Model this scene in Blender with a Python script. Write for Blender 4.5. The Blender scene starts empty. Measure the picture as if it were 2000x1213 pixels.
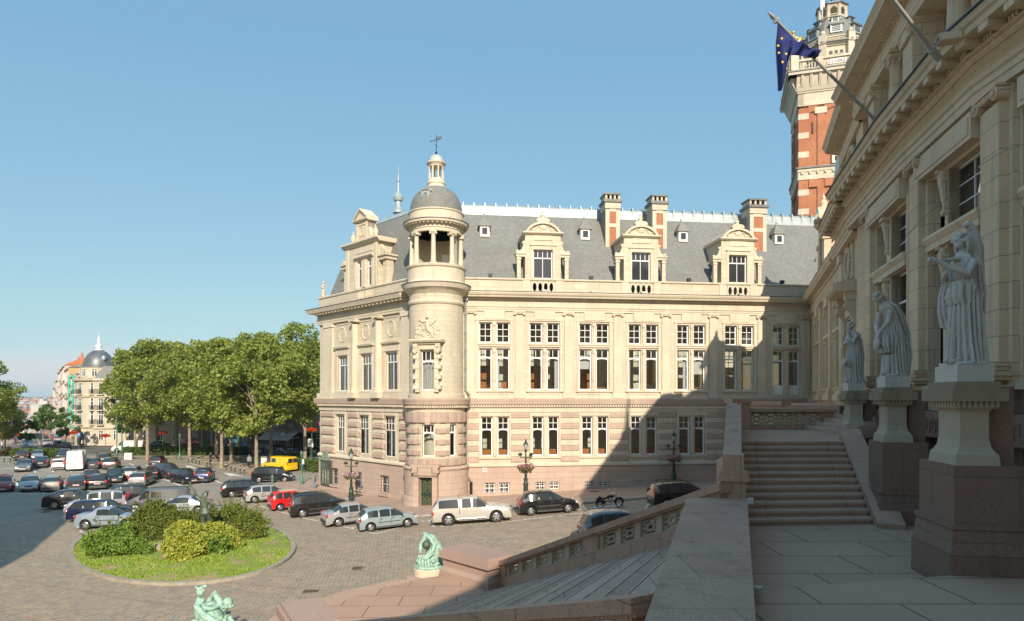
import bpy,math,random
from math import sin,cos,pi,sqrt,atan2,radians as R,floor
from mathutils import Vector,Matrix,noise as mnoise
SC=bpy.context.scene
COL=SC.collection
FPX,CX,HY,EYE=1300.0,1000.0,778.0,9.1
cam_d=bpy.data.cameras.new("camera")
cam_d.sensor_width=36.0
cam_d.lens=36.0*FPX/2000.0
cam_d.shift_y=(HY-606.5)/2000.0
cam_d.clip_start,cam_d.clip_end=0.1,12000.0
cam=bpy.data.objects.new("camera",cam_d)
cam.location=(0,0,EYE)
cam.rotation_euler=(R(90),0,0)
COL.objects.link(cam)
SC.camera=cam
SUN_EL,SUN_AZ=R(29.5),R(8.5)
sdir=Vector((sin(SUN_AZ)*cos(SUN_EL),-cos(SUN_AZ)*cos(SUN_EL),sin(SUN_EL)))
wd=bpy.data.worlds.new("World");SC.world=wd;wd.use_nodes=True
nt=wd.node_tree;bgn=nt.nodes["Background"]
sky=nt.nodes.new("ShaderNodeTexSky");sky.sky_type='NISHITA';sky.sun_disc=False
sky.sun_elevation=SUN_EL;sky.sun_rotation=atan2(sdir.x,sdir.y)
sky.altitude=50;sky.air_density=1.0;sky.dust_density=0.6;sky.ozone_density=1.0
_sp=nt.nodes.new("ShaderNodeSeparateColor");_cb=nt.nodes.new("ShaderNodeCombineColor");nt.links.new(sky.outputs[0],_sp.inputs[0])
for _i,(_g,_k)in enumerate(((0.58,0.975),(0.42,1.73),(0.21,2.86))):
 _p=nt.nodes.new("ShaderNodeMath");_p.operation='POWER';_m=nt.nodes.new("ShaderNodeMath");_m.operation='MULTIPLY'
 _f=nt.nodes.new("ShaderNodeMath");_f.operation='MAXIMUM';nt.links.new(_sp.outputs[_i],_f.inputs[0]);_f.inputs[1].default_value=(1.45,2.3,3.6)[_i];nt.links.new(_f.outputs[0],_p.inputs[0]);_p.inputs[1].default_value=_g;nt.links.new(_p.outputs[0],_m.inputs[0]);_m.inputs[1].default_value=_k
 _a=nt.nodes.new("ShaderNodeMath");_a.operation='SUBTRACT';nt.links.new(_sp.outputs[_i],_a.inputs[0]);_a.inputs[1].default_value=(6.5,8.5,9.5)[_i]
 _b=nt.nodes.new("ShaderNodeMath");_b.operation='MAXIMUM';nt.links.new(_a.outputs[0],_b.inputs[0]);_b.inputs[1].default_value=0.0
 _c=nt.nodes.new("ShaderNodeMath");_c.operation='MULTIPLY_ADD';nt.links.new(_b.outputs[0],_c.inputs[0]);_c.inputs[1].default_value=0.8;nt.links.new(_m.outputs[0],_c.inputs[2]);nt.links.new(_c.outputs[0],_cb.inputs[_i])
nt.links.new(_cb.outputs[0],bgn.inputs[0]);bgn.inputs[1].default_value=0.12
sl=bpy.data.lights.new("sun",'SUN');sl.energy=4.05;sl.angle=R(0.55);sl.color=(1.0,0.86,0.70)
so=bpy.data.objects.new("sun",sl);so.rotation_euler=sdir.to_track_quat('Z','Y').to_euler();so.location=(0,-30,60)
COL.objects.link(so)
SC.view_settings.view_transform='Standard';SC.view_settings.look='None'
SC.view_settings.exposure=0.6;SC.view_settings.gamma=1.0
SC.render.engine='CYCLES'
SC.cycles.max_bounces=7;SC.cycles.diffuse_bounces=5;SC.cycles.glossy_bounces=3
SC.cycles.transparent_max_bounces=12;SC.cycles.transmission_bounces=3
SC.cycles.use_denoising=True;SC.cycles.sample_clamp_indirect=6.0
SC.cycles.caustics_reflective=False;SC.cycles.caustics_refractive=False
def X_of(px,y):return(px-CX)/FPX*y
def Z_of(py,y):return EYE+(HY-py)/FPX*y
def gz(x,y):
 """height of the ground: flat square, rising to the right, the street drops away far behind"""
 t=0.054*(x+17.3)
 z=t if t>0.15 else(0.0 if t<-0.15 else(t+0.15)**2/0.6)
 if y<40 or x>40:z=min(z,1.7)
 z=min(z,2.4)
 if y>132:z-=0.045*(min(y,700)-132)
 return z
def ground_at(px,py):
 y=9.0*FPX/(py-HY)
 for _ in range(14):
  y=(EYE-gz(X_of(px,y),y))*FPX/(py-HY)
 return X_of(px,y),y,gz(X_of(px,y),y)
class Fr:
 """facade frame: u along the wall, w outwards, z up"""
 def __init__(s,p0,p1):
  s.o=Vector((p0[0],p0[1]));d=Vector((p1[0]-p0[0],p1[1]-p0[1]));s.L=d.length
  s.u=d/s.L;s.n=Vector((s.u.y,-s.u.x));s.ang=atan2(s.u.y,s.u.x)
 def p(s,u,w,z):return Vector((s.o.x+s.u.x*u+s.n.x*w,s.o.y+s.u.y*u+s.n.y*w,z))
 def upx(s,px,w=0.0):
  k=(px-CX)/FPX;ox,oy=s.o.x+s.n.x*w,s.o.y+s.n.y*w
  return(k*oy-ox)/(s.u.x-k*s.u.y)
 def depth(s,u,w=0.0):return s.o.y+s.u.y*u+s.n.y*w
 def zpy(s,px,py,w=0.0):return Z_of(py,s.depth(s.upx(px,w),w))
 def sub(s,u,w=0.0):
  q=s.p(u,w,0);r=s.p(u+1,w,0);f=Fr((q.x,q.y),(r.x,r.y));return f
ID=Fr((0,0),(1,0));ID.n=Vector((0,1))
class MB:
 def __init__(s):s.v=[];s.f=[];s.m=[]
 def add(s,pts,faces,mi=0):
  b=len(s.v);s.v.extend([tuple(p)for p in pts]);s.f.extend([tuple(b+i for i in fc)for fc in faces]);s.m.extend([mi]*len(faces));return s
 def poly(s,pts,mi=0):return s.add(pts,[tuple(range(len(pts)))],mi)
 def box(s,fr,u0,u1,w0,w1,z0,z1,mi=0):
  p=fr.p;P=[p(u0,w0,z0),p(u1,w0,z0),p(u1,w1,z0),p(u0,w1,z0),p(u0,w0,z1),p(u1,w0,z1),p(u1,w1,z1),p(u0,w1,z1)]
  return s.add(P,[(0,1,2,3),(4,5,6,7),(0,1,5,4),(1,2,6,5),(2,3,7,6),(3,0,4,7)],mi)
 def cbox(s,fr,u0,u1,w0,w1,z0,z1,c=0.03,mi=0):
  """box whose outer face (w1) is chamfered on all four edges"""
  p=fr.p
  P=[p(u0,w0,z0),p(u1,w0,z0),p(u1,w0,z1),p(u0,w0,z1),p(u0,w1-c,z0),p(u1,w1-c,z0),p(u1,w1-c,z1),p(u0,w1-c,z1),p(u0+c,w1,z0+c),p(u1-c,w1,z0+c),p(u1-c,w1,z1-c),p(u0+c,w1,z1-c)]
  F=[(0,1,2,3),(8,9,10,11)]
  for a in range(4):F+=[(a,(a+1)%4,4+(a+1)%4,4+a),(4+a,4+(a+1)%4,8+(a+1)%4,8+a)]
  return s.add(P,F,mi)
 def prism(s,fr,out,w0,w1,mi=0):
  n=len(out);P=[fr.p(u,w0,z)for u,z in out]+[fr.p(u,w1,z)for u,z in out]
  return s.add(P,[tuple(range(n)),tuple(range(n,2*n))]+[(i,(i+1)%n,n+(i+1)%n,n+i)for i in range(n)],mi)
 def uprism(s,fr,out,u0,u1,mi=0):
  """outline in (w,z), extruded along u"""
  n=len(out);P=[fr.p(u0,w,z)for w,z in out]+[fr.p(u1,w,z)for w,z in out]
  return s.add(P,[tuple(range(n)),tuple(range(n,2*n))]+[(i,(i+1)%n,n+(i+1)%n,n+i)for i in range(n)],mi)
 def hprism(s,pts,z0,z1,mi=0):
  n=len(pts);P=[(x,y,z0)for x,y in pts]+[(x,y,z1)for x,y in pts]
  return s.add(P,[tuple(range(n)),tuple(range(n,2*n))]+[(i,(i+1)%n,n+(i+1)%n,n+i)for i in range(n)],mi)
 def sweep(s,path,prof,mi=0,cap=True,closed=False):
  """path [(x,y)]; profile [(w,z)], w to the right hand of the walking direction"""
  n=len(path);N=[]
  for i in range(n):
   a=path[i-1]if(i>0 or closed)else None;c=path[(i+1)%n]if(i<n-1 or closed)else None;b=path[i]
   ds=[]
   if a is not None:ds.append(Vector((b[0]-a[0],b[1]-a[1])).normalized())
   if c is not None:ds.append(Vector((c[0]-b[0],c[1]-b[1])).normalized())
   ns=[Vector((d.y,-d.x))for d in ds]
   if len(ns)==2:
    m=(ns[0]+ns[1]);m=m/max(0.25,(1+ns[0].dot(ns[1])))
   else:m=ns[0]
   N.append(m)
  k=len(prof);P=[]
  for i in range(n):
   zz=path[i][2]if len(path[i])>2 else 0
   for w,z in prof:P.append((path[i][0]+N[i].x*w,path[i][1]+N[i].y*w,z+zz))
  F=[]
  for i in range(n if closed else n-1):
   j=(i+1)%n
   for q in range(k):F.append((i*k+q,i*k+(q+1)%k,j*k+(q+1)%k,j*k+q))
  if cap and not closed:F+=[tuple(range(k)),tuple((n-1)*k+q for q in range(k))]
  return s.add(P,F,mi)
 def lathe(s,c,prof,n=24,a0=0.0,a1=2*pi,mi=0,sx=1.0,sy=1.0):
  full=abs(a1-a0-2*pi)<1e-6;m=n if full else n+1;k=len(prof);P=[]
  z0=c[2]if len(c)>2 else 0
  for i in range(m):
   a=a0+(a1-a0)*i/n
   for r,z in prof:P.append((c[0]+r*cos(a)*sx,c[1]+r*sin(a)*sy,z0+z))
  F=[]
  for i in range(n):
   j=(i+1)%m
   for q in range(k-1):F.append((i*k+q,j*k+q,j*k+q+1,i*k+q+1))
  if full:
   if prof[0][0]>1e-4:F.append(tuple(i*k for i in range(m)))
   if prof[-1][0]>1e-4:F.append(tuple(i*k+k-1 for i in range(m)))
  return s.add(P,F,mi)
 def tube(s,pts,rad,n=8,mi=0,cap=True):
  pts=[Vector(p)for p in pts];k=len(pts)
  if not hasattr(rad,'__len__'):rad=[rad]*k
  P=[];prev=None
  for i in range(k):
   d=(pts[min(i+1,k-1)]-pts[max(i-1,0)]).normalized()
   a=prev if prev is not None else(Vector((0,0,1))if abs(d.z)<0.9 else Vector((1,0,0)))
   e1=a-d*a.dot(d)
   if e1.length<1e-5:e1=d.orthogonal()
   e1.normalize();prev=e1;e2=d.cross(e1)
   for q in range(n):
    t=2*pi*q/n;P.append(pts[i]+(e1*cos(t)+e2*sin(t))*rad[i])
  F=[(i*n+q,i*n+(q+1)%n,(i+1)*n+(q+1)%n,(i+1)*n+q)for i in range(k-1)for q in range(n)]
  if cap:F+=[tuple(range(n)),tuple((k-1)*n+q for q in range(n))]
  return s.add(P,F,mi)
 def ball(s,c,r,n=12,mi=0,rot=None):
  if not hasattr(r,'__len__'):r=(r,r,r)
  m=max(4,n//2);P=[]
  for i in range(m+1):
   t=pi*i/m
   for q in range(n):
    a=2*pi*q/n;v=Vector((r[0]*sin(t)*cos(a),r[1]*sin(t)*sin(a),r[2]*cos(t)))
    if rot is not None:v=rot@v
    P.append(v+Vector(c))
  F=[(i*n+q,i*n+(q+1)%n,(i+1)*n+(q+1)%n,(i+1)*n+q)for i in range(m)for q in range(n)]
  return s.add(P,F,mi)
 def mesh(s,name,off=(0,0,0),smooth=35):
  me=bpy.data.meshes.new(name);ox,oy,oz=off
  me.from_pydata([(x-ox,y-oy,z-oz)for x,y,z in s.v],[],s.f)
  me.validate();me.update()
  if len(me.polygons)==len(s.m):me.polygons.foreach_set("material_index",s.m)
  uv=me.uv_layers.new(name="UVMap").data
  vs=[(x,y,z)for x,y,z in s.v]
  for p in me.polygons:
   nx,ny,nz=p.normal;h=sqrt(nx*nx+ny*ny)
   if h>0.35:
    tx,ty=-ny/h,nx/h
    for li in p.loop_indices:
     co=vs[me.loops[li].vertex_index];uv[li].uv=(co[0]*tx+co[1]*ty,co[2]/max(h,0.4))
   else:
    for li in p.loop_indices:
     co=vs[me.loops[li].vertex_index];uv[li].uv=(co[0],co[1])
  if smooth:
   me.polygons.foreach_set("use_smooth",[True]*len(me.polygons));me.set_sharp_from_angle(angle=R(smooth))
  return me
 def build(s,name,mats,parent=None,smooth=35,fix=True):
  off=wloc(parent)
  me=s.mesh(name,off,smooth)
  if fix and len(s.f)<60000:
   import bmesh
   bm=bmesh.new();bm.from_mesh(me);bmesh.ops.recalc_face_normals(bm,faces=bm.faces);bm.to_mesh(me);bm.free()
  for m in(mats if isinstance(mats,(list,tuple))else[mats]):me.materials.append(m)
  return link(name,me,parent)
def link(name,me,parent=None,loc=None,rz=None):
 o=bpy.data.objects.new(name,me);COL.objects.link(o)
 if parent is not None:o.parent=parent
 if loc is not None:o.location=loc
 if rz is not None:o.rotation_euler=(0,0,rz)
 return o
def wloc(o):
 v=Vector((0,0,0))
 while o is not None:v=v+o.location;o=o.parent
 return v
def tag(o,label=None,cat=None,group=None,kind=None):
 if label:o["label"]=label
 if cat:o["category"]=cat
 if group:o["group"]=group
 if kind:o["kind"]=kind
 return o
def thing(name,loc,label,cat,group=None):
 o=bpy.data.objects.new(name,None);o.location=loc;o.empty_display_size=0.3;COL.objects.link(o)
 return tag(o,label,cat,group)
KIDS={}
def kids(o):
 return[c for c in o.children]
def copy_tree(o,loc=None,rz=None,label=None,parent=None,_k=None):
 if _k is None:
  _k={}
  for q in COL.objects:
   if q.parent:_k.setdefault(q.parent.name,[]).append(q)
 c=o.copy();COL.objects.link(c)
 if parent is not None:c.parent=parent
 if loc is not None:c.location=loc
 if rz is not None:c.rotation_euler=(0,0,rz)
 if label:c["label"]=label
 for ch in _k.get(o.name,[]):copy_tree(ch,parent=c,_k=_k)
 return c
def lerp_tab(tab,x):
 if x<=tab[0][0]:return tab[0][1]
 for(a,b),(c,d)in zip(tab,tab[1:]):
  if x<=c:t=(x-a)/max(1e-6,c-a);return b+(d-b)*t
 return tab[-1][1]
MATS={}
def nm(name):
 m=bpy.data.materials.new(name);m.use_nodes=True;MATS[name]=m
 return m,m.node_tree,m.node_tree.nodes["Principled BSDF"]
def N(t,typ,**kw):
 n=t.nodes.new(typ)
 for k,v in kw.items():
  if k in n.inputs:n.inputs[k].default_value=v
  else:setattr(n,k,v)
 return n
def C4(c):return(c[0],c[1],c[2],1.0)
def mixc(t,fac,a,b,mode='MIX'):
 n=t.nodes.new("ShaderNodeMix");n.data_type='RGBA';n.blend_type=mode
 for sock,val in((n.inputs[0],fac),(n.inputs[6],a),(n.inputs[7],b)):
  if hasattr(val,'links')or isinstance(val,bpy.types.NodeSocket):t.links.new(val,sock)
  else:sock.default_value=val if not isinstance(val,tuple)or len(val)==4 else C4(val)
 return n.outputs[2]
def ramp(t,src,p0,p1,c0=(0,0,0,1),c1=(1,1,1,1)):
 n=t.nodes.new("ShaderNodeValToRGB");n.color_ramp.elements[0].position=p0;n.color_ramp.elements[1].position=p1
 n.color_ramp.elements[0].color=c0;n.color_ramp.elements[1].color=c1
 t.links.new(src,n.inputs[0]);return n.outputs[0]
def noise_tex(t,scale,detail=4.0,rough=0.55,vec=None):
 n=N(t,"ShaderNodeTexNoise");n.inputs["Scale"].default_value=scale;n.inputs["Detail"].default_value=detail;n.inputs["Roughness"].default_value=rough
 if vec is not None:t.links.new(vec,n.inputs["Vector"])
 return n.outputs[0]
def worldpos(t):return N(t,"ShaderNodeNewGeometry").outputs["Position"]
def uvv(t):return N(t,"ShaderNodeTexCoord").outputs["UV"]
def bump(t,p,src,strength=0.3,dist=0.02):
 b=N(t,"ShaderNodeBump");b.inputs["Strength"].default_value=strength;b.inputs["Distance"].default_value=dist
 t.links.new(src,b.inputs["Height"]);t.links.new(b.outputs[0],p.inputs["Normal"])
def plain(name,col,rough=0.6,metal=0.0,coat=0.0,spec=0.5,var=0.0,vs=3.0,bmp=0.0,bs=20.0):
 m,t,p=nm(name)
 p.inputs["Base Color"].default_value=C4(col);p.inputs["Roughness"].default_value=rough;p.inputs["Metallic"].default_value=metal
 p.inputs["Specular IOR Level"].default_value=spec
 if coat:p.inputs["Coat Weight"].default_value=coat;p.inputs["Coat Roughness"].default_value=0.06
 if var:
  f=noise_tex(t,vs,5,0.6,worldpos(t))
  t.links.new(mixc(t,ramp(t,f,0.3,0.7),tuple(c*(1-var)for c in col),tuple(min(1,c*(1+var))for c in col)),p.inputs["Base Color"])
 if bmp:bump(t,p,noise_tex(t,bs,4,0.6,worldpos(t)),bmp,0.02)
 return m
def masonry(name,c1,c2,mortar,bw=1.1,rh=0.42,ms=0.012,rough=0.85,stain=0.25,stainc=(0.12,0.10,0.08),speck=0.0,speckc=(0.1,0.08,0.07),bstr=0.35,fine=14.0,offs=0.5,sq=(1,1),streak=True,bdist=0.015):
 m,t,p=nm(name)
 uv=uvv(t);br=N(t,"ShaderNodeTexBrick");br.offset=offs
 t.links.new(uv,br.inputs["Vector"])
 br.inputs["Scale"].default_value=1.0;br.inputs["Brick Width"].default_value=bw;br.inputs["Row Height"].default_value=rh
 br.inputs["Mortar Size"].default_value=ms;br.inputs["Mortar Smooth"].default_value=0.3;br.inputs["Bias"].default_value=0.0
 br.inputs["Color1"].default_value=C4(c1);br.inputs["Color2"].default_value=C4(c2);br.inputs["Mortar"].default_value=C4(mortar)
 pos=worldpos(t)
 big=noise_tex(t,0.35,5,0.6,pos);fn=noise_tex(t,fine,6,0.7,pos)
 col=mixc(t,ramp(t,big,0.35,0.75),br.outputs["Color"],mixc(t,0.5,br.outputs["Color"],tuple(c*0.78 for c in c2)))
 col=mixc(t,ramp(t,fn,0.2,0.8),mixc(t,1.0,col,(0.86,0.86,0.86),'MULTIPLY'),mixc(t,1.0,col,(1.08,1.08,1.08),'MULTIPLY'))
 if streak and stain>0:
  mp=N(t,"ShaderNodeMapping");mp.inputs["Scale"].default_value=(2.2,2.2,0.22);t.links.new(pos,mp.inputs["Vector"])
  st=noise_tex(t,1.0,6,0.65,mp.outputs[0])
  f=N(t,"ShaderNodeMath",operation='MULTIPLY');t.links.new(ramp(t,st,0.52,0.78),f.inputs[0]);f.inputs[1].default_value=stain
  col=mixc(t,f.outputs[0],col,stainc)
 if speck>0:
  sp=noise_tex(t,55.0,2,0.5,pos)
  f=N(t,"ShaderNodeMath",operation='MULTIPLY');t.links.new(ramp(t,sp,0.52,0.66),f.inputs[0]);f.inputs[1].default_value=speck
  col=mixc(t,f.outputs[0],col,speckc)
  sp2=noise_tex(t,38.0,2,0.5,pos)
  f2=N(t,"ShaderNodeMath",operation='MULTIPLY');t.links.new(ramp(t,sp2,0.58,0.7),f2.inputs[0]);f2.inputs[1].default_value=speck*0.5
  col=mixc(t,f2.outputs[0],col,tuple(min(1,c*1.5)for c in c1))
 t.links.new(col,p.inputs["Base Color"]);p.inputs["Roughness"].default_value=rough;p.inputs["Specular IOR Level"].default_value=0.25
 hm=mixc(t,0.25,br.outputs["Fac"],fn)
 iv=N(t,"ShaderNodeInvert");t.links.new(br.outputs["Fac"],iv.inputs["Color"])
 hh=mixc(t,0.25,iv.outputs[0],fn)
 bump(t,p,hh,bstr,bdist)
 return m
CREAM=masonry("cream_limestone",(0.66,0.595,0.465),(0.58,0.515,0.39),(0.42,0.37,0.28),1.15,0.40,0.014,stain=0.38,stainc=(0.27,0.23,0.17),bstr=0.2)
CREAM2=masonry("cream_trim",(0.68,0.61,0.475),(0.63,0.56,0.43),(0.54,0.48,0.36),1.6,0.8,0.006,stain=0.42,stainc=(0.24,0.20,0.15),bstr=0.15)
GREYST=masonry("weathered_limestone",(0.74,0.585,0.395),(0.64,0.50,0.335),(0.28,0.22,0.15),1.25,0.62,0.010,stain=0.60,stainc=(0.22,0.175,0.125),bstr=0.35)
GREYTR=masonry("weathered_trim",(0.72,0.59,0.42),(0.66,0.54,0.38),(0.36,0.29,0.21),1.4,1.2,0.006,stain=0.45,stainc=(0.18,0.15,0.12),bstr=0.3)
YELST=masonry("yellow_frieze_stone",(0.62,0.48,0.27),(0.57,0.44,0.25),(0.34,0.27,0.17),1.5,0.9,0.008,stain=0.4,stainc=(0.16,0.12,0.08))
PINK=masonry("pink_granite",(0.56,0.435,0.355),(0.49,0.375,0.305),(0.30,0.23,0.185),1.5,0.48,0.014,stain=0.25,stainc=(0.25,0.18,0.14),speck=0.2,speckc=(0.22,0.16,0.13),bstr=0.3)
PINKR=masonry("rough_pink_stone",(0.53,0.40,0.33),(0.45,0.345,0.28),(0.3,0.22,0.18),3.0,3.0,0.004,stain=0.3,stainc=(0.22,0.16,0.13),speck=0.3,speckc=(0.2,0.15,0.12),bstr=1.0,fine=7.0,bdist=0.06)
GRANITE=masonry("dark_pink_granite",(0.56,0.365,0.265),(0.49,0.315,0.23),(0.17,0.12,0.09),2.6,1.3,0.008,rough=0.75,stain=0.45,stainc=(0.07,0.055,0.045),speck=0.55,speckc=(0.09,0.065,0.055),bstr=0.35,fine=30.0)
DARKGR=masonry("shaded_dark_granite",(0.32,0.20,0.145),(0.27,0.17,0.125),(0.12,0.08,0.06),2.6,1.3,0.006,rough=0.75,stain=0.45,stainc=(0.06,0.05,0.04),speck=0.55,speckc=(0.08,0.06,0.05),bstr=0.35,fine=30.0)  # same granite as the parapet, its colour darkened for the shade below the front
STEPM=masonry("worn_granite_steps",(0.58,0.405,0.305),(0.52,0.36,0.27),(0.22,0.15,0.11),2.2,30.0,0.012,rough=0.8,stain=0.3,stainc=(0.16,0.12,0.10),speck=0.35,speckc=(0.17,0.125,0.105),bstr=0.3,fine=24.0)
SLABM=masonry("granite_slabs",(0.54,0.36,0.26),(0.48,0.315,0.225),(0.13,0.105,0.06),2.2,1.35,0.022,rough=0.8,stain=0.0,speck=0.35,speckc=(0.17,0.13,0.11),bstr=0.4,fine=24.0)
PAVM=masonry("pavement_slabs",(0.50,0.37,0.29),(0.44,0.325,0.255),(0.22,0.17,0.13),1.7,1.1,0.02,stain=0.2,stainc=(0.25,0.19,0.15),streak=True)
SLATE=masonry("slate_tiles",(0.26,0.268,0.25),(0.205,0.212,0.20),(0.10,0.10,0.095),0.26,0.19,0.006,rough=0.6,stain=0.25,stainc=(0.22,0.22,0.20),bstr=0.8,fine=8)
SLATEL=masonry("pale_slate",(0.30,0.295,0.27),(0.25,0.25,0.23),(0.12,0.12,0.11),0.3,0.2,0.01,rough=0.6,stain=0.25,stainc=(0.35,0.35,0.32),bstr=0.6,fine=8)
BRICK=masonry("orange_brick",(0.50,0.20,0.09),(0.36,0.12,0.055),(0.42,0.28,0.19),0.24,0.085,0.012,stain=0.45,stainc=(0.25,0.10,0.06),bstr=0.4)
BRICKR=masonry("red_house_brick",(0.45,0.17,0.10),(0.38,0.14,0.08),(0.42,0.3,0.24),0.3,0.10,0.012)
TOWST=masonry("tower_stone",(0.62,0.57,0.46),(0.56,0.51,0.40),(0.4,0.36,0.29),1.2,0.5,0.01,stain=0.3,stainc=(0.2,0.18,0.15))
MARBLE=masonry("grey_white_marble",(0.60,0.575,0.52),(0.57,0.55,0.50),(0.57,0.55,0.50),9,9,0.0005,rough=0.6,stain=0.45,stainc=(0.20,0.20,0.19),bstr=0.15,fine=9)
MOSSY=masonry("mossy_stone",(0.38,0.30,0.205),(0.32,0.25,0.17),(0.13,0.11,0.07),2.5,1.5,0.006,stain=0.8,stainc=(0.035,0.034,0.022),bstr=0.5)
PEDST=masonry("pedestal_limestone",(0.52,0.435,0.32),(0.48,0.40,0.295),(0.44,0.37,0.27),9,9,0.001,stain=0.5,stainc=(0.17,0.155,0.12),bstr=0.2,fine=16)
ZINC=plain("zinc_sheet",(0.36,0.42,0.42),0.45,0.2,var=0.18,vs=1.5)
LEAD=plain("dark_lead",(0.13,0.135,0.13),0.5,0.3,var=0.3,vs=2)
LEADL=plain("pale_lead",(0.45,0.47,0.43),0.5,0.15,var=0.15,vs=2)
DOME2=plain("grey_metal_dome",(0.14,0.155,0.165),0.42,0.3,var=0.25,vs=0.8)
WHITE=plain("white_paint",(0.78,0.78,0.76),0.4)
ROOMW=plain("room_wall_paint",(0.82,0.79,0.68),0.9,var=0.08)
ROOMF=plain("room_floor",(0.45,0.35,0.24),0.8)
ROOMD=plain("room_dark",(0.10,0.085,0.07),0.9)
DOORO=plain("varnished_door_wood",(0.50,0.20,0.05),0.45,var=0.25,vs=4)
CURT=plain("white_net_curtain",(0.72,0.72,0.76),0.9,var=0.06,vs=6)
IRON=plain("dark_green_iron",(0.035,0.065,0.05),0.45,0.3,var=0.2,vs=9)
IRONB=plain("black_iron",(0.025,0.027,0.028),0.5,0.2)
GREENP=plain("green_painted_post",(0.08,0.19,0.12),0.5,0.1)
PIPE=plain("grey_drainpipe",(0.30,0.31,0.30),0.5,0.3,var=0.2)
COPPER=plain("verdigris_bronze",(0.33,0.52,0.43),0.8,0.0,var=0.35,vs=7,bmp=0.6,bs=22)
BRONZE=plain("patinated_bronze",(0.11,0.14,0.10),0.5,0.35,var=0.5,vs=5,bmp=0.4,bs=18)
GOLD=plain("gilded_metal",(0.85,0.55,0.12),0.28,0.9)
BLACK=plain("black_plastic",(0.018,0.018,0.02),0.5)
RUBBER=plain("tyre_rubber",(0.022,0.022,0.024),0.8)
ALU=plain("alloy_metal",(0.55,0.56,0.57),0.3,0.8)
CHROME=plain("chrome",(0.75,0.76,0.77),0.12,1.0)
REDL=plain("red_lamp_glass",(0.55,0.02,0.015),0.15,coat=0.5)
CLEARL=plain("headlamp_glass",(0.62,0.66,0.68),0.1,0.3,coat=0.5)
PLATE=plain("number_plate",(0.72,0.70,0.68),0.5)
PLRED=plain("plate_red_lettering",(0.5,0.05,0.04),0.5)
TEAL=plain("teal_render",(0.06,0.42,0.32),0.7)
CLOTHB=plain("flag_blue_cloth",(0.012,0.022,0.13),0.8,var=0.15,vs=2)
STAR=plain("flag_yellow",(0.78,0.58,0.04),0.7)
POLEM=plain("flagpole_paint",(0.42,0.44,0.42),0.4,0.2)
AWN=plain("grey_awning_cloth",(0.50,0.54,0.54),0.8)
SOIL=plain("bare_soil",(0.22,0.15,0.09),0.95,var=0.3,vs=2)
def glassy(name,tint,gl=0.12,trans=0.75):
 m,t,p=nm(name);t.nodes.remove(p);out=t.nodes["Material Output"]
 tr=N(t,"ShaderNodeBsdfTransparent");tr.inputs[0].default_value=C4(tint)
 g=N(t,"ShaderNodeBsdfGlossy");g.inputs["Roughness"].default_value=0.03;g.inputs["Color"].default_value=(0.9,0.92,0.95,1)
 lw=N(t,"ShaderNodeLayerWeight");lw.inputs[0].default_value=0.35
 mr=N(t,"ShaderNodeMath",operation='MULTIPLY_ADD');t.links.new(lw.outputs["Fresnel"],mr.inputs[0]);mr.inputs[1].default_value=0.9;mr.inputs[2].default_value=gl
 mx=N(t,"ShaderNodeMixShader");t.links.new(mr.outputs[0],mx.inputs[0]);t.links.new(tr.outputs[0],mx.inputs[1]);t.links.new(g.outputs[0],mx.inputs[2])
 t.links.new(mx.outputs[0],out.inputs[0]);return m
GLASS=glassy("window_glass",(0.84,0.88,0.86),0.13)
DGLASS=plain("dark_window_glass",(0.035,0.04,0.045),0.06,0.0,spec=0.9)
CGLASS=plain("car_glass",(0.03,0.038,0.042),0.05,0.0,spec=0.9,coat=0.3)
def foliage(name,c1,c2,rough=0.55,tl=0.25,sc=1.3):
 m,t,p=nm(name)
 g=N(t,"ShaderNodeNewGeometry");
 f=noise_tex(t,sc,3,0.6,g.outputs["Position"]);
 a0=N(t,"ShaderNodeMath",operation='MULTIPLY_ADD');t.links.new(N(t,"ShaderNodeObjectInfo").outputs["Random"],a0.inputs[0]);a0.inputs[1].default_value=0.35;t.links.new(f,a0.inputs[2])
 a=N(t,"ShaderNodeMath",operation='ADD');t.links.new(a0.outputs[0],a.inputs[0]);t.links.new(g.outputs["Random Per Island"],a.inputs[1])
 b=N(t,"ShaderNodeMath",operation='MULTIPLY');t.links.new(a.outputs[0],b.inputs[0]);b.inputs[1].default_value=0.45
 col=mixc(t,ramp(t,b.outputs[0],0.25,0.75),c1,c2)
 t.links.new(col,p.inputs["Base Color"]);p.inputs["Roughness"].default_value=rough;p.inputs["Specular IOR Level"].default_value=0.35
 out=t.nodes["Material Output"];td=N(t,"ShaderNodeBsdfTranslucent");t.links.new(mixc(t,1.0,col,(1.2,1.35,0.6),'MULTIPLY'),td.inputs[0])
 mx=N(t,"ShaderNodeMixShader");mx.inputs[0].default_value=tl;t.links.new(p.outputs[0],mx.inputs[1]);t.links.new(td.outputs[0],mx.inputs[2]);t.links.new(mx.outputs[0],out.inputs[0])
 return m
LEAF=foliage("plane_tree_leaves",(0.12,0.165,0.025),(0.37,0.41,0.10),sc=0.5,tl=0.42)
LEAF2=foliage("street_tree_leaves",(0.045,0.10,0.025),(0.13,0.21,0.05))
LEAFY=foliage("variegated_leaves",(0.22,0.28,0.03),(0.50,0.50,0.09),sc=4)
LEAFO=foliage("olive_shrub_leaves",(0.085,0.125,0.02),(0.22,0.24,0.035),sc=2)
LEAFJ=foliage("juniper_needles",(0.09,0.17,0.02),(0.25,0.36,0.05),sc=2)
HEDGE=foliage("clipped_hedge_leaves",(0.045,0.095,0.018),(0.11,0.17,0.035),sc=2)
GRASSM=foliage("lawn_grass_blades",(0.14,0.25,0.025),(0.34,0.42,0.07),sc=0.8,tl=0.15)
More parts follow.
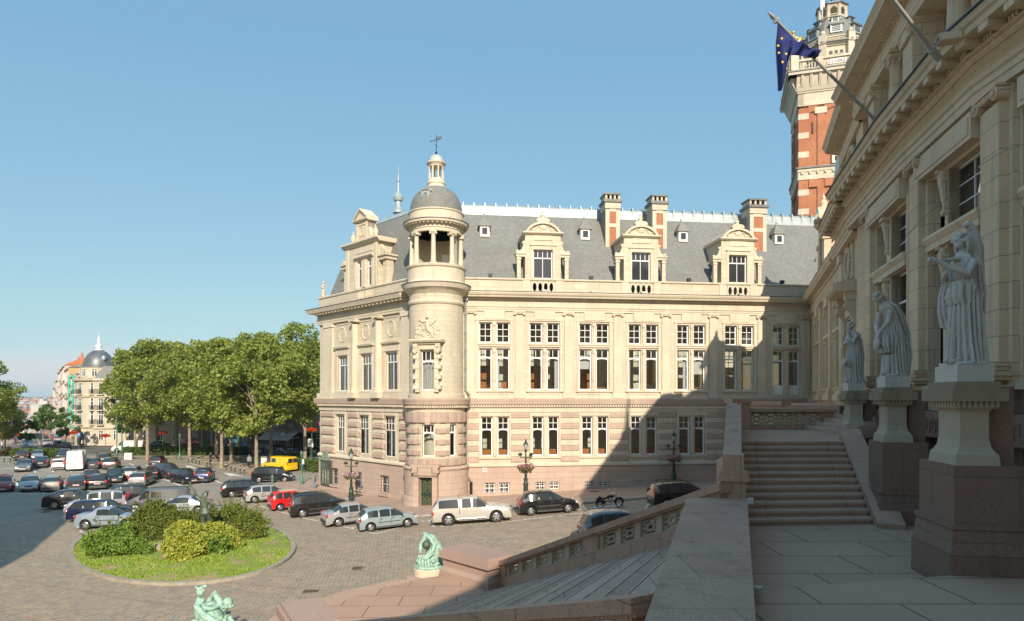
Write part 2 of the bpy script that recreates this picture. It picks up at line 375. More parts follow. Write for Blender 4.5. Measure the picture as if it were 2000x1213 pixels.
BARK=plain("plane_bark",(0.28,0.23,0.16),0.9,var=0.45,vs=3.5,bmp=0.5,bs=9)
FLRED=foliage("red_orange_petals",(0.45,0.03,0.01),(0.75,0.14,0.02),sc=5)
FLPINK=foliage("pink_white_petals",(0.50,0.10,0.22),(0.72,0.62,0.68),sc=6)
def ground_mat():
 m,t,p=nm("cobbled_and_tarmac_ground");pos=worldpos(t)
 mp=N(t,"ShaderNodeMapping");mp.inputs["Rotation"].default_value=(0,0,R(24));t.links.new(pos,mp.inputs["Vector"])
 wob=noise_tex(t,0.7,2,0.5,pos)
 br=N(t,"ShaderNodeTexBrick");br.inputs["Scale"].default_value=1.0;br.inputs["Brick Width"].default_value=0.25;br.inputs["Row Height"].default_value=0.19
 br.inputs["Mortar Size"].default_value=0.020;br.inputs["Mortar Smooth"].default_value=0.4;br.inputs["Bias"].default_value=0.1
 off=mixc(t,0.08,mp.outputs[0],wob,'ADD');t.links.new(off,br.inputs["Vector"])
 br.inputs["Color1"].default_value=(0.42,0.30,0.20,1);br.inputs["Color2"].default_value=(0.215,0.195,0.165,1);br.inputs["Mortar"].default_value=(0.55,0.47,0.33,1)
 n1=noise_tex(t,0.22,5,0.6,pos);n2=noise_tex(t,1.6,4,0.7,pos);n3=noise_tex(t,7.0,3,0.7,pos)
 c=mixc(t,ramp(t,n1,0.35,0.7),br.outputs["Color"],mixc(t,0.6,br.outputs["Color"],(0.40,0.30,0.21)))
 c=mixc(t,ramp(t,n2,0.42,0.68),c,mixc(t,0.6,c,(0.20,0.195,0.17)))
 c=mixc(t,ramp(t,n3,0.62,0.80),c,(0.55,0.46,0.35))
 wv=N(t,"ShaderNodeTexBrick");t.links.new(mp.outputs[0],wv.inputs["Vector"]);wv.offset=0.0
 wv.inputs["Scale"].default_value=1.0;wv.inputs["Brick Width"].default_value=60.0;wv.inputs["Row Height"].default_value=3.4;wv.inputs["Mortar Size"].default_value=0.13;wv.inputs["Mortar Smooth"].default_value=0.0
 wf=N(t,"ShaderNodeMath",operation='MULTIPLY');t.links.new(wv.outputs["Fac"],wf.inputs[0]);wf.inputs[1].default_value=0.30
 c=mixc(t,wf.outputs[0],c,(0.31,0.19,0.13))
 t1=noise_tex(t,0.3,5,0.6,pos);t2=noise_tex(t,30,3,0.6,pos)
 ta=mixc(t,ramp(t,t1,0.3,0.75),(0.28,0.25,0.205),(0.40,0.35,0.275));ta=mixc(t,ramp(t,t2,0.3,0.8),ta,mixc(t,0.3,ta,(0.12,0.11,0.10)))
 sx=N(t,"ShaderNodeSeparateXYZ");t.links.new(pos,sx.inputs[0])
 d=N(t,"ShaderNodeMath",operation='MULTIPLY_ADD');t.links.new(sx.outputs[0],d.inputs[0]);d.inputs[1].default_value=-0.8;t.links.new(sx.outputs[1],d.inputs[2])
 st=N(t,"ShaderNodeMath",operation='GREATER_THAN');t.links.new(d.outputs[0],st.inputs[0]);st.inputs[1].default_value=79.8
 c=mixc(t,st.outputs[0],c,ta)
 t.links.new(c,p.inputs["Base Color"]);p.inputs["Roughness"].default_value=0.85;p.inputs["Specular IOR Level"].default_value=0.3
 iv=N(t,"ShaderNodeInvert");t.links.new(br.outputs["Fac"],iv.inputs["Color"])
 oil=ramp(t,noise_tex(t,0.55,6,0.75,pos),0.60,0.72);of_=N(t,"ShaderNodeMath",operation='MULTIPLY');t.links.new(oil,of_.inputs[0]);of_.inputs[1].default_value=0.45
 c=mixc(t,of_.outputs[0],c,(0.12,0.11,0.095));t.links.new(c,p.inputs["Base Color"])
 bh=mixc(t,st.outputs[0],iv.outputs[0],t2)
 bump(t,p,bh,0.45,0.02)
 return m
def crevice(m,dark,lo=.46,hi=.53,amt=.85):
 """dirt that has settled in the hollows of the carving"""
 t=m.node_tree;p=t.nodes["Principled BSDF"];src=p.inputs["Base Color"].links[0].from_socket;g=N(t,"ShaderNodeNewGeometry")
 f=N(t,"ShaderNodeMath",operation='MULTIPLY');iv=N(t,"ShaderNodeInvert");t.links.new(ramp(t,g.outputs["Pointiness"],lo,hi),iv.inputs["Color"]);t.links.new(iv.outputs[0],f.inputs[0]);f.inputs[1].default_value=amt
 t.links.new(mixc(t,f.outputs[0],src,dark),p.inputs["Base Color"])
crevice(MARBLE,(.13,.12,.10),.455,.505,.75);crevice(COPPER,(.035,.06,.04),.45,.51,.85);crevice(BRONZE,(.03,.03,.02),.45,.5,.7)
GROUNDM=ground_mat()
ROADM=plain("asphalt_road",(0.13,0.12,0.105),0.85,var=0.2,vs=0.4,bmp=0.2,bs=40)
LAWNM,_t,_p=nm("lawn_soil_and_grass");_n=ramp(_t,noise_tex(_t,0.9,4,0.65,worldpos(_t)),0.50,0.60)
_t.links.new(mixc(_t,_n,mixc(_t,noise_tex(_t,6,3,.6,worldpos(_t)),(0.16,0.25,0.03),(0.26,0.32,0.06)),(0.36,0.26,0.15)),_p.inputs["Base Color"]);_p.inputs["Roughness"].default_value=0.95;bump(_t,_p,noise_tex(_t,30,4,.6,worldpos(_t)),.6)
KERBM=plain("kerb_stone",(0.33,0.30,0.24),0.85,var=0.2,vs=3,bmp=0.3)
PAINTW=plain("worn_white_road_paint",(0.74,0.72,0.66),0.8,var=0.18,vs=8)
def gz(x,y):
 t=0.054*(x+17.3)
 z=t if t>0.15 else(0.0 if t<-0.15 else(t+0.15)**2/0.6)
 z=min(z,2.4)
 if y>132:z-=0.045*(min(y,800)-132)
 return z
def patch(name,rings,mat,dz,kind='structure',thick=None):
 """sheet between two polylines (lists of (x,y)), following the ground dz above it"""
 a,b=rings;P=[(x,y,gz(x,y)+dz)for x,y in a]+[(x,y,gz(x,y)+dz)for x,y in b];n=len(a)
 mb=MB();mb.add(P,[(i,i+1,n+i+1,n+i)for i in range(n-1)])
 if thick:
  Q=[(x,y,z-thick)for x,y,z in P[:n]];mb.add(P[:n]+Q,[(i,i+1,n+i+1,n+i)for i in range(n-1)])
 o=mb.build(name,mat);o["kind"]=kind;return o
xs=[-3000,-1200,-500,-250,-150,-110,-80,-60,-45,-32,-24,-21,-20,-19,-18,-17,-16,-15,-14]+list(range(-12,26,3))+[27.2,40,80,200,600,3000]
ys=[-150,-60,-20,0,8,16,24,30,36,42,50,60,70,80,95,110,120,132,160,220,300,500,800,1500,3000,5200]
mb=MB();W=len(xs)
mb.add([(x,y,gz(x,y))for y in ys for x in xs],[(j*W+i,j*W+i+1,(j+1)*W+i+1,(j+1)*W+i)for j in range(len(ys)-1)for i in range(W-1)])
g=mb.build("ground",GROUNDM,fix=False,smooth=0);g["kind"]="structure"
def G(px,py):x,y,z=ground_at(px,py);return(x,y)
def dens(pts,k=6):
 o=[]
 for a,b in zip(pts,pts[1:]):
  for i in range(k):o.append((a[0]+(b[0]-a[0])*i/k,a[1]+(b[1]-a[1])*i/k))
 return o+[pts[-1]]
def strip(name,a,b,mat,dz,k=8,thick=None):return patch(name,(dens(a,k),dens(b,k)),mat,dz,thick=thick)
strip("cross_street",[(-140,108),(-60,108),(-10,101),(60,96)],[(-140,125),(-60,125),(-10,118),(60,113)],ROADM,0.012)
DS=Vector((-93.6,132.0));DD=(Vector(((62-CX)/FPX,1.0))).normalized();DN=Vector((DD.y,-DD.x))
def dsp(t,w):q=DS+DD*t+DN*w;return(q.x,q.y)
strip("downhill_street",[dsp(t,-4.5)for t in(-20,0,60,160,300,560)],[dsp(t,4.5)for t in(-20,0,60,160,300,560)],ROADM,0.02)
for w,nme in((-7.4,"pavement"),(4.5,"pavement")):
 strip(nme,[dsp(t,w)for t in(0,60,160,300,560)],[dsp(t,w+2.9)for t in(0,60,160,300,560)],PAVM,0.13)
mb=MB()
for t in[i*9 for i in range(0,24)]:
 for w in(-2.4,0.0,2.4):
  if w and t%18:continue
  L=9.0 if w==0 else 4.0
  a,b,c,d=dsp(t,w-.07),dsp(t+L,w-.07),dsp(t+L,w+.07),dsp(t,w+.07)
  mb.poly([(p[0],p[1],gz(*p)+0.026)for p in(a,b,c,d)])
tag(mb.build("street_marking",PAINTW),kind="structure")
strip("far_pavement",[(-84,125),(-60,125),(-10,118),(60,113)],[(-84,131.5),(-60,131.5),(-10,127),(60,122)],PAVM,0.12)
GRAVM=plain("sandy_gravel",(0.36,0.29,0.20),0.95,var=0.2,vs=1.2,bmp=0.4,bs=25)
strip("tree_walk_gravel",[G(250,893),G(330,897),G(372,905),G(430,917),G(505,930)],[G(240,880),G(330,882),G(420,884),G(500,888),G(600,900)],GRAVM,0.03)
patch("pavement",(dens([(27.4,52.6),(12,50.8),(-3.5,48.6),(-6.5,48.2),(-9.5,49.6),(-15.5,55.2),(-24.2,65.5),(-26.5,70.5)],5),dens([(28.0,62),(12,60),(-3.8,57),(-7.5,57.5),(-9.5,58.5),(-14,63.5),(-19,70),(-19,76)],5)),PAVM,0.13,thick=0.2)
patch("kerb",(dens([(27.4,52.32),(12,50.52),(-3.5,48.32),(-6.6,47.9),(-9.75,49.4),(-15.75,55.0),(-24.5,65.4),(-26.8,70.5)],5),dens([(27.4,52.6),(12,50.8),(-3.5,48.6),(-6.5,48.2),(-9.5,49.6),(-15.5,55.2),(-24.2,65.5),(-26.5,70.5)],5)),KERBM,0.145,thick=0.2)
def lines(name,segs,w=0.14,mat=PAINTW,dash=None):
 mb=MB()
 for(x0,y0,x1,y1)in segs:
  a,b=Vector(G(x0,y0)),Vector(G(x1,y1));d=(b-a);L=d.length;d.normalize();n=Vector((-d.y,d.x))*w/2
  k=max(1,int(L/0.35))if dash else max(1,int(L/2.5));
  for i in range(k):
   if dash and random.Random(i*7+int(x0)).random()<0.12:continue
   p,q=a+d*(L*i/k),a+d*(L*(i+(0.8 if dash else 1.0))/k)
   mb.poly([(v.x,v.y,gz(v.x,v.y)+0.012)for v in(p-n,q-n,q+n,p+n)])
 o=mb.build(name,mat);o["kind"]="structure";return o
lines("parking_marking",[(0,963,130,966),(33,943,39,965),(74,945,86,965),(120,942,133,964),(216,953,226,960),(130,966,232,957),(243,943,262,953),(60,912,70,923),(96,910,104,922),(128,912,140,922),(230,912,241,920),(5,915,240,924),(253,905,275,917),(285,908,300,915),(318,935,356,950),(360,946,435,944),(384,937,398,946),(412,935,432,944),(205,904,300,900),(370,905,400,912)],0.22)
lines("dotted_sett_marking",[(134,1000,160,1042),(145,1015,160,1015),(153,1028,172,1027),(445,969,735,1043),(735,1043,830,1017),(838,1017,849,1030),(849,1030,1000,1019),(497,985,540,980),(527,995,560,990),(560,1004,585,1000),(640,1012,665,1005),(684,1032,715,1025),(1000,1018,1150,1001),(1150,1001,1138,988),(1250,1012,1266,985),(1266,985,1290,984)],0.17,dash=True)
ar=MB()
for pts in([(436,923),(452,925),(478,931),(470,930),(456,929),(449,930)],[(361,909),(372,910),(386,915),(380,915),(370,913),(366,914)]):
 ar.poly([(*G(x,y),0.014)for x,y in pts])
tag(ar.build("arrow_marking",PAINTW),kind="structure")
COVM=plain("rusty_cast_iron",(0.13,0.09,0.06),.7,.3,var=.4,vs=12)
for px,py,lb in((608,1155,"rusty rectangular drain cover by the foot of the outer steps"),(1160,963,"dark drain grate in the pavement behind the motorcycle"),(470,1000,"round manhole cover in the cobbles right of the angled bays"),(700,1110,"round manhole cover in the middle of the cobbled forecourt"),(90,1000,"manhole cover in the shaded tarmac at the left")):
 x,y,z=ground_at(px,py);z+=.15 if px==1160 else.006;m_=MB()
 if "round" in lb or "manhole" in lb:m_.lathe((x,y,z),[(.33,-.01),(.33,.012),(.28,.012),(.27,.004),(.0,.004)],24)
 else:m_.box(ID,x-.35,x+.35,y-.2,y+.2,z-.01,z+.012)
 tag(m_.build("drain_cover",COVM),lb,"manhole cover")
IC=(355.0,1077.0)
def ell(k,a=223.0,b=67.0):
 t=2*pi*k;x=IC[0]+a*cos(t);y=IC[1]+b*sin(t);return G(x,y-0.03*(x-IC[0]))
ring=[Vector(ell(i/96))for i in range(96)]
ICW=sum(ring,Vector((0,0)))/96
def inset(r,d):return[p+(ICW-p).normalized()*d for p in r]
mb=MB();r0,r1=ring,inset(ring,0.30);zt=0.16
def zz(p):return gz(p.x,p.y)
for i in range(96):
 j=(i+1)%96;a,b,c,d=r0[i],r0[j],r1[j],r1[i]
 mb.add([(a.x,a.y,zz(a)-.05),(b.x,b.y,zz(b)-.05),(b.x,b.y,zz(b)+zt),(a.x,a.y,zz(a)+zt),(c.x,c.y,zz(c)+zt),(d.x,d.y,zz(d)+zt)],[(0,1,2,3),(3,2,4,5)])
isl=mb.build("island_kerb",KERBM);isl["kind"]="structure"
mb=MB();prev=r1
for k,d in enumerate((1.2,3.0,5.5)):
 cur=[p+(ICW-p)*min(0.92,d/(ICW-p).length)for p in r1]
 hh0,hh1=(0.12+0.12*k),(0.24+0.12*k)
 for i in range(96):
  j=(i+1)%96
  mb.poly([(prev[i].x,prev[i].y,zz(prev[i])+hh0),(prev[j].x,prev[j].y,zz(prev[j])+hh0),(cur[j].x,cur[j].y,zz(cur[j])+hh1),(cur[i].x,cur[i].y,zz(cur[i])+hh1)])
 prev=cur
mb.poly([(p.x,p.y,zz(p)+0.48)for p in prev])
lawn=mb.build("lawn_mound",LAWNM,smooth=60);lawn["kind"]="structure"
def island_z(x,y):
 d=(Vector((x,y))-ICW).length;return 0.35+gz(x,y)
rnd=random.Random(5)
mb=MB()
for i in range(26000):
 k=rnd.random()*96;e=ring[int(k)%96].lerp(ring[(int(k)+1)%96],k-int(k));f=sqrt(rnd.random());x=ICW.x+(e.x-ICW.x)*f*0.965;y=ICW.y+(e.y-ICW.y)*f*0.965
 if f<0.55:continue
 if mnoise.noise(Vector((x*.6,y*.6,3)))>0.15 and rnd.random()<0.9:continue
 L=(Vector((e.x,e.y))-ICW).length*(1-f);z=gz(x,y)+0.12+min(0.36,L*0.08)
 a=rnd.random()*6.28;h=rnd.uniform(.05,.10);w=.045
 mb.add([(x-w*cos(a),y-w*sin(a),z-.01),(x+w*cos(a),y+w*sin(a),z-.01),(x+rnd.uniform(-.05,.05),y+rnd.uniform(-.05,.05),z+h)],[(0,1,2)])
gr=mb.build("grass",GRASSM,smooth=0,fix=False);tag(gr,"short sunlit grass on the oval island round the shrubs","grass",kind="stuff")
def wall(mb,fr,u0,u1,z0,z1,ops,w=0.0,d=0.35,mi=0,mr=None,sills=True):
 us=sorted(set([u0,u1]+[o[0]for o in ops]+[o[1]for o in ops]));zs=sorted(set([z0,z1]+[o[2]for o in ops]+[o[3]for o in ops]))
 us=[u for u in us if u0-1e-6<=u<=u1+1e-6];zs=[z for z in zs if z0-1e-6<=z<=z1+1e-6]
 mr=mi if mr is None else mr
 for a,b in zip(us,us[1:]):
  run=None
  for c,e in zip(zs,zs[1:]):
   um,zm=(a+b)/2,(c+e)/2
   if any(o[0]<um<o[1]and o[2]<zm<o[3]for o in ops):
    if run:mb.poly([fr.p(a,w,run[0]),fr.p(b,w,run[0]),fr.p(b,w,run[1]),fr.p(a,w,run[1])],mi);run=None
   else:run=(run[0],e)if run else(c,e)
  if run:mb.poly([fr.p(a,w,run[0]),fr.p(b,w,run[0]),fr.p(b,w,run[1]),fr.p(a,w,run[1])],mi)
 for(a,b,c,e)in ops:
  for q in([(a,w,c),(a,w-d,c),(a,w-d,e),(a,w,e)],[(b,w,c),(b,w-d,c),(b,w-d,e),(b,w,e)],[(a,w,e),(b,w,e),(b,w-d,e),(a,w-d,e)],[(a,w,c),(b,w,c),(b,w-d,c),(a,w-d,c)]):
   mb.poly([fr.p(*x)for x in q],mr)
def window(root,fr,u0,u1,z0,z1,w=-0.28,cols=2,lights=(),fw=0.10,bars=0.05,rows=0,arch=False,mat=None,glass=None,toprows=1,topcols=None,name="window"):
 """white sash window; lights: heights (fraction) of transoms; small panes above the top transom"""
 m=MB();t=0.06
 m.box(fr,u0,u0+fw,w,w+t,z0,z1);m.box(fr,u1-fw,u1,w,w+t,z0,z1)
 m.box(fr,u0+fw,u1-fw,w,w+t,z0,z0+fw);m.box(fr,u0+fw,u1-fw,w,w+t,z1-fw,z1)
 zt=z0
 for f in lights:
  zt=z0+(z1-z0)*f;m.box(fr,u0+fw,u1-fw,w+0.002,w+t+0.02,zt-fw*.6,zt+fw*.6)
  if arch:
   n=7;du=(u1-u0-2*fw)
   for i in range(n):
    a,b=i/n,(i+1)/n;s0,s1=(2*a-1)**2,(2*b-1)**2;H=0.07
    ua,ub=u0+fw+du*a,u0+fw+du*b
    m.add([fr.p(ua,w+t*.8,zt-fw*.6),fr.p(ub,w+t*.8,zt-fw*.6),fr.p(ub,w+t*.8,zt-fw*.6-H*s1-.01),fr.p(ua,w+t*.8,zt-fw*.6-H*s0-.01)],[(0,1,2,3)])
 tc=topcols or cols
 for i in range(1,cols):
  uc=u0+(u1-u0)*i/cols;m.box(fr,uc-bars/2,uc+bars/2,w+.004,w+t-.004,z0+fw,(zt-fw*.6)if lights else z1-fw)
 if lights:
  for i in range(1,tc):
   uc=u0+(u1-u0)*i/tc;m.box(fr,uc-bars/2,uc+bars/2,w+.004,w+t-.004,zt+fw*.6,z1-fw)
  for i in range(1,toprows):
   zc=zt+(z1-zt)*i/toprows;m.box(fr,u0+fw,u1-fw,w+.008,w+t-.008,zc-bars/2,zc+bars/2)
 for i in range(1,rows):
  zc=z0+((zt if lights else z1)-z0)*i/rows;m.box(fr,u0+fw,u1-fw,w+.008,w+t-.008,zc-bars/2,zc+bars/2)
 o=m.build(name,mat or WHITE,root,smooth=0)
 g=MB();g.poly([fr.p(u0+.02,w+.02,z0+.02),fr.p(u1-.02,w+.02,z0+.02),fr.p(u1-.02,w+.02,z1-.02),fr.p(u0+.02,w+.02,z1-.02)])
 g.build("pane",glass or GLASS,o,smooth=0,fix=False)
 return o
def volute(mb,fr,uc,zc,w0,w1,r,mi=0):
 n=12
 for(rr,wa,wb)in((r,w0,w1),(r*.45,w1,w1+r*.25)):
  P=[fr.p(uc+rr*cos(2*pi*i/n),wa,zc+rr*sin(2*pi*i/n))for i in range(n)]+[fr.p(uc+rr*cos(2*pi*i/n),wb,zc+rr*sin(2*pi*i/n))for i in range(n)]
  mb.add(P,[tuple(range(n,2*n))]+[(i,(i+1)%n,n+(i+1)%n,n+i)for i in range(n)],mi)
 k=20;pts=[fr.p(uc+rr*cos(a),w1,zc+rr*sin(a))for a,rr in((pi/2+2.6*pi*i/k,r*(1-.6*i/k))for i in range(k+1))]
 mb.tube(pts,r*.13,5,mi)
def ionic(mb,fr,uc,zt,wid,w0,w1,mi=0,detail=True):
 """pilaster capital: abacus, bead band and two volutes"""
 h=wid*0.30
 mb.box(fr,uc-wid*.62,uc+wid*.62,w0,w1+.07,zt-h*.22,zt,mi)
 mb.box(fr,uc-wid*.5,uc+wid*.5,w0,w1+.03,zt-h*.75,zt-h*.22,mi)
 for s in(-1,1):
  volute(mb,fr,uc+s*wid*.50,zt-h*.72,w0,w1+.05,h*.55,mi)
 if detail:
  for i in range(5):mb.ball(fr.p(uc+wid*(-.28+.14*i),w1+.03,zt-h*.5),(wid*.05,wid*.05,h*.26),8,mi)
def dentils(mb,path_fr,u0,u1,w0,w1,z0,z1,pitch,mi=0,fill=0.55):
 n=int((u1-u0)/pitch)
 for i in range(n):a=u0+(u1-u0)*(i+.22)/n;mb.box(path_fr,a,a+pitch*fill,w0,w1,z0,z1,mi)
def quoin(mb,fr,u0,u1,z0,z1,w,mi):
 mb.cbox(fr,u0,u1,-.05,w,z0,z1,.035,mi)
def cylwall(mb,c,r,z0,z1,ops,n=48,d=0.35,mi=0,a0=-pi*1.25,a1=pi*.25):
 A=sorted(set([a0+(a1-a0)*i/n for i in range(n+1)if not any(o[0]-.02<a0+(a1-a0)*i/n<o[1]+.02 for o in ops)]+[o[0]for o in ops]+[o[1]for o in ops]+[(o[0]+o[1])/2 for o in ops]))
 Z=sorted(set([z0,z1]+[o[2]for o in ops if z0<o[2]<z1]+[o[3]for o in ops if z0<o[3]<z1]));P=lambda a,rr,z:(c[0]+rr*cos(a),c[1]+rr*sin(a),z)
 for a,b in zip(A,A[1:]):
  for e,f in zip(Z,Z[1:]):
   am,zm=(a+b)/2,(e+f)/2
   if any(o[0]<am<o[1]and o[2]<zm<o[3]for o in ops):continue
   mb.poly([P(a,r,e),P(b,r,e),P(b,r,f),P(a,r,f)],mi)
 for(a,b,e,f)in ops:
  m=(a+b)/2;q=r-d
  for s in(a,b):mb.poly([P(s,r,e),P(s,q,e),P(s,q,f),P(s,r,f)],mi)
  for z in(e,f):mb.add([P(a,r,z),P(m,r,z),P(b,r,z),P(b,q,z),P(m,q,z),P(a,q,z)],[(0,1,4,5),(1,2,3,4)],mi)
A0,KP=(-3.83,55.3),(26.5,59.05)
FA=Fr(A0,KP)
DC=Vector((-0.343,-1.0)).normalized()
CE=(KP[0]+DC.x*26.3,KP[1]+DC.y*26.3)
FC=Fr(KP,CE)
B0,B1=(-19.24,66.7),(-8.6,55.75)
FB=Fr(B0,B1)
TC=(-6.2,54.5)
wing=thing("town_hall_wing",(-6.2,54.5,0),"cream stone town hall wing with pink rusticated base, slate roof and round corner turret","building","buildings of the town hall")
W_=wing
ZS,ZC=9.1,17.9
bays=[(935.3,960.3,969.2,995.0),(1033.5,1058.5,1067.2,1091.6),(1130,1154,1163,1188),(1226,1250,1259.5,1283),(1320.5,1343,1352.5,1375),(1413.5,1436.5,1446,1469),(1506.5,1528.5,1537.5,1558.5)]
gb=[(939,961.7,971,993.6),(1038.5,1060.5,1069.5,1090.5),(1135,1156,1165.5,1186),(1230.5,1250.5,1260.5,1281),(1324,1345,1354,1374),(1417,1438,1447,1467)]
bb=[(946,966,974,994),(1044.5,1063,1071.5,1090.5),(1140,1158.5,1167,1186),(1236,1254,1262.5,1281),(1329,1348,1356,1374)]
ua=lambda px:FA.upx(px,-.28)
basebot=-1.0
mb=MB();ops=[]
for a,b,c,d in bb:
 for x0,x1 in((a,b),(c,d)):
  zb=max(0.85,gz(*FA.p(ua(x0),0,0).xy)+.3);ops.append((ua(x0),ua(x1),zb,2.08))
wall(mb,FA,-2,FA.L,basebot,3.3,ops,.14,.5,0)
mb.uprism(FA,[(0,3.3),(.14,3.3),(.10,3.42),(0,3.42)],-2,FA.L,0)
mb.build("basement_wall",PINK,W_,smooth=20)
for o in ops:
 f=MB();
 for i in range(4):uu=o[0]+(o[1]-o[0])*(i+.5)/4;f.tube([FA.p(uu,.08,o[2]+.02),FA.p(uu,.08,o[3]-.02)],.016,5)
 for i in range(3):zz_=o[2]+(o[3]-o[2])*(i+.5)/3;f.tube([FA.p(o[0]+.02,.08,zz_),FA.p(o[1]-.02,.08,zz_)],.016,5)
 f.build("window_grille",WHITE,W_,smooth=30)
 window(W_,FA,o[0],o[1],o[2],o[3],w=-.2,cols=2,rows=2,fw=.06,glass=DGLASS,name="basement_window")
mb=MB();ops1=[]
for a,b,c,d in gb:ops1+=[(ua(a),ua(b),4.25,7.55),(ua(c),ua(d),4.25,7.55)]
wall(mb,FA,-2,FA.L,3.42,8.3,ops1,0,.38,0)
mb.uprism(FA,[(-.05,3.42),(.26,3.42),(.26,3.62),(.12,3.72),(-.05,3.72)],-2,FA.L,1)
mb.box(FA,-2,FA.L,-.05,.09,7.93,8.29,1)
mb.build("ground_floor_wall",[CREAM,CREAM2],W_,smooth=20)
mb=MB();ops2=[]
for i,(a,b,c,d)in enumerate(bays):
 z0=9.8 if i<6 else 9.25
 for x0,x1 in((a,b),(c,d)):ops2+=[(ua(x0),ua(x1),z0,13.28),(ua(x0),ua(x1),13.75,15.45)]
wall(mb,FA,-2,FA.L,ZS,16.4,ops2,0,.38,0)
mb.box(FA,-2,FA.L,-.05,.06,9.1,9.42,1)
mb.build("first_floor_wall",[CREAM,CREAM2],W_,smooth=20)
mb=MB();
piers=[(FA.upx(914),FA.upx(935))]+[(FA.upx(p0+4.5),FA.upx(p1-4.5))for p0,p1 in zip([g[3]for g in gb],[g[0]for g in gb[1:]])]+[(FA.upx(1471),FA.upx(1500)),(FA.upx(1520),FA.upx(1570))]
for a,b in piers:
 mb=MB()
 for i in range(9):
  z0=3.74+i*.465;z1=z0+.455
  mb.cbox(FA,a,b,-.05,.14 if i%2==0 else.09,z0,min(z1,7.91),.03,0 if i%2==0 else 1)
 mb.build("banded_pier",[PINK,CREAM2],W_,smooth=20)
mb=MB();pil=[1014.9,1110.8,1207.0,1301.0,1393.9,1488.4]
pu=[FA.upx(p,.1)for p in pil]
for u in[FA.upx(919,.1)]+pu+[FA.upx(1575,.1)]:
 mb=MB();mb.cbox(FA,u-.36,u+.36,-.03,.13,9.75,15.95,.02,0)
 mb.box(FA,u-.50,u+.50,-.03,.19,9.12,9.62,0);mb.box(FA,u-.44,u+.44,-.03,.17,9.62,9.76,0)
 ionic(mb,FA,u,16.36,.78,-.03,.12,0)
 mb.build("pilaster",[CREAM2],W_,smooth=35)
mb=MB()
for i,(a,b,c,d)in enumerate(bays):
 a,b,c,d=ua(a),ua(b),ua(c),ua(d);z0=9.8 if i<6 else 9.25
 mb.box(FA,a-.22,a-.03,-.02,.07,z0-.15,15.62,0);mb.box(FA,d+.03,d+.22,-.02,.07,z0-.15,15.62,0)
 mb.box(FA,a-.3,d+.3,-.02,.09,15.60,15.75,0)
 mb.box(FA,a-.03,d+.03,-.02,.10,13.42,13.62,0);mb.box(FA,a-.1,d+.1,-.02,.16,13.58,13.68,0)
 if i<6:mb.box(FA,a-.28,d+.28,-.02,.15,z0-.16,z0-.03,0);mb.box(FA,a-.1,d+.1,-.02,.05,9.44,z0-.18,0)
 m=(b+c)/2
 mb.box(FA,m-.09,m+.09,-.2,.10,z0,13.3,0);mb.box(FA,m-.09,m+.09,-.2,.10,13.7,15.35,0)
 mb.box(FA,m-.13,m+.13,-.2,.16,15.2,15.5,0);mb.box(FA,m-.12,m+.12,-.2,.15,12.95,13.3,0);mb.box(FA,m-.12,m+.12,-.2,.14,10.6,10.75,0)
 volute(mb,FA,m,15.08,.0,.12,.08);volute(mb,FA,m,12.85,.0,.12,.07)
 mb.cbox(FA,(a+d)/2-.9,(a+d)/2+.9,-.02,.13,15.68,16.38,.04,0)
for a,b,c,d in gb:
 a,b,c,d=ua(a),ua(b),ua(c),ua(d);m=(b+c)/2
 mb.box(FA,a-.2,a-.02,-.02,.05,4.1,7.72,0);mb.box(FA,d+.02,d+.2,-.02,.05,4.1,7.72,0);mb.box(FA,a-.25,d+.25,-.02,.08,7.62,7.9,0)
 mb.box(FA,m-.1,m+.1,-.2,.07,4.25,7.55,0);mb.box(FA,a-.2,d+.2,-.02,.12,4.05,4.2,0)
mb.build("window_surround",CREAM2,W_,smooth=20)
for i,(a,b,c,d)in enumerate(bays):
 z0=9.8 if i<6 else 9.25
 for x0,x1 in((a,b),(c,d)):
  u0,u1=ua(x0),ua(x1)
  if i<6:window(W_,FA,u0,u1,z0,13.28,cols=1,lights=(.78,),arch=True,topcols=2)
  else:
   w=window(W_,FA,u0,u1,z0+.9,13.28,cols=1,lights=(.72,),arch=True,topcols=2)
   k=MB();k.box(FA,u0,u1,-.28,-.22,z0,z0+.9);k.cbox(FA,u0+.12,(u0+u1)/2-.05,-.24,-.19,z0+.12,z0+.8,.03);k.cbox(FA,(u0+u1)/2+.05,u1-.12,-.24,-.19,z0+.12,z0+.8,.03);k.build("door_panel",WHITE,W_,smooth=0)
  window(W_,FA,u0,u1,13.75,15.45,cols=2,rows=3)
for a,b,c,d in gb:
 for x0,x1 in((a,b),(c,d)):window(W_,FA,ua(x0),ua(x1),4.25,7.55,cols=1,lights=(.68,),arch=True,topcols=2,toprows=2)
mb=MB()
ub=[-1.2]+[(u+v)/2 for u,v in zip(pu,pu)]+[FA.L-.2]
edges=[-1.2]+pu+[FA.L-.2]
for i in range(7):
 a,b=edges[i],edges[i+1]
 for(z0,z1,bk)in((9.3,15.7,-3.6),(3.9,7.8,-3.6)):
  mb.poly([FA.p(a,bk,z0),FA.p(b,bk,z0),FA.p(b,bk,z1),FA.p(a,bk,z1)],0 if z0>9 else 0)
  mb.poly([FA.p(a,bk,z0),FA.p(b,bk,z0),FA.p(b,-.4,z0),FA.p(a,-.4,z0)],1)
  mb.poly([FA.p(a,bk,z1),FA.p(b,bk,z1),FA.p(b,-.4,z1),FA.p(a,-.4,z1)],0)
  for q in(a,b):mb.poly([FA.p(q,bk,z0),FA.p(q,-.4,z0),FA.p(q,-.4,z1),FA.p(q,bk,z1)],0)
mb.build("room_lining",[ROOMW,ROOMF],W_,smooth=0)
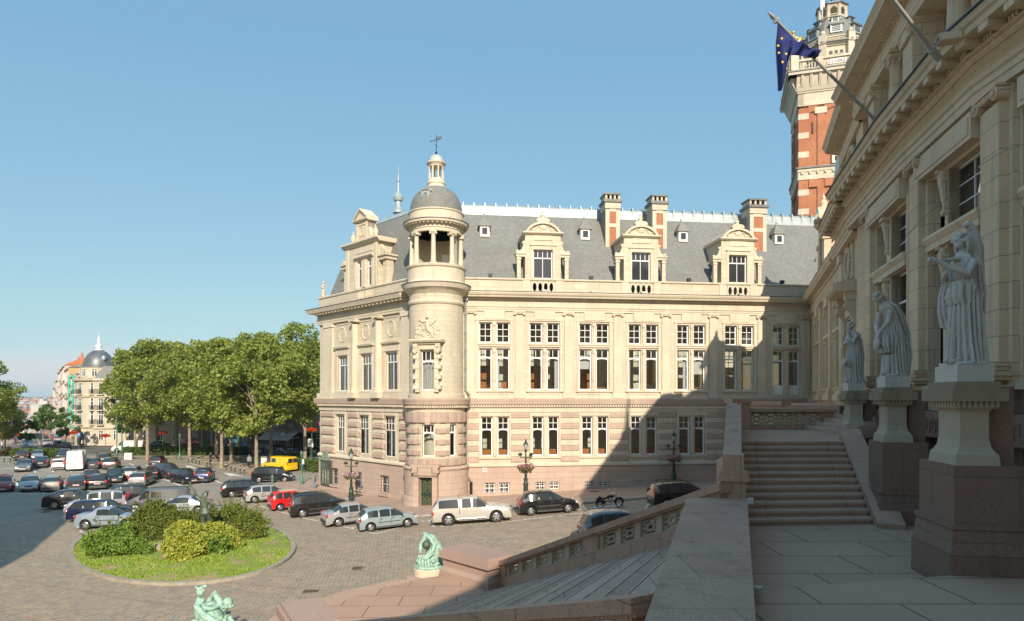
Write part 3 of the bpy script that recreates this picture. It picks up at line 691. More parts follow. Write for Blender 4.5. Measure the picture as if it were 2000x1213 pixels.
for i in range(7):
 a,b,c,d=bays[i];u=FA.upx((a+b)/2+2,-3.5)
 if i in(0,1,2):
  mb=MB();mb.box(FA,u-.55,u+.55,-3.58,-3.5,9.3,12.0);mb.cbox(FA,u-.4,u+.4,-3.5,-3.46,9.5,10.5,.03);mb.cbox(FA,u-.4,u+.4,-3.5,-3.46,10.7,11.8,.03);mb.build("room_door",DOORO,W_,smooth=0)
 elif i==3:
  mb=MB();mb.box(FA,u+1.2,u+2.0,-3.58,-3.5,10.4,12.4);mb.build("picture",DOORO,W_,smooth=0)
 mb=MB();mb.box(FA,u-.2,u+1.9,-1.6,-1.0,10.0,10.07);mb.box(FA,u+1.1,u+1.6,-1.4,-1.34,10.1,10.5);mb.build("desk",BLACK if i%2 else DOORO,W_,smooth=0)
 if i<6:
  mb=MB();ug=ua(gb[i][0]);mb.box(FA,ug,ug+2.4,-1.5,-.7,4.0,4.75);mb.build("desk",DOORO,W_,smooth=0)
for i,b in enumerate(bays):
 for k,(x0,x1)in enumerate(((b[0],b[1]),(b[2],b[3]))):
  q=(i*2+k)%5;u0,u1=ua(x0)+.05,ua(x1)-.05;mb=MB()
  if q==1:a,c,z0,z1=u0,u0+.22,9.9,12.6
  elif q==3:a,c,z0,z1=u1-.3,u1,9.9,12.6
  elif q==4:a,c,z0,z1=u0,u1,12.0-.2*i%1.3,12.75
  else:continue
  n=6;P=[]
  for j in range(n+1):uu=a+(c-a)*j/n;P+=[FA.p(uu,-.48-.03*(j%2),z0),FA.p(uu,-.48-.03*(j%2),z1)]
  mb.add(P,[(2*j,2*j+2,2*j+3,2*j+1)for j in range(n)]);mb.build("curtain",CURT,W_,smooth=50)
CEp=FC.p(25.2,0,0)
path=[(FA.p(-2.2,0,0).x,FA.p(-2.2,0,0).y),KP,(CEp.x,CEp.y)]
mb=MB()
mb.sweep([path[0],KP,tuple(FC.p(3,0,0).xy)],[(-.1,8.32),(.16,8.32),(.2,8.5),(.36,8.6),(.42,9.02),(.34,9.1),(-.1,9.1)],0)
mb.build("string_course",PINK,W_,smooth=20)
mb=MB();dentils(mb,FA,-1.5,FA.L-.3,.1,.30,8.38,8.56,.22);mb.build("dentil_band",CREAM2,W_,smooth=0)
mb=MB()
mb.sweep(path,[(-.1,16.38),(.10,16.38),(.10,16.52),(.14,16.55),(.14,16.68),(.2,16.74),(.2,16.8),(-.1,16.8)],0)
mb.sweep(path,[(-.1,16.8),(.07,16.8),(.07,17.3),(-.1,17.3)],1)
mb.sweep(path,[(-.1,17.3),(.14,17.3),(.2,17.4),(.2,17.46),(.62,17.5),(.66,17.62),(.74,17.68),(.82,17.84),(.8,17.9),(-.1,17.97)],0)
dentils(mb,FA,-1.8,FA.L-.5,.1,.36,17.36,17.46,.2,0)
mb.build("entablature",[CREAM2,CREAM],W_,smooth=20)
mb=MB()
mb.sweep(path,[(-.1,17.97),(.80,17.9),(.84,17.93),(.80,17.97),(-.1,18.04)],0);mb.build("gutter",LEAD,W_,smooth=20)
mb=MB()
dpx=[1060.5,1252.0,1441.0];du=[FA.upx(p,0)for p in dpx]
seg=[-2.2]
for u in du:seg+=[u-.95,u+.95]
seg.append(FA.L)
for i in range(0,len(seg),2):
 mb.box(FA,seg[i],seg[i+1],-.35,.0,17.95,19.0,0)
for u in du:
 for s in(-1,1):mb.box(FA,u+s*1.42-.3,u+s*1.42+.3,-.3,.08,17.95,19.02,1)
 n=4
 for k in range(n):
  uc=u-.95+1.9*(k+.5)/n;hw=1.9/n/2
  m=16;outer=[];inner=[]
  for q in range(m):
   a=2*pi*q/m;ca,sa=cos(a),sin(a);s=min(hw/max(abs(ca),1e-6),.52/max(abs(sa),1e-6));outer.append((uc+ca*s,18.47+sa*s));inner.append((uc+ca*.165,18.47+sa*.36))
  for w in(-.12,.02):mb.add([FA.p(x,w,z)for x,z in outer+inner],[(q,(q+1)%m,m+(q+1)%m,m+q)for q in range(m)],1)
  mb.add([FA.p(x,-.12,z)for x,z in inner]+[FA.p(x,.02,z)for x,z in inner],[(q,(q+1)%m,m+(q+1)%m,m+q)for q in range(m)],1)
mb.sweep(path,[(-.42,19.0),(.08,19.0),(.12,19.06),(.12,19.13),(.05,19.17),(-.42,19.17)],1)
mb.build("attic_parapet",[CREAM,CREAM2],W_,smooth=20)
mb=MB();mb.box(FA,-1,FA.L,-1.2,-.4,17.95,18.0);mb.build("parapet_gutter",LEAD,W_)
RZ0,RW0,RZ1,RW1=18.9,-.55,26.5,-6.0
def roofw(z):return RW0+(z-RZ0)/(RZ1-RZ0)*(RW1-RW0)
mb=MB();UR=FA.L+14
mb.add([FA.p(-2.5,RW0,RZ0),FA.p(UR,RW0,RZ0),FA.p(UR,RW1,RZ1),FA.p(-4.5,RW1,RZ1),FA.p(-2.5,-13,18.5),FA.p(UR,-13,18.5)],[(0,1,2,3),(3,2,5,4)],0)
roof=mb.build("roof",SLATE,W_,smooth=0)
mb=MB();mb.uprism(FA,[(-5.6,25.95),(-5.75,26.75),(-6.1,27.0),(-6.5,26.7),(-6.6,26.0)],-4.5,UR)
k=0
while-4+k*1.0<UR:mb.box(FA,-4+k*1.0,-3.9+k*1.0,-6.55,-5.62,26.0,27.06);k+=1
mb.build("zinc_ridge",ZINC,roof,smooth=20)
for c0,c1 in((1181,1214),(1273,1306),(1464,1501)):
 u0,u1=FA.upx(c0,-3.2),FA.upx(c1,-3.2);mb=MB();f=FA;a,b=u0+.12,u1-.12;m=(a+b)/2
 mb.box(f,a,b,-4.9,-3.42,21.5,26.3,0);
 for s,e in((a,a+.36),(b-.36,b)):mb.box(f,s,e,-4.95,-3.34,21.5,26.2,0)
 for z0,z1 in((22.3,22.8),(24.6,24.95),(26.0,26.3)):mb.box(f,a+.36,b-.36,-4.9,-3.35,z0,z1,0)
 mb.box(f,a+.36,b-.36,-4.88,-3.39,22.8,24.6,1);mb.box(f,a+.36,b-.36,-4.88,-3.39,24.95,26.0,1)
 mb.box(f,a-.05,b+.05,-5.0,-3.28,26.3,26.85,0);mb.box(f,a-.18,b+.18,-5.12,-3.15,26.85,27.1,2)
 for i in range(4):q=a+(b-a)*i/3.35;mb.box(f,q,q+.18,-4.9,-3.4,27.1,27.55,0)
 mb.box(f,a-.1,b+.1,-5.0,-3.3,27.55,27.7,2)
 mb.build("chimney",[TOWST,BRICK,LEAD],roof,smooth=0)
for px,py in((947,460),(1144,466),(1335.5,470),(1523.5,475)):
 z0=23.2;w=roofw(z0);
 for _ in range(8):z0=Z_of(py,FA.depth(FA.upx(px,w+.5),w+.5));w=roofw(z0)
 u=FA.upx(px,w+.3);mb=MB();wf=w+.15
 mb.box(FA,u-.42,u+.42,w-1.2,wf,z0,z0+.95,0)
 P=[FA.p(u-.6,wf+.15,z0+.93),FA.p(u+.6,wf+.15,z0+.93),FA.p(u+.6,wf-1.5,z0+.93),FA.p(u-.6,wf-1.5,z0+.93),FA.p(u,wf-.55,z0+2.0)]
 mb.add(P,[(0,1,4),(1,2,4),(2,3,4),(3,0,4),(0,1,2,3)],1)
 mb.lathe(FA.p(u,wf-.55,z0+1.95),[(.09,0),(.05,.08),(.1,.18),(.03,.26),(.02,.45)],8,mi=2)
 o=mb.build("roof_lucarne",[WHITE,SLATEL,ZINC],roof,smooth=20);window(o,FA,u-.3,u+.3,z0+.12,z0+.84,w=wf+.005,cols=1,fw=.06,glass=DGLASS)
def bigdormer(u,parent):
 f=FA.sub(u);z0=19.17;mb=MB()
 ops=[(-.82,.82,19.2,21.6)]
 wall(mb,f,-1.52,1.52,z0,22.85,ops,.02,.3,0)
 mb.box(f,-1.52,-1.5,-3.5,.0,z0,22.9,0);mb.box(f,1.5,1.52,-3.5,.0,z0,22.9,0)
 mb.box(f,-1.02,1.02,-.02,.09,21.62,21.95,1);mb.box(f,-1.12,1.12,-.02,.17,21.95,22.05,1)
 mb.box(f,-1.02,-.84,-.02,.08,z0,21.62,1);mb.box(f,.84,1.02,-.02,.08,z0,21.62,1)
 mb.box(f,-.8,.8,-.02,.08,22.4,22.8,1)
 mb.uprism(f,[(-3.2,22.85),(.12,22.85),(.3,22.98),(.3,23.08),(-3.2,23.08)],-1.72,1.72,1)
 n=14;R0,R1=1.62,1.42;zc=22.55
 def arc(rr):return[(rr*sin(a),zc+rr*cos(a)*.86-0)for a in[(-1+2*i/n)*1.17 for i in range(n+1)]]
 o1,o2=arc(R0),arc(R1)
 for i in range(n):
  a,b,c,d=o1[i],o1[i+1],o2[i+1],o2[i]
  P=[f.p(a[0],-2.8,a[1]),f.p(b[0],-2.8,b[1]),f.p(c[0],-2.8,c[1]),f.p(d[0],-2.8,d[1]),f.p(a[0],.28,a[1]),f.p(b[0],.28,b[1]),f.p(c[0],.28,c[1]),f.p(d[0],.28,d[1])]
  mb.add(P,[(0,1,5,4),(2,3,7,6),(4,5,6,7),(0,1,2,3)],1)
 mb.prism(f,[(x,max(z,23.08))for x,z in o2]+[(1.3,23.08),(-1.3,23.08)],-.1,.06,0)
 for s in(-1,1):
  mb.tube([f.p(s*(.15+.75*t),.1,23.35+.25*sin(t*5))for t in[i/8 for i in range(9)]],.05,5,1);mb.ball(f.p(s*.95,.08,23.3),.09,8,1)
 mb.ball(f.p(0,.06,23.5),(.32,.1,.24),10,1)
 mb.uprism(f,[(-.5,23.9),(.1,23.9),(.05,24.3),(-.45,24.3)],-.42,.42,1)
 for s in(-1,1):volute(mb,f,s*.42,24.08,-.3,.1,.15,1)
 c=f.p(0,-.18,24.2);mb.lathe(c,[(.3,0),(.26,.12),(.16,.2),(.22,.34),(.16,.46),(.08,.54),(.12,.64),(.03,.76),(.05,.84),(.015,.98)],12,mi=1)
 for s in(-1,1):
  a,b=sorted((s*1.88,s*2.2));mb.box(f,a,b,-.35,-.02,z0,21.0,0);mb.box(f,a-.05,b+.05,-.4,.03,20.75,20.85,1)
  a,b=sorted((s*1.52,s*2.28));mb.box(f,a,b,-.8,.02,21.0,21.22,0);mb.box(f,min(a,b)-.04,max(a,b)+.04,-.85,.1,21.22,21.36,1)
  pr=[(s*1.52,21.36),(s*2.2,21.36),(s*2.05,21.5),(s*1.8,21.62),(s*1.68,21.95),(s*1.62,22.35),(s*1.52,22.4)]
  mb.prism(f,pr,-.3,-.05,1);volute(mb,f,s*2.16,21.48,-.3,-.03,.12,1);volute(mb,f,s*1.66,22.2,-.3,-.03,.11,1)
  mb.poly([f.p(s*1.52,-1.2,z0),f.p(s*1.9,-1.2,z0),f.p(s*1.9,-1.2,21.1),f.p(s*1.52,-1.2,21.1)],2)
 o=mb.build("dormer",[CREAM,CREAM2,LEAD],parent,smooth=35)
 window(o,f,-.82,.82,19.2,21.6,w=-.25,cols=2,lights=(.72,),arch=False,topcols=4,fw=.08,glass=DGLASS)
for u in du:bigdormer(u,W_)
for px in(958,1155,1346,1528,905):
 u=FA.upx(px,-.3);mb=MB();mb.tube([FA.p(u,-.4,19.15),FA.p(u,-.4,19.3)],.05,6);mb.box(FA,u-.16,u+.16,-.5,-.22,19.28,19.56);mb.build("floodlight",BLACK,W_,smooth=0)
for u in du+[FA.upx(1155)]:
 mb=MB();mb.box(FA,u-.18,u+.18,.3,.7,18.0,18.16);mb.build("floodlight",LEADL,W_,smooth=0)
mb=MB();up=FA.upx(909.5,.25)
mb.tube([FA.p(up,.22,17.3),FA.p(up,.22,9.75),FA.p(up+.3,.6,9.4),FA.p(up+.3,.6,8.5),FA.p(up+.05,.3,8.1),FA.p(up+.05,.3,2.8),FA.p(up+.45,.3,2.2),FA.p(up+.45,.3,.6)],.085,8)
mb.box(FA,up-.18,up+.18,.05,.4,17.2,17.5)
for z in(16,14.5,13,11.5,7.4,6,4.6):mb.lathe(FA.p(up+(.05 if z<9 else 0),.3 if z<9 else.22,z),[(.11,0),(.11,.1)],8)
mb.tube([FA.p(up+.45,.3,2.2),FA.p(up+.45,.3,.4)],.12,8,1)
mb.build("drainpipe",[PIPE,IRONB],W_,smooth=40)
mb=MB();s=FA.upx(946.5,.15);mb.box(FA,s-.17,s+.17,.142,.165,3.0,3.32,0)
mb.build("hydrant_sign",WHITE,W_,smooth=0)
mb=MB();
for a,b,c,d in((-.11,-.06,3.05,3.27),(.06,.11,3.05,3.27),(-.06,.06,3.14,3.18)):mb.box(FA,s+a,s+b,.166,.172,c,d)
mb.build("hydrant_letter",PLRED,W_,smooth=0)
tx,ty=TC
def ang(px,r,z=0):
 off=(px-(CX+FPX*tx/ty))*(ty-r*.8)/FPX
 return-pi/2+math.asin(max(-.99,min(.99,off/r)))
aw=(ang(827,2.2),ang(854.5,2.2));ag=(ang(830,2.35),ang(854.5,2.35));ag2=(ang(885,2.35),ang(897,2.35));ad=(ang(826.5,2.62),ang(853,2.62))
tur=MB()
cylwall(tur,TC,2.62,-1,3.42,[(ad[0],ad[1],0.45,2.95)],mi=0,d=.45)
tur.lathe(TC,[(2.3,3.4),(2.66,3.42),(2.72,3.55),(2.6,3.7),(2.3,3.75)],40,mi=0)
tur.lathe(TC,[(2.62,-1),(2.8,-1),(2.8,1.15),(2.74,1.3),(2.62,1.34)],32,ad[1]+.12,ad[0]-.12+2*pi,mi=0)
tur.build("turret_base",PINK,W_,smooth=40)
tur=MB()
cylwall(tur,TC,2.32,3.7,8.35,[(ag[0],ag[1],4.5,7.05),(ag2[0],ag2[1],4.5,7.05)],mi=0)
tur.build("turret_ground_floor",CREAM,W_,smooth=40)
rng=random.Random(4)
mb=MB()
def ringblocks(z0,z1,r,skips,n=13,mi=0):
 A=-pi*1.2
 for i in range(n):
  a=A+(pi*1.4)*i/n;b=A+(pi*1.4)*(i+.94)/n
  segs=[(a,b)]
  for s0,s1 in skips:
   o=[]
   for x,y in segs:
    if y<=s0 or x>=s1:o.append((x,y))
    else:
     if x<s0-.05:o.append((x,s0))
     if y>s1+.05:o.append((s1,y))
   segs=o
  for x,y in segs:
   k=max(2,int((y-x)/.08));P=[]
   for j in range(k+1):
    t=x+(y-x)*j/k;e=.06 if j in(0,k)else 0
    for rr,zq in((r-.18,z0),(r-e,z0+.05),(r+rng.uniform(.0,.035)-e,(z0+z1)/2),(r-e,z1-.05),(r-.18,z1)):P.append((tx+rr*cos(t),ty+rr*sin(t),zq))
   F=[(j*5+q,(j+1)*5+q,(j+1)*5+q+1,j*5+q+1)for j in range(k)for q in range(4)]+[tuple(range(5)),tuple(k*5+q for q in range(5))]
   mb.add(P,F,mi)
sk=[(ag[0]-.05,ag[1]+.05),(ag2[0]-.04,ag2[1]+.04)]
for z0_,z1_,r_,k_ in((7.15,8.0,2.52,[]),(3.75,4.35,2.5,[]),(4.55,5.01,2.47,sk),(5.42,5.88,2.47,sk),(6.3,6.76,2.47,sk)):
 mb=MB();ringblocks(z0_,z1_,r_,k_);mb.build("rustic_block_course",PINKR,W_,smooth=30)
mb=MB();fk=Fr((tx+2.2*cos((ag[0]+ag[1])/2),ty+2.2*sin((ag[0]+ag[1])/2)),(tx+2.2*cos((ag[0]+ag[1])/2)+1,ty+2.2*sin((ag[0]+ag[1])/2)))
mb.prism(fk,[(-.2,7.05),(.2,7.05),(.32,8.05),(-.32,8.05)],0,.5);mb.build("keystone",PINK,W_,smooth=0)
mb=MB()
mb.lathe(TC,[(2.3,8.25),(2.45,8.32),(2.5,8.5),(2.68,8.6),(2.78,9.02),(2.7,9.1),(2.1,9.12)],48)
mb.build("turret_string_course",PINK,W_,smooth=30)
mb=MB()
for i in range(80):
 a=2*pi*i/80;f=Fr((tx+2.45*cos(a),ty+2.45*sin(a)),(tx+2.45*cos(a)-sin(a),ty+2.45*sin(a)+cos(a)));mb.box(f,-.05,.05,-.02,.15,8.36,8.54)
mb.build("turret_dentils",CREAM2,W_,smooth=0)
tur=MB();cylwall(tur,TC,2.2,9.1,17.95,[(aw[0],aw[1],9.75,12.9)])
tur.lathe(TC,[(2.2,9.1),(2.3,9.12),(2.3,9.4),(2.2,9.45)],48,aw[1]+.0,aw[0]+2*pi)
tur.lathe(TC,[(2.2,16.55),(2.28,16.6),(2.33,16.75),(2.28,16.9),(2.2,16.95)],48);tur.build("turret_wall",CREAM,W_,smooth=40)
am=(aw[0]+aw[1])/2
fw_=lambda r,a:Fr((tx+r*cos(a),ty+r*sin(a)),(tx+r*cos(a)-sin(a),ty+r*sin(a)+cos(a)))
def turwin(a0,a1,r,z0,z1,**kw):
 m=(a0+a1)/2;f=fw_(r*cos((a1-a0)/2),m);h=r*sin((a1-a0)/2);return f,h,window(W_,f,-h,h,z0,z1,w=-.26,**kw)
f1,h1,_=turwin(aw[0],aw[1],2.2,9.75,12.9,cols=1,lights=(.72,),arch=True,topcols=3)
turwin(ag[0],ag[1],2.32,4.5,7.05,cols=1,lights=(.74,),arch=True,topcols=3)
turwin(ag2[0],ag2[1],2.32,4.5,7.05,cols=1,lights=(.74,),topcols=2,rows=1)
mb=MB();mb.lathe(TC,[(1.1,3.8),(1.1,15)],20);mb.build("turret_room_core",ROOMW,W_)
mb=MB();
for i in range(7):u=-.48+.16*i;mb.tube([f1.p(u,-.5,9.9),f1.p(u+.03*(i%2),-.5,12.0)],.055,6)
mb.build("curtain",CURT,W_,smooth=60)
mb=MB();f=fw_(2.17,am)
for s in(-1,1):
 a,b=sorted((s*.60,s*.95));mb.box(f,a,b,-.3,.12,9.6,13.15)
 for z in(9.8,10.6,11.4,12.2):a2,b2=sorted((s*.62,s*1.15));mb.cbox(f,a2,b2,-.4,.17,z,z+.32,.03)
 mb.box(f,*sorted((s*.75,s*1.12)),-.3,.28,12.75,13.5);volute(mb,f,s*.93,13.2,0,.34,.16);volute(mb,f,s*.93,12.7,0,.3,.1)
mb.box(f,-.95,.95,-.3,.10,12.95,13.35);mb.box(f,-1.15,1.15,-.4,.26,13.35,13.5);mb.uprism(f,[(-.5,13.5),(.45,13.5),(.55,13.65),(.5,13.72),(-.5,13.72)],-1.35,1.35)
mb.build("window_hood",CREAM2,W_,smooth=30)
mb=MB();rr=random.Random(8)
for i in range(90):
 u=rr.uniform(-1.15,1.0);z=13.85+rr.uniform(0,1)**1.0*(1.5-abs(u+.1)*.7);a=am+u/2.2
 mb.ball((tx+2.2*cos(a),ty+2.2*sin(a),z),(rr.uniform(.05,.11),rr.uniform(.05,.11),rr.uniform(.06,.13)),6)
def onT(u,z,r=2.24):a=am+u/2.2;return(tx+r*cos(a),ty+r*sin(a),z)
mb.tube([onT(.05,15.25),onT(.02,14.9),onT(.1,14.5),onT(.35,14.3),onT(.45,13.95)],[.10,.16,.17,.15,.08],8);mb.ball(onT(.03,15.5,2.3),.13,8)
mb.tube([onT(.05,15.2),onT(-.4,15.1),onT(-.7,15.3)],[.07,.06,.05],6);mb.tube([onT(.1,15.2),onT(.45,15.0),onT(.7,15.25)],[.07,.06,.05],6)
mb.build("carved_relief",CREAM2,W_,smooth=60)
tur=MB()
tur.lathe(TC,[(2.2,17.4),(2.3,17.5),(2.42,17.7),(2.68,17.85),(2.78,18.1),(2.82,18.2),(2.72,18.28),(2.45,18.36),(2.33,18.5),(2.33,19.45),(2.45,19.55),(2.48,19.7),(2.3,19.78),(.2,19.8)],56)
tur.lathe(TC,[(1.8,22.35),(2.12,22.35),(2.12,22.6),(2.18,22.62),(2.18,22.85),(2.3,22.95),(2.62,23.02),(2.66,23.2),(2.5,23.3),(2.2,23.32),(2.2,24.0),(2.28,24.05),(2.28,24.15),(2.1,24.2),(0.3,24.2)],56)
tur.lathe(TC,[(1.82,22.35),(1.82,22.6),(.02,22.7)],32)
for i in range(44):
 a=2*pi*i/44;fr=fw_(2.3,a);tur.box(fr,-.06,.06,-.1,.22,22.9,23.02)
tur.build("turret_cornice",CREAM2,W_,smooth=30)
mb=MB();
for r,z0,z1 in((2.70,23.2,23.26),(2.86,18.2,18.25)):mb.lathe(TC,[(r-.6,z0+.06),(r,z0),(r,z1),(r-.6,z1+.08)],48)
mb.build("turret_lead_edge",LEAD,W_,smooth=30)
for i in range(8):
 a=-pi/2+2*pi*i/8;c=(tx+2.0*cos(a),ty+2.0*sin(a),19.78);mb=MB()
 mb.lathe(c,[(.27,0),(.27,.1),(.22,.14),(.25,.2),(.2,.26),(.195,.9),(.165,2.2),(.2,2.24),(.17,2.3),(.26,2.42)],14)
 fr=fw_(2.0,a);mb.box(fr,-.27,.27,-.27,.27,22.2,22.38);[volute(mb,fr,s*.22,22.14,-.2,.24,.09)for s in(-1,1)]
 mb.build("turret_column",CREAM2,W_,smooth=40)
mb=MB();cyl=[(-pi*.15+i*(pi*1.3)/20)for i in range(21)]
for a,b in zip(cyl,cyl[1:]):mb.poly([(tx+1.75*cos(a),ty+1.75*sin(a),19.8),(tx+1.75*cos(b),ty+1.75*sin(b),19.8),(tx+1.75*cos(b),ty+1.75*sin(b),22.4),(tx+1.75*cos(a),ty+1.75*sin(a),22.4)])
mb.build("turret_back_wall",CREAM,W_,smooth=50)
mb=MB();fr=Fr((tx+.1,ty+1.55),(tx+1.1,ty+1.55));mb.box(fr,.2,1.0,-.1,.04,19.8,21.2);mb.build("turret_door",WHITE,W_)
prof=[(2.14*cos(t)**.85,24.2+2.2*sin(t))for t in[i*1.25/12 for i in range(13)]]
mb=MB();mb.lathe(TC,prof,48);mb.build("turret_dome",SLATE,W_,smooth=60)
mb=MB();od=ang(835,2.0);fr=fw_(1.75,od)
mb.box(fr,-.42,.42,-.6,.12,24.75,25.55,0);mb.box(fr,-.5,.5,-.6,.2,24.68,24.78,0);mb.lathe((0,0,0),[(0,0),(0,0)],3)
mb.tube([fr.p(.5*cos(t),.14,25.5+.22*sin(t))for t in[pi*i/10 for i in range(11)]],.07,6)
mb.tube([fr.p(.27*cos(t),.14,25.15+.27*sin(t))for t in[2*pi*i/16 for i in range(17)]],.05,6)
mb.poly([fr.p(.26*cos(t),.13,25.15+.26*sin(t))for t in[2*pi*i/16 for i in range(16)]],1)
mb.build("oculus",[ZINC,DGLASS],W_,smooth=40)
mb=MB();mb.lathe(TC,[(.78,26.2),(.78,26.3),(.7,26.4),(.7,26.55),(.76,26.6),(.7,26.7),(.7,26.95),(.5,27.0)],24)
mb.lathe(TC,[(.45,28.0),(.62,28.0),(.66,28.15),(.8,28.25),(.8,28.35),(.6,28.42),(.3,28.44)],24)
for i in range(8):
 a=2*pi*(i+.5)/8;mb.lathe((tx+.58*cos(a),ty+.58*sin(a),26.95),[(.09,0),(.07,.05),(.065,.95),(.1,1.06)],8)
mb.build("lantern",CREAM2,W_,smooth=40)
mb=MB();mb.lathe(TC,[(.62*cos(t),28.42+.62*sin(t))for t in[i*1.5/8 for i in range(9)]],24);mb.build("lantern_dome",LEADL,W_,smooth=60)
mb=MB();mb.lathe(TC,[(.14,29.0),(.05,29.1),(.11,29.2),(.03,29.3),(.03,30.5),(.0,30.8)],8)
mb.tube([(tx-.45,ty,30.15),(tx+.2,ty,30.3)],.025,5);mb.ball((tx-.45,ty,30.15),.06,6);mb.tube([(tx-.1,ty-.3,29.8),(tx+.1,ty+.3,29.8)],.02,5)
mb.add([(tx+.05,ty,30.2),(tx+.45,ty+.02,30.35),(tx+.4,ty+.02,30.65),(tx+.25,ty,30.5),(tx+.12,ty,30.6)],[(0,1,2,3,4)]);mb.build("weathervane",IRONB,W_,smooth=40)
f=fw_(2.60,(ad[0]+ad[1])/2);hw=2.62*sin((ad[1]-ad[0])/2)
mb=MB()
for s in(-1,1):mb.box(f,*sorted((s*hw,s*(hw+.42))),-.5,.22,-.5,3.15)
mb.box(f,-hw-.42,hw+.42,-.5,.22,2.95,3.3);mb.box(f,-.55,.55,-.3,.34,3.1,3.75);mb.box(f,-hw-.6,hw+.6,-.4,.38,3.72,3.95)
for s in(-1,1):mb.box(f,*sorted((s*.6,s*1.1)),-.3,.32,3.3,3.5);mb.box(f,*sorted((s*.62,s*1.05)),-.3,.36,3.5,3.74)
mb.box(f,-hw-.5,hw+.5,-.5,.5,-.6,.42)
mb.build("door_surround",PINK,W_,smooth=0)
mb=MB();mb.box(f,-hw,hw,-.4,-.3,.42,2.95,0)
for s in(-1,1):mb.box(f,*sorted((s*hw,s*(hw-.07))),-.3,-.24,.42,2.95,0)
for z in(.45,1.45,1.6,2.85):mb.box(f,-hw,hw,-.3,-.25,z,z+.06,0)
def rg(cx,cz,rx,rz):mb.tube([f.p(cx+rx*cos(t),-.26,cz+rz*sin(t))for t in[2*pi*i/20 for i in range(21)]],.018,5,1)
for z0,z1 in((.5,1.43),(1.66,2.83)):
 zc=(z0+z1)/2;rg(0,zc,.18,.26);rg(0,zc,.3,(z1-z0)*.47)
 for s in(-1,1):mb.tube([f.p(s*.42,-.26,z0),f.p(0,-.26,zc),f.p(-s*.42,-.26,z1)],.014,5,1)
 for i in range(9):
  for s in(-1,1):mb.ball(f.p(s*.46,-.26,z0+(z1-z0)*(i+.5)/9),(.03,.02,.045),6,1)
mb.build("door",[IRON,plain("brass_tracery",(.30,.26,.12),.45,.5)],W_,smooth=40)
ubx=lambda px:FB.upx(px,-.25)
upw=[(664.5,683.5),(709,730.5),(757.5,781.5)];gpw=[(660.6,677.5),(704.5,725),(754,777)];bpw=[(653.5,667.5),(700,713.5),(749,766.5)]
mb=MB();opb=[(ubx(a),ubx(b),.75,2.35)for a,b in bpw]
wall(mb,FB,0,FB.L+1,-1,3.3,opb,.14,.5,0);mb.uprism(FB,[(0,3.3),(.14,3.3),(.10,3.42),(0,3.42)],0,FB.L+1,0)
S0=FB.p(0,.14,0);mb.poly([(S0.x,S0.y,-1),(S0.x+6,S0.y+6,-1),(S0.x+6,S0.y+6,3.3),(S0.x,S0.y,3.3)],0)
for o in opb:mb.box(FB,o[0]-.1,o[1]+.1,.1,.26,o[2]-.2,o[2],0)
mb.build("basement_wall",PINK,W_,smooth=20)
for o in opb:
 f=MB()
 for i in range(4):uu=o[0]+(o[1]-o[0])*(i+.5)/4;f.tube([FB.p(uu,.10,o[2]+.02),FB.p(uu,.10,o[3]-.02)],.018,5)
 for i in range(6):zz_=o[2]+(o[3]-o[2])*(i+.5)/6;f.tube([FB.p(o[0]+.02,.10,zz_),FB.p(o[1]-.02,.10,zz_)],.018,5)
 f.build("window_grille",LEAD,W_);window(W_,FB,o[0],o[1],o[2],o[3],w=-.2,cols=2,rows=2,glass=DGLASS,name="basement_window")
mb=MB();opg=[(ubx(a),ubx(b),4.0,7.5)for a,b in gpw]
wall(mb,FB,0,FB.L+1,3.42,8.3,opg,0,.38,0);mb.uprism(FB,[(-.05,3.42),(.3,3.42),(.3,3.55),(.12,3.72),(-.05,3.72)],0,FB.L,1)
mb.box(FB,0,FB.L,-.05,.12,7.93,8.3,1)
for o in opg:mb.box(FB,o[0]-.25,o[0]-.03,-.02,.06,3.9,7.7,1);mb.box(FB,o[1]+.03,o[1]+.25,-.02,.06,3.9,7.7,1);mb.box(FB,o[0]-.28,o[1]+.28,-.02,.1,7.6,7.85,1)
P0=FB.p(0,0,0)
mb.poly([(P0.x,P0.y,3.42),(P0.x+6,P0.y+6,3.42),(P0.x+6,P0.y+6,16.4),(P0.x,P0.y,16.4)],0)
mb.build("ground_floor_wall",[CREAM,CREAM2],W_,smooth=20)
for o in opg:window(W_,FB,*o,cols=2,lights=(.66,),topcols=4,toprows=2,fw=.06)
mb=MB()
for a,b in((626.5,652),(679,699),(727,748.5),(779,800)):
 a,b=FB.upx(a,.2),FB.upx(b,.2);mb=MB()
 for i in range(5):
  z0=3.78+i*.87;mb.cbox(FB,a,b,-.05,.26,z0,z0+.48,.09,0);
  if i<4:mb.cbox(FB,a+.06,b-.06,-.05,.12,z0+.48,z0+.87,.04,1)
 mb.build("rustic_pier",[PINKR,CREAM2],W_,smooth=30)
mb=MB();opu=[(ubx(a),ubx(b),9.8,13.1)for a,b in upw]
wall(mb,FB,0,FB.L+1,ZS,16.4,opu,0,.38,0);mb.box(FB,-.1,FB.L,-.05,.3,9.12,9.6,1)
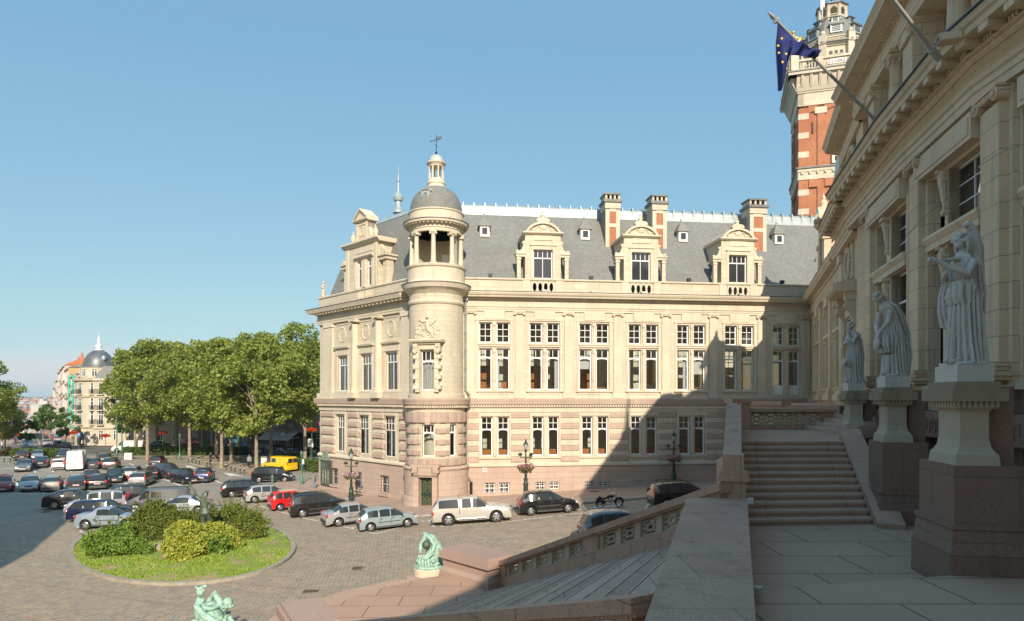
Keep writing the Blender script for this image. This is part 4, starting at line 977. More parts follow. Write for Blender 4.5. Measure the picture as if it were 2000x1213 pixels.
for o in opu:
 m=(o[0]+o[1])/2
 mb.box(FB,o[0]-.25,o[0]-.03,-.02,.06,9.6,13.4,1);mb.box(FB,o[1]+.03,o[1]+.25,-.02,.06,9.6,13.4,1)
 mb.box(FB,o[0]-.3,o[1]+.3,-.02,.1,13.2,13.75,1);mb.uprism(FB,[(-.02,13.85),(.28,13.85),(.34,14.0),(-.02,14.05)],o[0]-.45,o[1]+.45,1);mb.box(FB,o[0]-.35,o[1]+.35,-.02,.12,13.75,13.86,1)
 mb.box(FB,o[0]-.4,o[1]+.4,-.02,.2,9.62,9.78,1);mb.box(FB,o[0]-.2,o[1]+.2,-.02,.12,9.3,9.4,1)
 mb.tube([FB.p(m+.55*cos(t),.02,15.15+.68*sin(t))for t in[2*pi*i/24 for i in range(25)]],.06,6,1)
 mb.box(FB,m-1.0,m+1.0,-.02,.05,16.1,16.3,1)
mb.build("first_floor_wall",[CREAM,CREAM2],W_,smooth=20)
for o in opu:window(W_,FB,*o,cols=2,lights=(.74,),topcols=4,fw=.07)
mb=MB()
for a,b in((632.5,648.5),(783,800)):
 mb=MB();a,b=FB.upx(a,.2),FB.upx(b,.2);mb.cbox(FB,a,b,-.05,.22,9.7,15.95,.02);mb.box(FB,a-.12,b+.12,-.05,.32,9.1,9.7);mb.box(FB,a-.08,b+.08,-.05,.28,16.0,16.38)
 for i in range(6):mb.ball(FB.p(a+(b-a)*(i+.5)/6,.24,16.15),.07,6)
 mb.build("corner_pilaster",CREAM2,W_,smooth=30)
for px in(691.5,737.5):
 mb=MB();u=FB.upx(px,.35);c=FB.p(u,.22,9.62)
 mb.lathe(c,[(.52,0),(.52,.12),(.45,.2),(.47,.3),(.40,.38),(.385,2.4),(.33,6.3)],20);mb.box(FB,u-.56,u+.56,-.1,.78,9.12,9.62)
 ionic(mb,FB,u,16.38,.85,-.1,.58)
 mb.build("end_column",CREAM2,W_,smooth=40)
mb=MB();a=FB.upx(800,0)+.3
for z0,z1,w in((3.9,7.8,-3.4),(9.4,15.9,-3.6)):
 mb.poly([FB.p(.2,w,z0),FB.p(a,w,z0),FB.p(a,w,z1),FB.p(.2,w,z1)],0);mb.poly([FB.p(.2,w,z0),FB.p(a,w,z0),FB.p(a,-.4,z0),FB.p(.2,-.4,z0)],1);mb.poly([FB.p(.2,w,z1),FB.p(a,w,z1),FB.p(a,-.4,z1),FB.p(.2,-.4,z1)],0)
mb.build("room_lining",[ROOMW,ROOMD],W_,smooth=0)
def curtain(f,o,w=-.42,parts=((.05,.95),)):
 mb=MB()
 for a,b in parts:
  n=14;P=[]
  for i in range(n+1):
   u=o[0]+(o[1]-o[0])*(a+(b-a)*i/n);q=.03*(1 if i%2 else-1);P+=[f.p(u,w+q,o[2]+.05),f.p(u,w+q,o[3]-.05)]
  mb.add(P,[(2*i,2*i+2,2*i+3,2*i+1)for i in range(n)])
 mb.build("curtain",CURT,W_,smooth=60)
for o in(opg[0],opg[1],opu[0],opu[1]):curtain(FB,o)
curtain(FB,opg[2],parts=((.02,.3),));curtain(FB,opu[2],parts=((.02,.22),))
mb=MB();mb.box(FB,opu[2][0],opu[2][1],-1.3,-.7,9.9,10.3);mb.build("desk",DOORO,W_)
back=(P0.x+7,P0.y+7);pathB=[back,(P0.x,P0.y),B1]
mb=MB()
mb.sweep(pathB,[(-.1,8.32),(.2,8.32),(.24,8.5),(.42,8.6),(.5,9.02),(.42,9.1),(-.1,9.1)]);mb.build("string_course",PINK,W_,smooth=20)
mb=MB();dentils(mb,FB,0,FB.L-.2,.1,.36,8.38,8.56,.22);mb.build("dentil_band",CREAM2,W_,smooth=0)
mb=MB()
mb.sweep(pathB,[(-.1,16.38),(.22,16.38),(.22,16.55),(.26,16.6),(.26,16.74),(.32,16.8),(-.1,16.8)]);mb.sweep(pathB,[(-.1,16.8),(.2,16.8),(.2,17.3),(-.1,17.3)],1)
mb.sweep(pathB,[(-.1,17.3),(.26,17.3),(.32,17.45),(.9,17.5),(.95,17.65),(1.05,17.85),(-.1,17.97)])
for i in range(26):u=.2+(FB.L-.4)*i/25;mb.box(FB,u-.11,u+.11,.2,.78,17.3,17.48)
mb.build("entablature",[CREAM2,CREAM],W_,smooth=20)
mb=MB();mb.sweep(pathB,[(-.1,17.97),(1.05,17.86),(1.09,17.9),(1.05,17.94),(-.1,18.05)]);mb.build("gutter",LEAD,W_,smooth=20)
mb=MB();mb.sweep(pathB,[(-.35,17.95),(.05,17.95),(.05,19.0),(-.35,19.0)]);mb.sweep(pathB,[(-.42,19.0),(.12,19.0),(.16,19.1),(.05,19.2),(-.42,19.2)],1)
g0,g1=FB.upx(698,.1),FB.upx(727,.1)
for i in range(9):
 if i==4:continue
 u=g0+(g1-g0)*(i+.5)/9;mb.lathe(FB.p(u,.1,18.12),[(.09,0),(.05,.1),(.1,.3),(.05,.6),(.07,.72)],8,mi=1)
mb.build("attic_parapet",[CREAM,CREAM2],W_,smooth=30)
gc=(FB.upx(677.7,0)+FB.upx(738,0))/2;f=FB.sub(gc);hwg=(FB.upx(738,0)-FB.upx(677.7,0))/2
mb=MB();wi=[(FB.upx(698,0)-gc,FB.upx(708,0)-gc,19.3,21.75),(FB.upx(717,0)-gc,FB.upx(727.5,0)-gc,19.3,21.75)]
wall(mb,f,-hwg,hwg,19.1,23.1,wi,.05,.3,0)
for s in(-1,1):mb.poly([f.p(s*hwg,.05,19.1),f.p(s*hwg,-4.5,19.1),f.p(s*hwg,-4.5,23.1),f.p(s*hwg,.05,23.1)],0)
mb.uprism(f,[(-4.5,23.1),(.15,23.1),(.25,23.25),(.45,23.35),(.45,23.5),(-4.5,23.5)],-hwg-.45,hwg+.45,1)
mb.uprism(f,[(-.2,21.85),(.15,21.85),(.3,22.0),(.3,22.1),(-.2,22.1)],wi[0][0]-.3,wi[1][1]+.3,1)
mb.box(f,wi[0][0]-.1,wi[1][1]+.1,-.02,.1,22.4,22.8,1)
for s in(-1,1):mb.box(f,*sorted((s*hwg,s*(hwg-.45))),-.02,.15,19.1,23.0,1)
mb.box(f,wi[0][1]+.08,wi[1][0]-.08,-.1,.17,19.2,21.7,1);mb.box(f,wi[0][0]-.3,wi[0][0]-.05,-.1,.15,19.2,21.7,1);mb.box(f,wi[1][1]+.05,wi[1][1]+.3,-.1,.15,19.2,21.7,1)
hb=.95
mb.box(f,-hb,hb,-.9,.0,23.5,25.3,0);mb.box(f,-hb,-hb+.3,-.9,.08,23.5,25.2,1);mb.box(f,hb-.3,hb,-.9,.08,23.5,25.2,1)
mb.uprism(f,[(-1.0,25.3),(.15,25.3),(.3,25.4),(.3,25.5),(-1.0,25.5)],-hb-.28,hb+.28,1)
mb.prism(f,[(-hb-.2,25.5),(hb+.2,25.5),(0,26.35)],-1,.1,0)
for s in(-1,1):
 mb.prism(f,[(s*(hb+.25),25.5),(s*(hb+.25),25.62),(0,26.5),(0,26.36)],-1,.28,1)
 mb.prism(f,[(s*hb,23.5),(s*(hb+1.0),23.5),(s*(hb+.85),23.75),(s*(hb+.35),23.95),(s*(hb+.1),24.5),(s*hb,24.7)],-.5,-.1,1)
 mb.lathe(f.p(s*(hb+.95),-.25,23.5),[(.2,0),(.12,.15),(.2,.3),(.26,.6),(.2,.85),(.08,.95),(.1,1.05),(.03,1.2),(.0,1.35)],12,mi=1)
 a,b=s*(hwg+.2),s*(hwg+.95)
 mb.box(f,*sorted((s*(hwg+.45),s*(hwg+1.0))),-1.0,-.25,19.1,21.4,0);mb.box(f,*sorted((s*(hwg),s*(hwg+1.15))),-1.3,-.05,21.4,21.7,1);mb.box(f,*sorted((s*hwg,s*(hwg+1.3))),-1.4,.1,21.7,21.85,1)
 mb.prism(f,[(s*hwg,21.85),(s*(hwg+1.0),21.85),(s*(hwg+.7),22.2),(s*(hwg+.2),22.6),(s*hwg,23.0)],-.6,-.2,1);volute(mb,f,s*(hwg+.85),22.05,-.6,-.15,.2,1)
for k in range(7):mb.ball(f.p(-.55+.18*k,.03,25.05),.08,6,1)
mb.tube([f.p(.3*cos(t),.02,24.4+.42*sin(t))for t in[2*pi*i/16 for i in range(17)]],.05,5,1)
gab=mb.build("gable",[CREAM,CREAM2],W_,smooth=35)
for w in wi:window(gab,f,w[0],w[1],w[2],w[3],w=-.2,cols=1,lights=(.72,),topcols=2)
IN=Vector((.717,.697));U=FB.u
c0=FB.p(.2,-.6,0).xy;c1=FB.p(FB.L+1.0,-.6,0).xy;c2=FA.p(3.0,-3.0,0).xy;c3=(c2+IN*9);c4=Vector(c0)+IN*13
ftp=[Vector(c0),Vector(c1),Vector(FA.p(.5,-.8,0).xy),Vector(c2),c3,c4]
apx=Vector((X_of(778,64),64.0));mb=MB();prof=[(0,18.6),(.10,20.3),(.22,22.2),(.36,23.9),(.50,25.2),(.58,25.8)]
prev=None
for t,z in prof:
 cur=[(p.x+(apx.x-p.x)*t,p.y+(apx.y-p.y)*t,z)for p in ftp]
 if prev:
  for i in range(len(ftp)):j=(i+1)%len(ftp);mb.poly([prev[i],prev[j],cur[j],cur[i]],0)
 prev=cur
r2=mb.build("pavilion_roof",SLATE,W_,smooth=60)
mb=MB();cur=[(p[0]+(apx.x-p[0])*.6,p[1]+(apx.y-p[1])*.6,26.6)for p in prev]
up=[(x,y,z+.05)for x,y,z in prev]
for i in range(len(up)):j=(i+1)%len(up);mb.poly([up[i],up[j],cur[j],cur[i]])
mb.poly(cur);mb.lathe((apx.x,apx.y,26.9),[(.55,0),(.5,.3),(.3,.5),(.25,1.1),(.42,1.2),(.5,1.5),(.35,1.8),(.12,2.0),(.1,3.0),(.16,3.05),(.08,3.2),(.06,3.9),(.1,4.0),(.03,4.1),(.02,4.6)],12)
mb.build("zinc_crest_and_finial",ZINC,r2,smooth=40)
f=FB.sub(FB.upx(637,.2));mb=MB()
mb.box(f,-1.05,1.05,.14,.24,.5,3.0,0);mb.prism(f,[(-1.2,3.0),(1.2,3.0),(1.15,3.2),(.7,3.35),(.45,3.7),(0,3.95),(-.45,3.7),(-.7,3.35),(-1.15,3.2)],.12,.32,1)
rr=random.Random(3)
for i in range(3):mb.tube([f.p(-.5+.5*i,.26,.7),f.p(-.5+.5*i+.05,.28,1.5),f.p(-.5+.5*i,.26,2.1)],[.05,.09,.05],6,1)
for i in range(14):mb.ball(f.p(rr.uniform(-1,1),.3,rr.uniform(3.05,3.5)),.09,6,1)
for i in range(6):mb.box(f,-.8,-.1,.24,.25,2.7-.1*i,2.74-.1*i,1)
mb.build("bronze_plaque",[plain("dark_bronze_panel",(.10,.11,.085),.5,.3,var=.3),plain("grey_green_bronze",(.20,.25,.19),.7,var=.4,vs=6)],W_,smooth=40)
cb=thing("town_hall_central_building",(20,30,5),"shaded weathered stone front with tall windows, columns and a heavy bracketed cornice","building","buildings of the town hall")
ts=[0,8.9,14.6,19.9,25.9]
mb=MB();ops=[];LC=FC.L
bayc=[(2.6,7.6),(10.0,13.6),(15.7,18.8),(21.0,24.6)]
def linkwin(lo,hi):
 m=(lo+hi)/2;return[(lo+.3,m-.15),(m+.15,hi-.3)]
for lo,hi in bayc:
 for a,b in linkwin(lo,hi):ops+=[(a,b,9.85,13.28),(a,b,13.75,15.45)]
wall(mb,FC,0,LC,3,16.4,ops,0,.45,0);mb.box(FC,0,LC,-.05,.1,8.95,9.35,1)
mb.build("wall",[GREYST,GREYTR],cb,smooth=20)
for o in ops:window(cb,FC,*o,w=-.38,cols=1 if o[3]<14 else 2,rows=0 if o[3]<14 else 3,lights=(.76,)if o[3]<14 else())
for t in ts[1:]:
 mb=MB();mb.cbox(FC,t-.38,t+.38,-.03,.22,9.75,15.95,.02);mb.box(FC,t-.52,t+.52,-.03,.34,9.0,9.62);mb.box(FC,t-.45,t+.45,-.03,.28,9.62,9.78);ionic(mb,FC,t,16.36,.8,-.03,.22)
 mb.build("pilaster",GREYTR,cb,smooth=35)
for lo,hi in bayc:
 m=(lo+hi)/2;mb=MB();mb.box(FC,m-.14,m+.14,-.3,.14,9.85,15.4);mb.box(FC,m-.2,m+.2,-.2,.26,15.0,15.5);volute(mb,FC,m,15.0,0,.24,.13);volute(mb,FC,m,13.0,0,.24,.12)
 mb.box(FC,lo+.1,hi-.1,-.02,.14,13.42,13.62);mb.box(FC,lo,hi,-.02,.18,9.68,9.8);mb.cbox(FC,m-1,m+1,-.02,.16,15.65,16.38,.04);mb.box(FC,lo+.05,lo+.25,-.02,.1,9.7,15.6);mb.box(FC,hi-.25,hi-.05,-.02,.1,9.7,15.6)
 mb.build("window_surround",GREYTR,cb,smooth=30)
mb=MB();mb.box(FC,1,25,-.42,-.02,17.95,19.0);mb.box(FC,.8,25,-.5,.04,19.17,19.22)
for t in(2,5,8,11.5,15,18.5,22,25):mb.box(FC,t-.25,t+.25,-.42,.1,18,19.3)
mb.build("attic_parapet",GREYTR,cb,smooth=0)
for t in(7.8,19.5):
 f=FC.sub(t);mb=MB()
 mb.box(f,-1.5,-.85,-3,.0,19.0,22.6);mb.box(f,.85,1.5,-3,.0,19.0,22.6);mb.box(f,-.85,.85,-3,.0,21.6,22.6);mb.box(f,-.85,.85,-3,-.3,19.0,21.6,1)
 mb.uprism(f,[(-3.0,22.6),(.12,22.6),(.35,22.8),(.35,22.95),(-3.0,22.95)],-1.75,1.75)
 n=12;o1=[(1.7*sin(a),22.3+1.6*cos(a))for a in[(-1+2*i/n)*1.15 for i in range(n+1)]]
 mb.prism(f,o1,-2.6,.3);mb.prism(f,[(x*.82,22.95+(z-22.95)*.78)for x,z in o1],.3,.31,1)
 mb.lathe(f.p(0,-.2,23.8),[(.35,0),(.25,.2),(.3,.45),(.12,.7),(.16,.85),(.03,1.1),(.0,1.3)],10)
 for s in(-1,1):mb.box(f,*sorted((s*1.85,s*2.2)),-.5,0,19,21.0);mb.box(f,*sorted((s*1.5,s*2.3)),-.8,.1,21.0,21.3);mb.prism(f,[(s*1.5,21.3),(s*2.1,21.3),(s*1.7,21.7),(s*1.5,22.4)],-.4,0)
 mb.build("dormer",[GREYTR,DGLASS],cb,smooth=35)
mb=MB();mb.add([FC.p(-4,-.6,18.9),FC.p(LC+2,-.6,18.9),FC.p(LC+2,-6.2,25.0),FC.p(-4,-6.2,25.0),FC.p(-4,-12,18),FC.p(LC+2,-12,18)],[(0,1,2,3),(3,2,5,4)])
mb.build("roof",SLATE,cb,smooth=0)
SP=(17.0,34.2)
WP=[(14.72,28.4),(12.72,21.06),(11.7,16.3),(11.5,11.3),(11.5,6.0),(9.0,-1.0),(5.4,-8.0),(0.6,-16.0),(-5.0,-25.0)]
FE=Fr(SP,(15.0,28.45));FD=[Fr(a,b)for a,b in zip(WP,WP[1:])]
k0=(SP[0]+.9,SP[1]+.35)
def dsweep(mb,prof,mi=0,end=True):
 if end:mb.sweep([(SP[0]+1.3,SP[1]+.45),SP,(15.0,28.45)],prof,mi)
 mb.sweep([(15.2,28.6)]+WP,prof,mi)
mb=MB();dq=[(1.55,3.6,5.0,12.9)]
wall(mb,FE,0,FE.L,3,17.4,dq,0,.6,0);mb.poly([(SP[0]+1.3,SP[1]+.45,3),(SP[0],SP[1],3),(SP[0],SP[1],22.4),(SP[0]+1.3,SP[1]+.45,22.4)],0)
mb.box(FE,1.55,3.6,-.62,-.55,5,12.9,1)
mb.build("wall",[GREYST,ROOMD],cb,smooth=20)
mb=MB()
mb.cbox(FE,.05,.95,-.03,.2,9.0,16.3,.02);mb.box(FE,-.02,1.0,-.03,.3,15.9,16.35)
mb.uprism(FE,[(-.1,14.0),(.75,14.0),(.95,14.2),(.95,14.38),(-.1,14.55)],.95,4.3)
for u in(1.25,3.95):
 mb.box(FE,u-.24,u+.24,0,.45,13.6,14.0)
 mb.uprism(FE,[(-.1,11.7),(.16,11.6),(.24,11.9),(.14,12.3),(.16,12.8),(.36,13.2),(.42,13.45),(.4,13.6),(-.1,13.6)],u-.17,u+.17);volute(mb,FE,u,13.3,.1,.46,.16)
mb.box(FE,1.6,3.6,.0,.12,13.0,13.85);mb.box(FE,1.35,3.8,-.02,.1,14.7,16.3)
mb.tube([FE.p(2.6+.62*cos(t),.14,15.5+.62*sin(t))for t in[2*pi*i/20 for i in range(21)]],.07,6)
rr=random.Random(2)
for i in range(40):t=2*pi*i/40;mb.ball(FE.p(2.6+.78*cos(t)*rr.uniform(.92,1.1),.14,15.5+.74*sin(t)*rr.uniform(.92,1.1)),.11,6)
mb.build("door_hood",GREYTR,cb,smooth=50)
facade_ops={}
def dwin(f,pxs):
 r=[]
 for a,b in pxs:r+=[(f.upx(a,-.30),f.upx(b,0))]
 return r
f2,f3,f4=FD[0],FD[1],FD[2]
bays_d=[(f2,dwin(f2,[(1724,1742),(1752,1775)])),(f3,dwin(f3,[(1826,1853),(1872,1922)])),(f4,[(1.35,2.35),(2.75,3.75)])]+[(f,[(f.L/2-1.35,f.L/2-.25),(f.L/2+.25,f.L/2+1.35)])for f in FD[3:]]
for f,ws in bays_d:
 ops=[]
 for a,b in ws:ops+=[(a,b,9.6,13.4),(a,b,13.95,15.5)]
 lo,hi=ws[0][0],ws[-1][1]
 dr=(lo-.15,hi+.15,5.0,7.95)
 mb=MB();wall(mb,f,0,f.L,9.3,17.4,ops,0,.36,0);mb.build("wall",GREYST,cb,smooth=20)
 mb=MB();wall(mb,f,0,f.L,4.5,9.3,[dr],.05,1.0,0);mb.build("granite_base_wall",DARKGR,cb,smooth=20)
 mb=MB()
 mb.box(f,dr[0],dr[1],-1.0,-.9,5,7.95,0)
 for s in(dr[0]+.25,dr[1]-.45):mb.box(f,s,s+.2,-.9,-.5,5,7.95,1)
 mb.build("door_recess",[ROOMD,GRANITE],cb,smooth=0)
 mb=MB();mb.box(f,lo-.1,hi+.1,-.02,.28,9.3,9.47);mb.box(f,lo+.0,hi-.0,-.02,.08,8.74,9.28);mb.build("window_ledge",PEDST,cb,smooth=0)
 mb=MB();mb.cbox(f,lo-.25,hi+.25,-.02,.34,7.98,8.72,.03)
 x=lo-.05
 while x<hi-.15:
  for(a,b,c,d)in((0,.05,8.15,8.52),(0,.2,8.47,8.52),(.16,.21,8.25,8.52),(.08,.2,8.25,8.3),(-.08,.05,8.15,8.2)):mb.box(f,x+a,x+b,.33,.365,c,d)
  x+=.36
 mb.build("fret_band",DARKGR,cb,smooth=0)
 for o in ops:window(cb,f,*o,w=-.30,cols=1 if o[3]<14 else 2,rows=0 if o[3]<14 else 3,lights=(.74,)if o[3]<14 else(),topcols=1,fw=.06,bars=.03)
 m=(ws[0][1]+ws[1][0])/2;mw=min(.17,(ws[1][0]-ws[0][1])/2)
 mb=MB();mb.box(f,m-mw,m+mw,-.3,.04,9.6,15.5)
 for zt in(15.5,13.35):
  mb.tube([f.p(m,.1,zt-.08),f.p(m,.16,zt-.22),f.p(m,.12,zt-.5),f.p(m,.08,zt-1.0),f.p(m,.1,zt-1.25)],[.09,.11,.10,.06,.07],8);mb.box(f,m-mw-.05,m+mw+.05,0,.3,zt-.1,zt)
  volute(mb,f,m,zt-.28,.0,.2,.12);volute(mb,f,m,zt-1.2,.0,.15,.08)
 mb.box(f,m-.09,m+.09,0,.08,9.6,12.0)
 for(a,b)in((lo-.32,lo-.04),(hi+.04,hi+.32)):
  mb.box(f,a,b,-.02,.06,9.47,15.7);mb.box(f,a+.07,b-.07,.06,.1,9.47,15.7)
 mb.box(f,lo-.04,hi+.04,-.3,.14,13.42,13.62);mb.uprism(f,[(-.3,13.62),(.16,13.62),(.24,13.75),(.2,13.85),(-.3,13.85)],lo-.1,hi+.1)
 mb.box(f,lo+.0,hi-.0,-.02,.30,15.62,16.3);mb.box(f,lo+.12,hi-.12,.30,.33,15.74,16.18);mb.box(f,lo+.2,hi-.2,.33,.335,15.8,16.12)
 mb.build("window_surround",GREYTR,cb,smooth=35)
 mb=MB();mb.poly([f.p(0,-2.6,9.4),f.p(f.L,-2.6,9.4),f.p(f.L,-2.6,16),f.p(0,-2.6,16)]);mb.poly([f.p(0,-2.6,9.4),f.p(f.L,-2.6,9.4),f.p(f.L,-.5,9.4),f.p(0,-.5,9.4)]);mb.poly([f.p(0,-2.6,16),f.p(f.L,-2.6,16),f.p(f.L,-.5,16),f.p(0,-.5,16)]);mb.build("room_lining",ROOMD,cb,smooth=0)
 for a,b in ws:
  mb=MB();n=8;P=[]
  for i in range(n+1):u=a+.05+(b-a)*.35*i/n;q=.03*(i%2);P+=[f.p(u,-.45+q,9.7),f.p(u,-.45+q,13.2)]
  mb.add(P,[(2*i,2*i+2,2*i+3,2*i+1)for i in range(n)]);mb.build("curtain",CURT,cb,smooth=50)
pls=[(f2,f2.upx(1695,.2),.9),(f2,(f2.upx(1765,.24)+f2.upx(1804,.24))/2,.9),(f3,(f3.upx(1908,.24)+f3.upx(1957,.24))/2,.9),(FD[2],FD[2].L-.2,.95),(FD[3],FD[3].L-.2,.95),(FD[4],FD[4].L-.2,.95),(FD[5],FD[5].L-.2,.95)]
for f,u,w in pls:
 mb=MB();h=w/2
 mb.cbox(f,u-h,u+h,-.3,.24,9.95,16.0,.015)
 mb.box(f,u-h-.2,u-h+.02,-.3,.05,9.4,16.3);mb.box(f,u+h-.02,u+h+.2,-.3,.05,9.4,16.3)
 for z,e in((9.3,.2),(9.52,.16),(9.62,.24),(9.74,.1),(9.84,.16)):mb.box(f,u-h-e,u+h+e,-.3,.24+e,z,z+.10)
 ionic(mb,f,u,16.36,w*1.05,-.2,.30)
 mb.build("pilaster",GREYST,cb,smooth=35)
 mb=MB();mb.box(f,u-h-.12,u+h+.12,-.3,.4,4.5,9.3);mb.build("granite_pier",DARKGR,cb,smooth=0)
mb=MB()
dsweep(mb,[(-.4,16.36),(.36,16.36),(.36,16.54),(.40,16.57),(.40,16.72),(.46,16.75),(.5,16.85),(-.4,16.85)],0)
dsweep(mb,[(-.4,16.85),(.36,16.85),(.36,17.3),(-.4,17.3)],1)
dsweep(mb,[(-.4,17.3),(.4,17.3),(.46,17.36),(.46,17.42),(.56,17.45),(.56,17.5),(-.4,17.5)],0)
dsweep(mb,[(-.4,17.64),(1.0,17.64),(1.02,17.78),(1.08,17.82),(1.14,17.93),(1.1,17.98),(-.4,18.02)],0)
mb.build("entablature",[GREYTR,YELST],cb,smooth=20)
for fi,f in enumerate([FE]+FD[:6]):
 mb=MB();n=max(2,int(round(f.L/.82)))
 for i in range(n):
  u=f.L*(i+.5)/n
  mb.box(f,u-.13,u+.13,.4,.92,17.5,17.645,0);mb.box(f,u-.16,u+.16,.88,.98,17.47,17.645,0)
  for k in range(3):mb.box(f,u+.26+k*.11,u+.32+k*.11,.4,.6,17.5,17.6,0)
 o=mb.build("modillions",GREYTR,cb,smooth=0);
mb=MB();dsweep(mb,[(.2,18.02),(1.1,17.98),(1.17,18.0),(1.14,18.06),(.2,18.1)]);mb.build("gutter",LEAD,cb,smooth=20)
mb=MB()
dsweep(mb,[(-.4,18.0),(.3,18.0),(.3,18.45),(.24,18.5),(-.4,18.5)],0)
mb.build("attic_base",GREYTR,cb,smooth=20)
mb=MB()
for f in[FE]+FD[:7]:mb.poly([f.p(0,-.75,18),f.p(f.L,-.75,18),f.p(f.L,-.75,21.2),f.p(0,-.75,21.2)])
mb.poly([FE.p(0,.0,18),FE.p(1.1,.0,18),FE.p(1.1,.0,21.2),FE.p(0,0,21.2)]);mb.poly([(SP[0]+1.3,SP[1]+.45,18),(SP[0],SP[1],18),(SP[0],SP[1],21.2),(SP[0]+1.3,SP[1]+.45,21.2)])
mb.build("attic_wall",GREYST,cb,smooth=0)
def attic_column(f,u):
 mb=MB();c=f.p(u,-.06,18.5);mb.lathe(c,[(.38,0),(.38,.1),(.32,.16),(.34,.22),(.29,.3),(.285,1.0),(.25,1.95),(.28,2.0),(.25,2.05),(.28,2.15),(.38,2.4)],18)
 mb.box(f,u-.38,u+.38,-.42,.32,20.88,21.0)
 for s in(-1,1):volute(mb,f,u+s*.26,20.78,-.3,.28,.11)
 for i in range(10):a=2*pi*i/10;mb.ball((c.x+.3*cos(a),c.y+.3*sin(a),20.65),(.06,.06,.12),6)
 mb.build("attic_column",GREYST,cb,smooth=40)
def attic_pier(f,u,w=.42):
 mb=MB();mb.box(f,u-w,u+w,-.75,.12,18.5,20.55);mb.box(f,u-w-.08,u+w+.08,-.75,.2,18.5,18.7)
 mb.prism(f,[(u-w,20.5),(u+w,20.5),(u+w+.12,20.9),(u-w-.12,20.9)],-.75,.22);mb.box(f,u-w-.15,u+w+.15,-.75,.26,20.88,21.0)
 for s in(-1,1):volute(mb,f,u+s*w*.9,20.74,-.2,.24,.12)
 for i in range(5):mb.ball(f.p(u-w+w*.5*i,.15,20.6),(.08,.06,.14),6)
 mb.build("attic_pier",GREYST,cb,smooth=40)
attic_pier(f2,f2.upx(1702,.1));attic_column(f2,f2.upx(1750,0));attic_pier(f2,f2.L-.25,.5);attic_column(f3,f3.upx(1868,0));attic_pier(f3,f3.L+.1,.5)
for f in FD[2:6]:attic_column(f,f.L*.5);attic_pier(f,f.L,.5)
mb=MB();u=FE.L*.52
mb.box(FE,u-1.1,u-.75,-.7,.06,18.5,20.0);mb.box(FE,u+.75,u+1.1,-.7,.06,18.5,20.0)
mb.tube([FE.p(u+1.0*cos(t),.02,20.0+.8*sin(t))for t in[pi*i/12 for i in range(13)]],.14,8);mb.box(FE,u-.75,u+.75,-.7,-.6,18.5,20.7,1)
for k in(-1,0,1):mb.prism(FE,[(u+k*.4-.1,20.0),(u+k*.4+.1,20.0),(u+k*.62+.12,20.7),(u+k*.62-.12,20.7)],-.5,.04)
mb.box(FE,u+1.1,FE.L,-.75,0,18.4,21.1);mb.box(FE,u-1.6,u-1.1,-.75,0,18.4,21.1)
mb.build("attic_window",[GREYST,DGLASS],cb,smooth=30)
mb=MB()
dsweep(mb,[(-.8,21.0),(.14,21.0),(.14,21.15),(.18,21.2),(.18,21.35),(-.8,21.35)],0);dsweep(mb,[(-.8,21.35),(.14,21.35),(.14,21.75),(-.8,21.75)],0)
dsweep(mb,[(-.8,21.75),(.22,21.75),(.3,21.85),(.8,21.9),(.84,22.05),(.95,22.2),(-.8,22.3)],0)
mb.build("attic_entablature",GREYTR,cb,smooth=20)
for f in[FE]+FD[:5]:
 mb=MB();dentils(mb,f,.1,f.L,.1,.36,21.76,21.86,.2);mb.build("attic_dentil_row",GREYTR,cb,smooth=0)
c=f2.p(1.2,.3,22.25);mb=MB()
mb.ball((c.x,c.y,c.z+.5),(.42,.38,.55),12);mb.ball((c.x-.3,c.y-.3,c.z+.35),(.18,.18,.22),8);mb.tube([(c.x,c.y,c.z+.9),(c.x+.8,c.y+.3,c.z+.95),(c.x+1.2,c.y+.5,c.z+.6)],[.3,.25,.1],8);mb.box(f2,.9,1.6,-.2,.4,22.2,22.45)
mb.ball((c.x-.36,c.y-.36,c.z+.1),(.22,.2,.14),8)
mb.build("carved_mask",GREYTR,cb,smooth=60)
inn=[Vector((f.n.x,f.n.y))for f in FD]
outer=[(SP[0]+.4,SP[1]-.6)]+WP[:9];inner=[]
for i,p in enumerate(outer):
 n=FD[min(max(i-1,0),len(FD)-1)].n;inner.append((p[0]-n.x*5.2,p[1]-n.y*5.2))
bk=[]
for i,p in enumerate(outer):
 n=FD[min(max(i-1,0),len(FD)-1)].n;bk.append((p[0]-n.x*16,p[1]-n.y*16))
mb=MB();RHL=[26.5,25.5,25.0,25.0,26.0,28.0,25,22.6,22.6,22.6]
for i in range(len(outer)-1):
 a,b,c,d=outer[i],outer[i+1],inner[i+1],inner[i];mb.poly([(*a,22.2),(*b,22.2),(*c,RHL[i+1]),(*d,RHL[i])])
 mb.poly([(*d,RHL[i]),(*c,RHL[i+1]),(*bk[i+1],20),(*bk[i],20)])
mb.poly([(*outer[0],22.2),(*inner[0],RHL[0]),(*bk[0],20)])
mb.build("high_roof",SLATE,cb,smooth=0)
mb=MB()
for i in range(len(bk)-1):mb.poly([(*bk[i],0),(*bk[i+1],0),(*bk[i+1],20),(*bk[i],20)])
for e,q in((outer[0],bk[0]),(outer[-1],bk[-1])):mb.poly([(*e,0),(*q,0),(*q,20),(*e,22.2)])
mb.build("rear_wall",GREYST,cb,smooth=0)
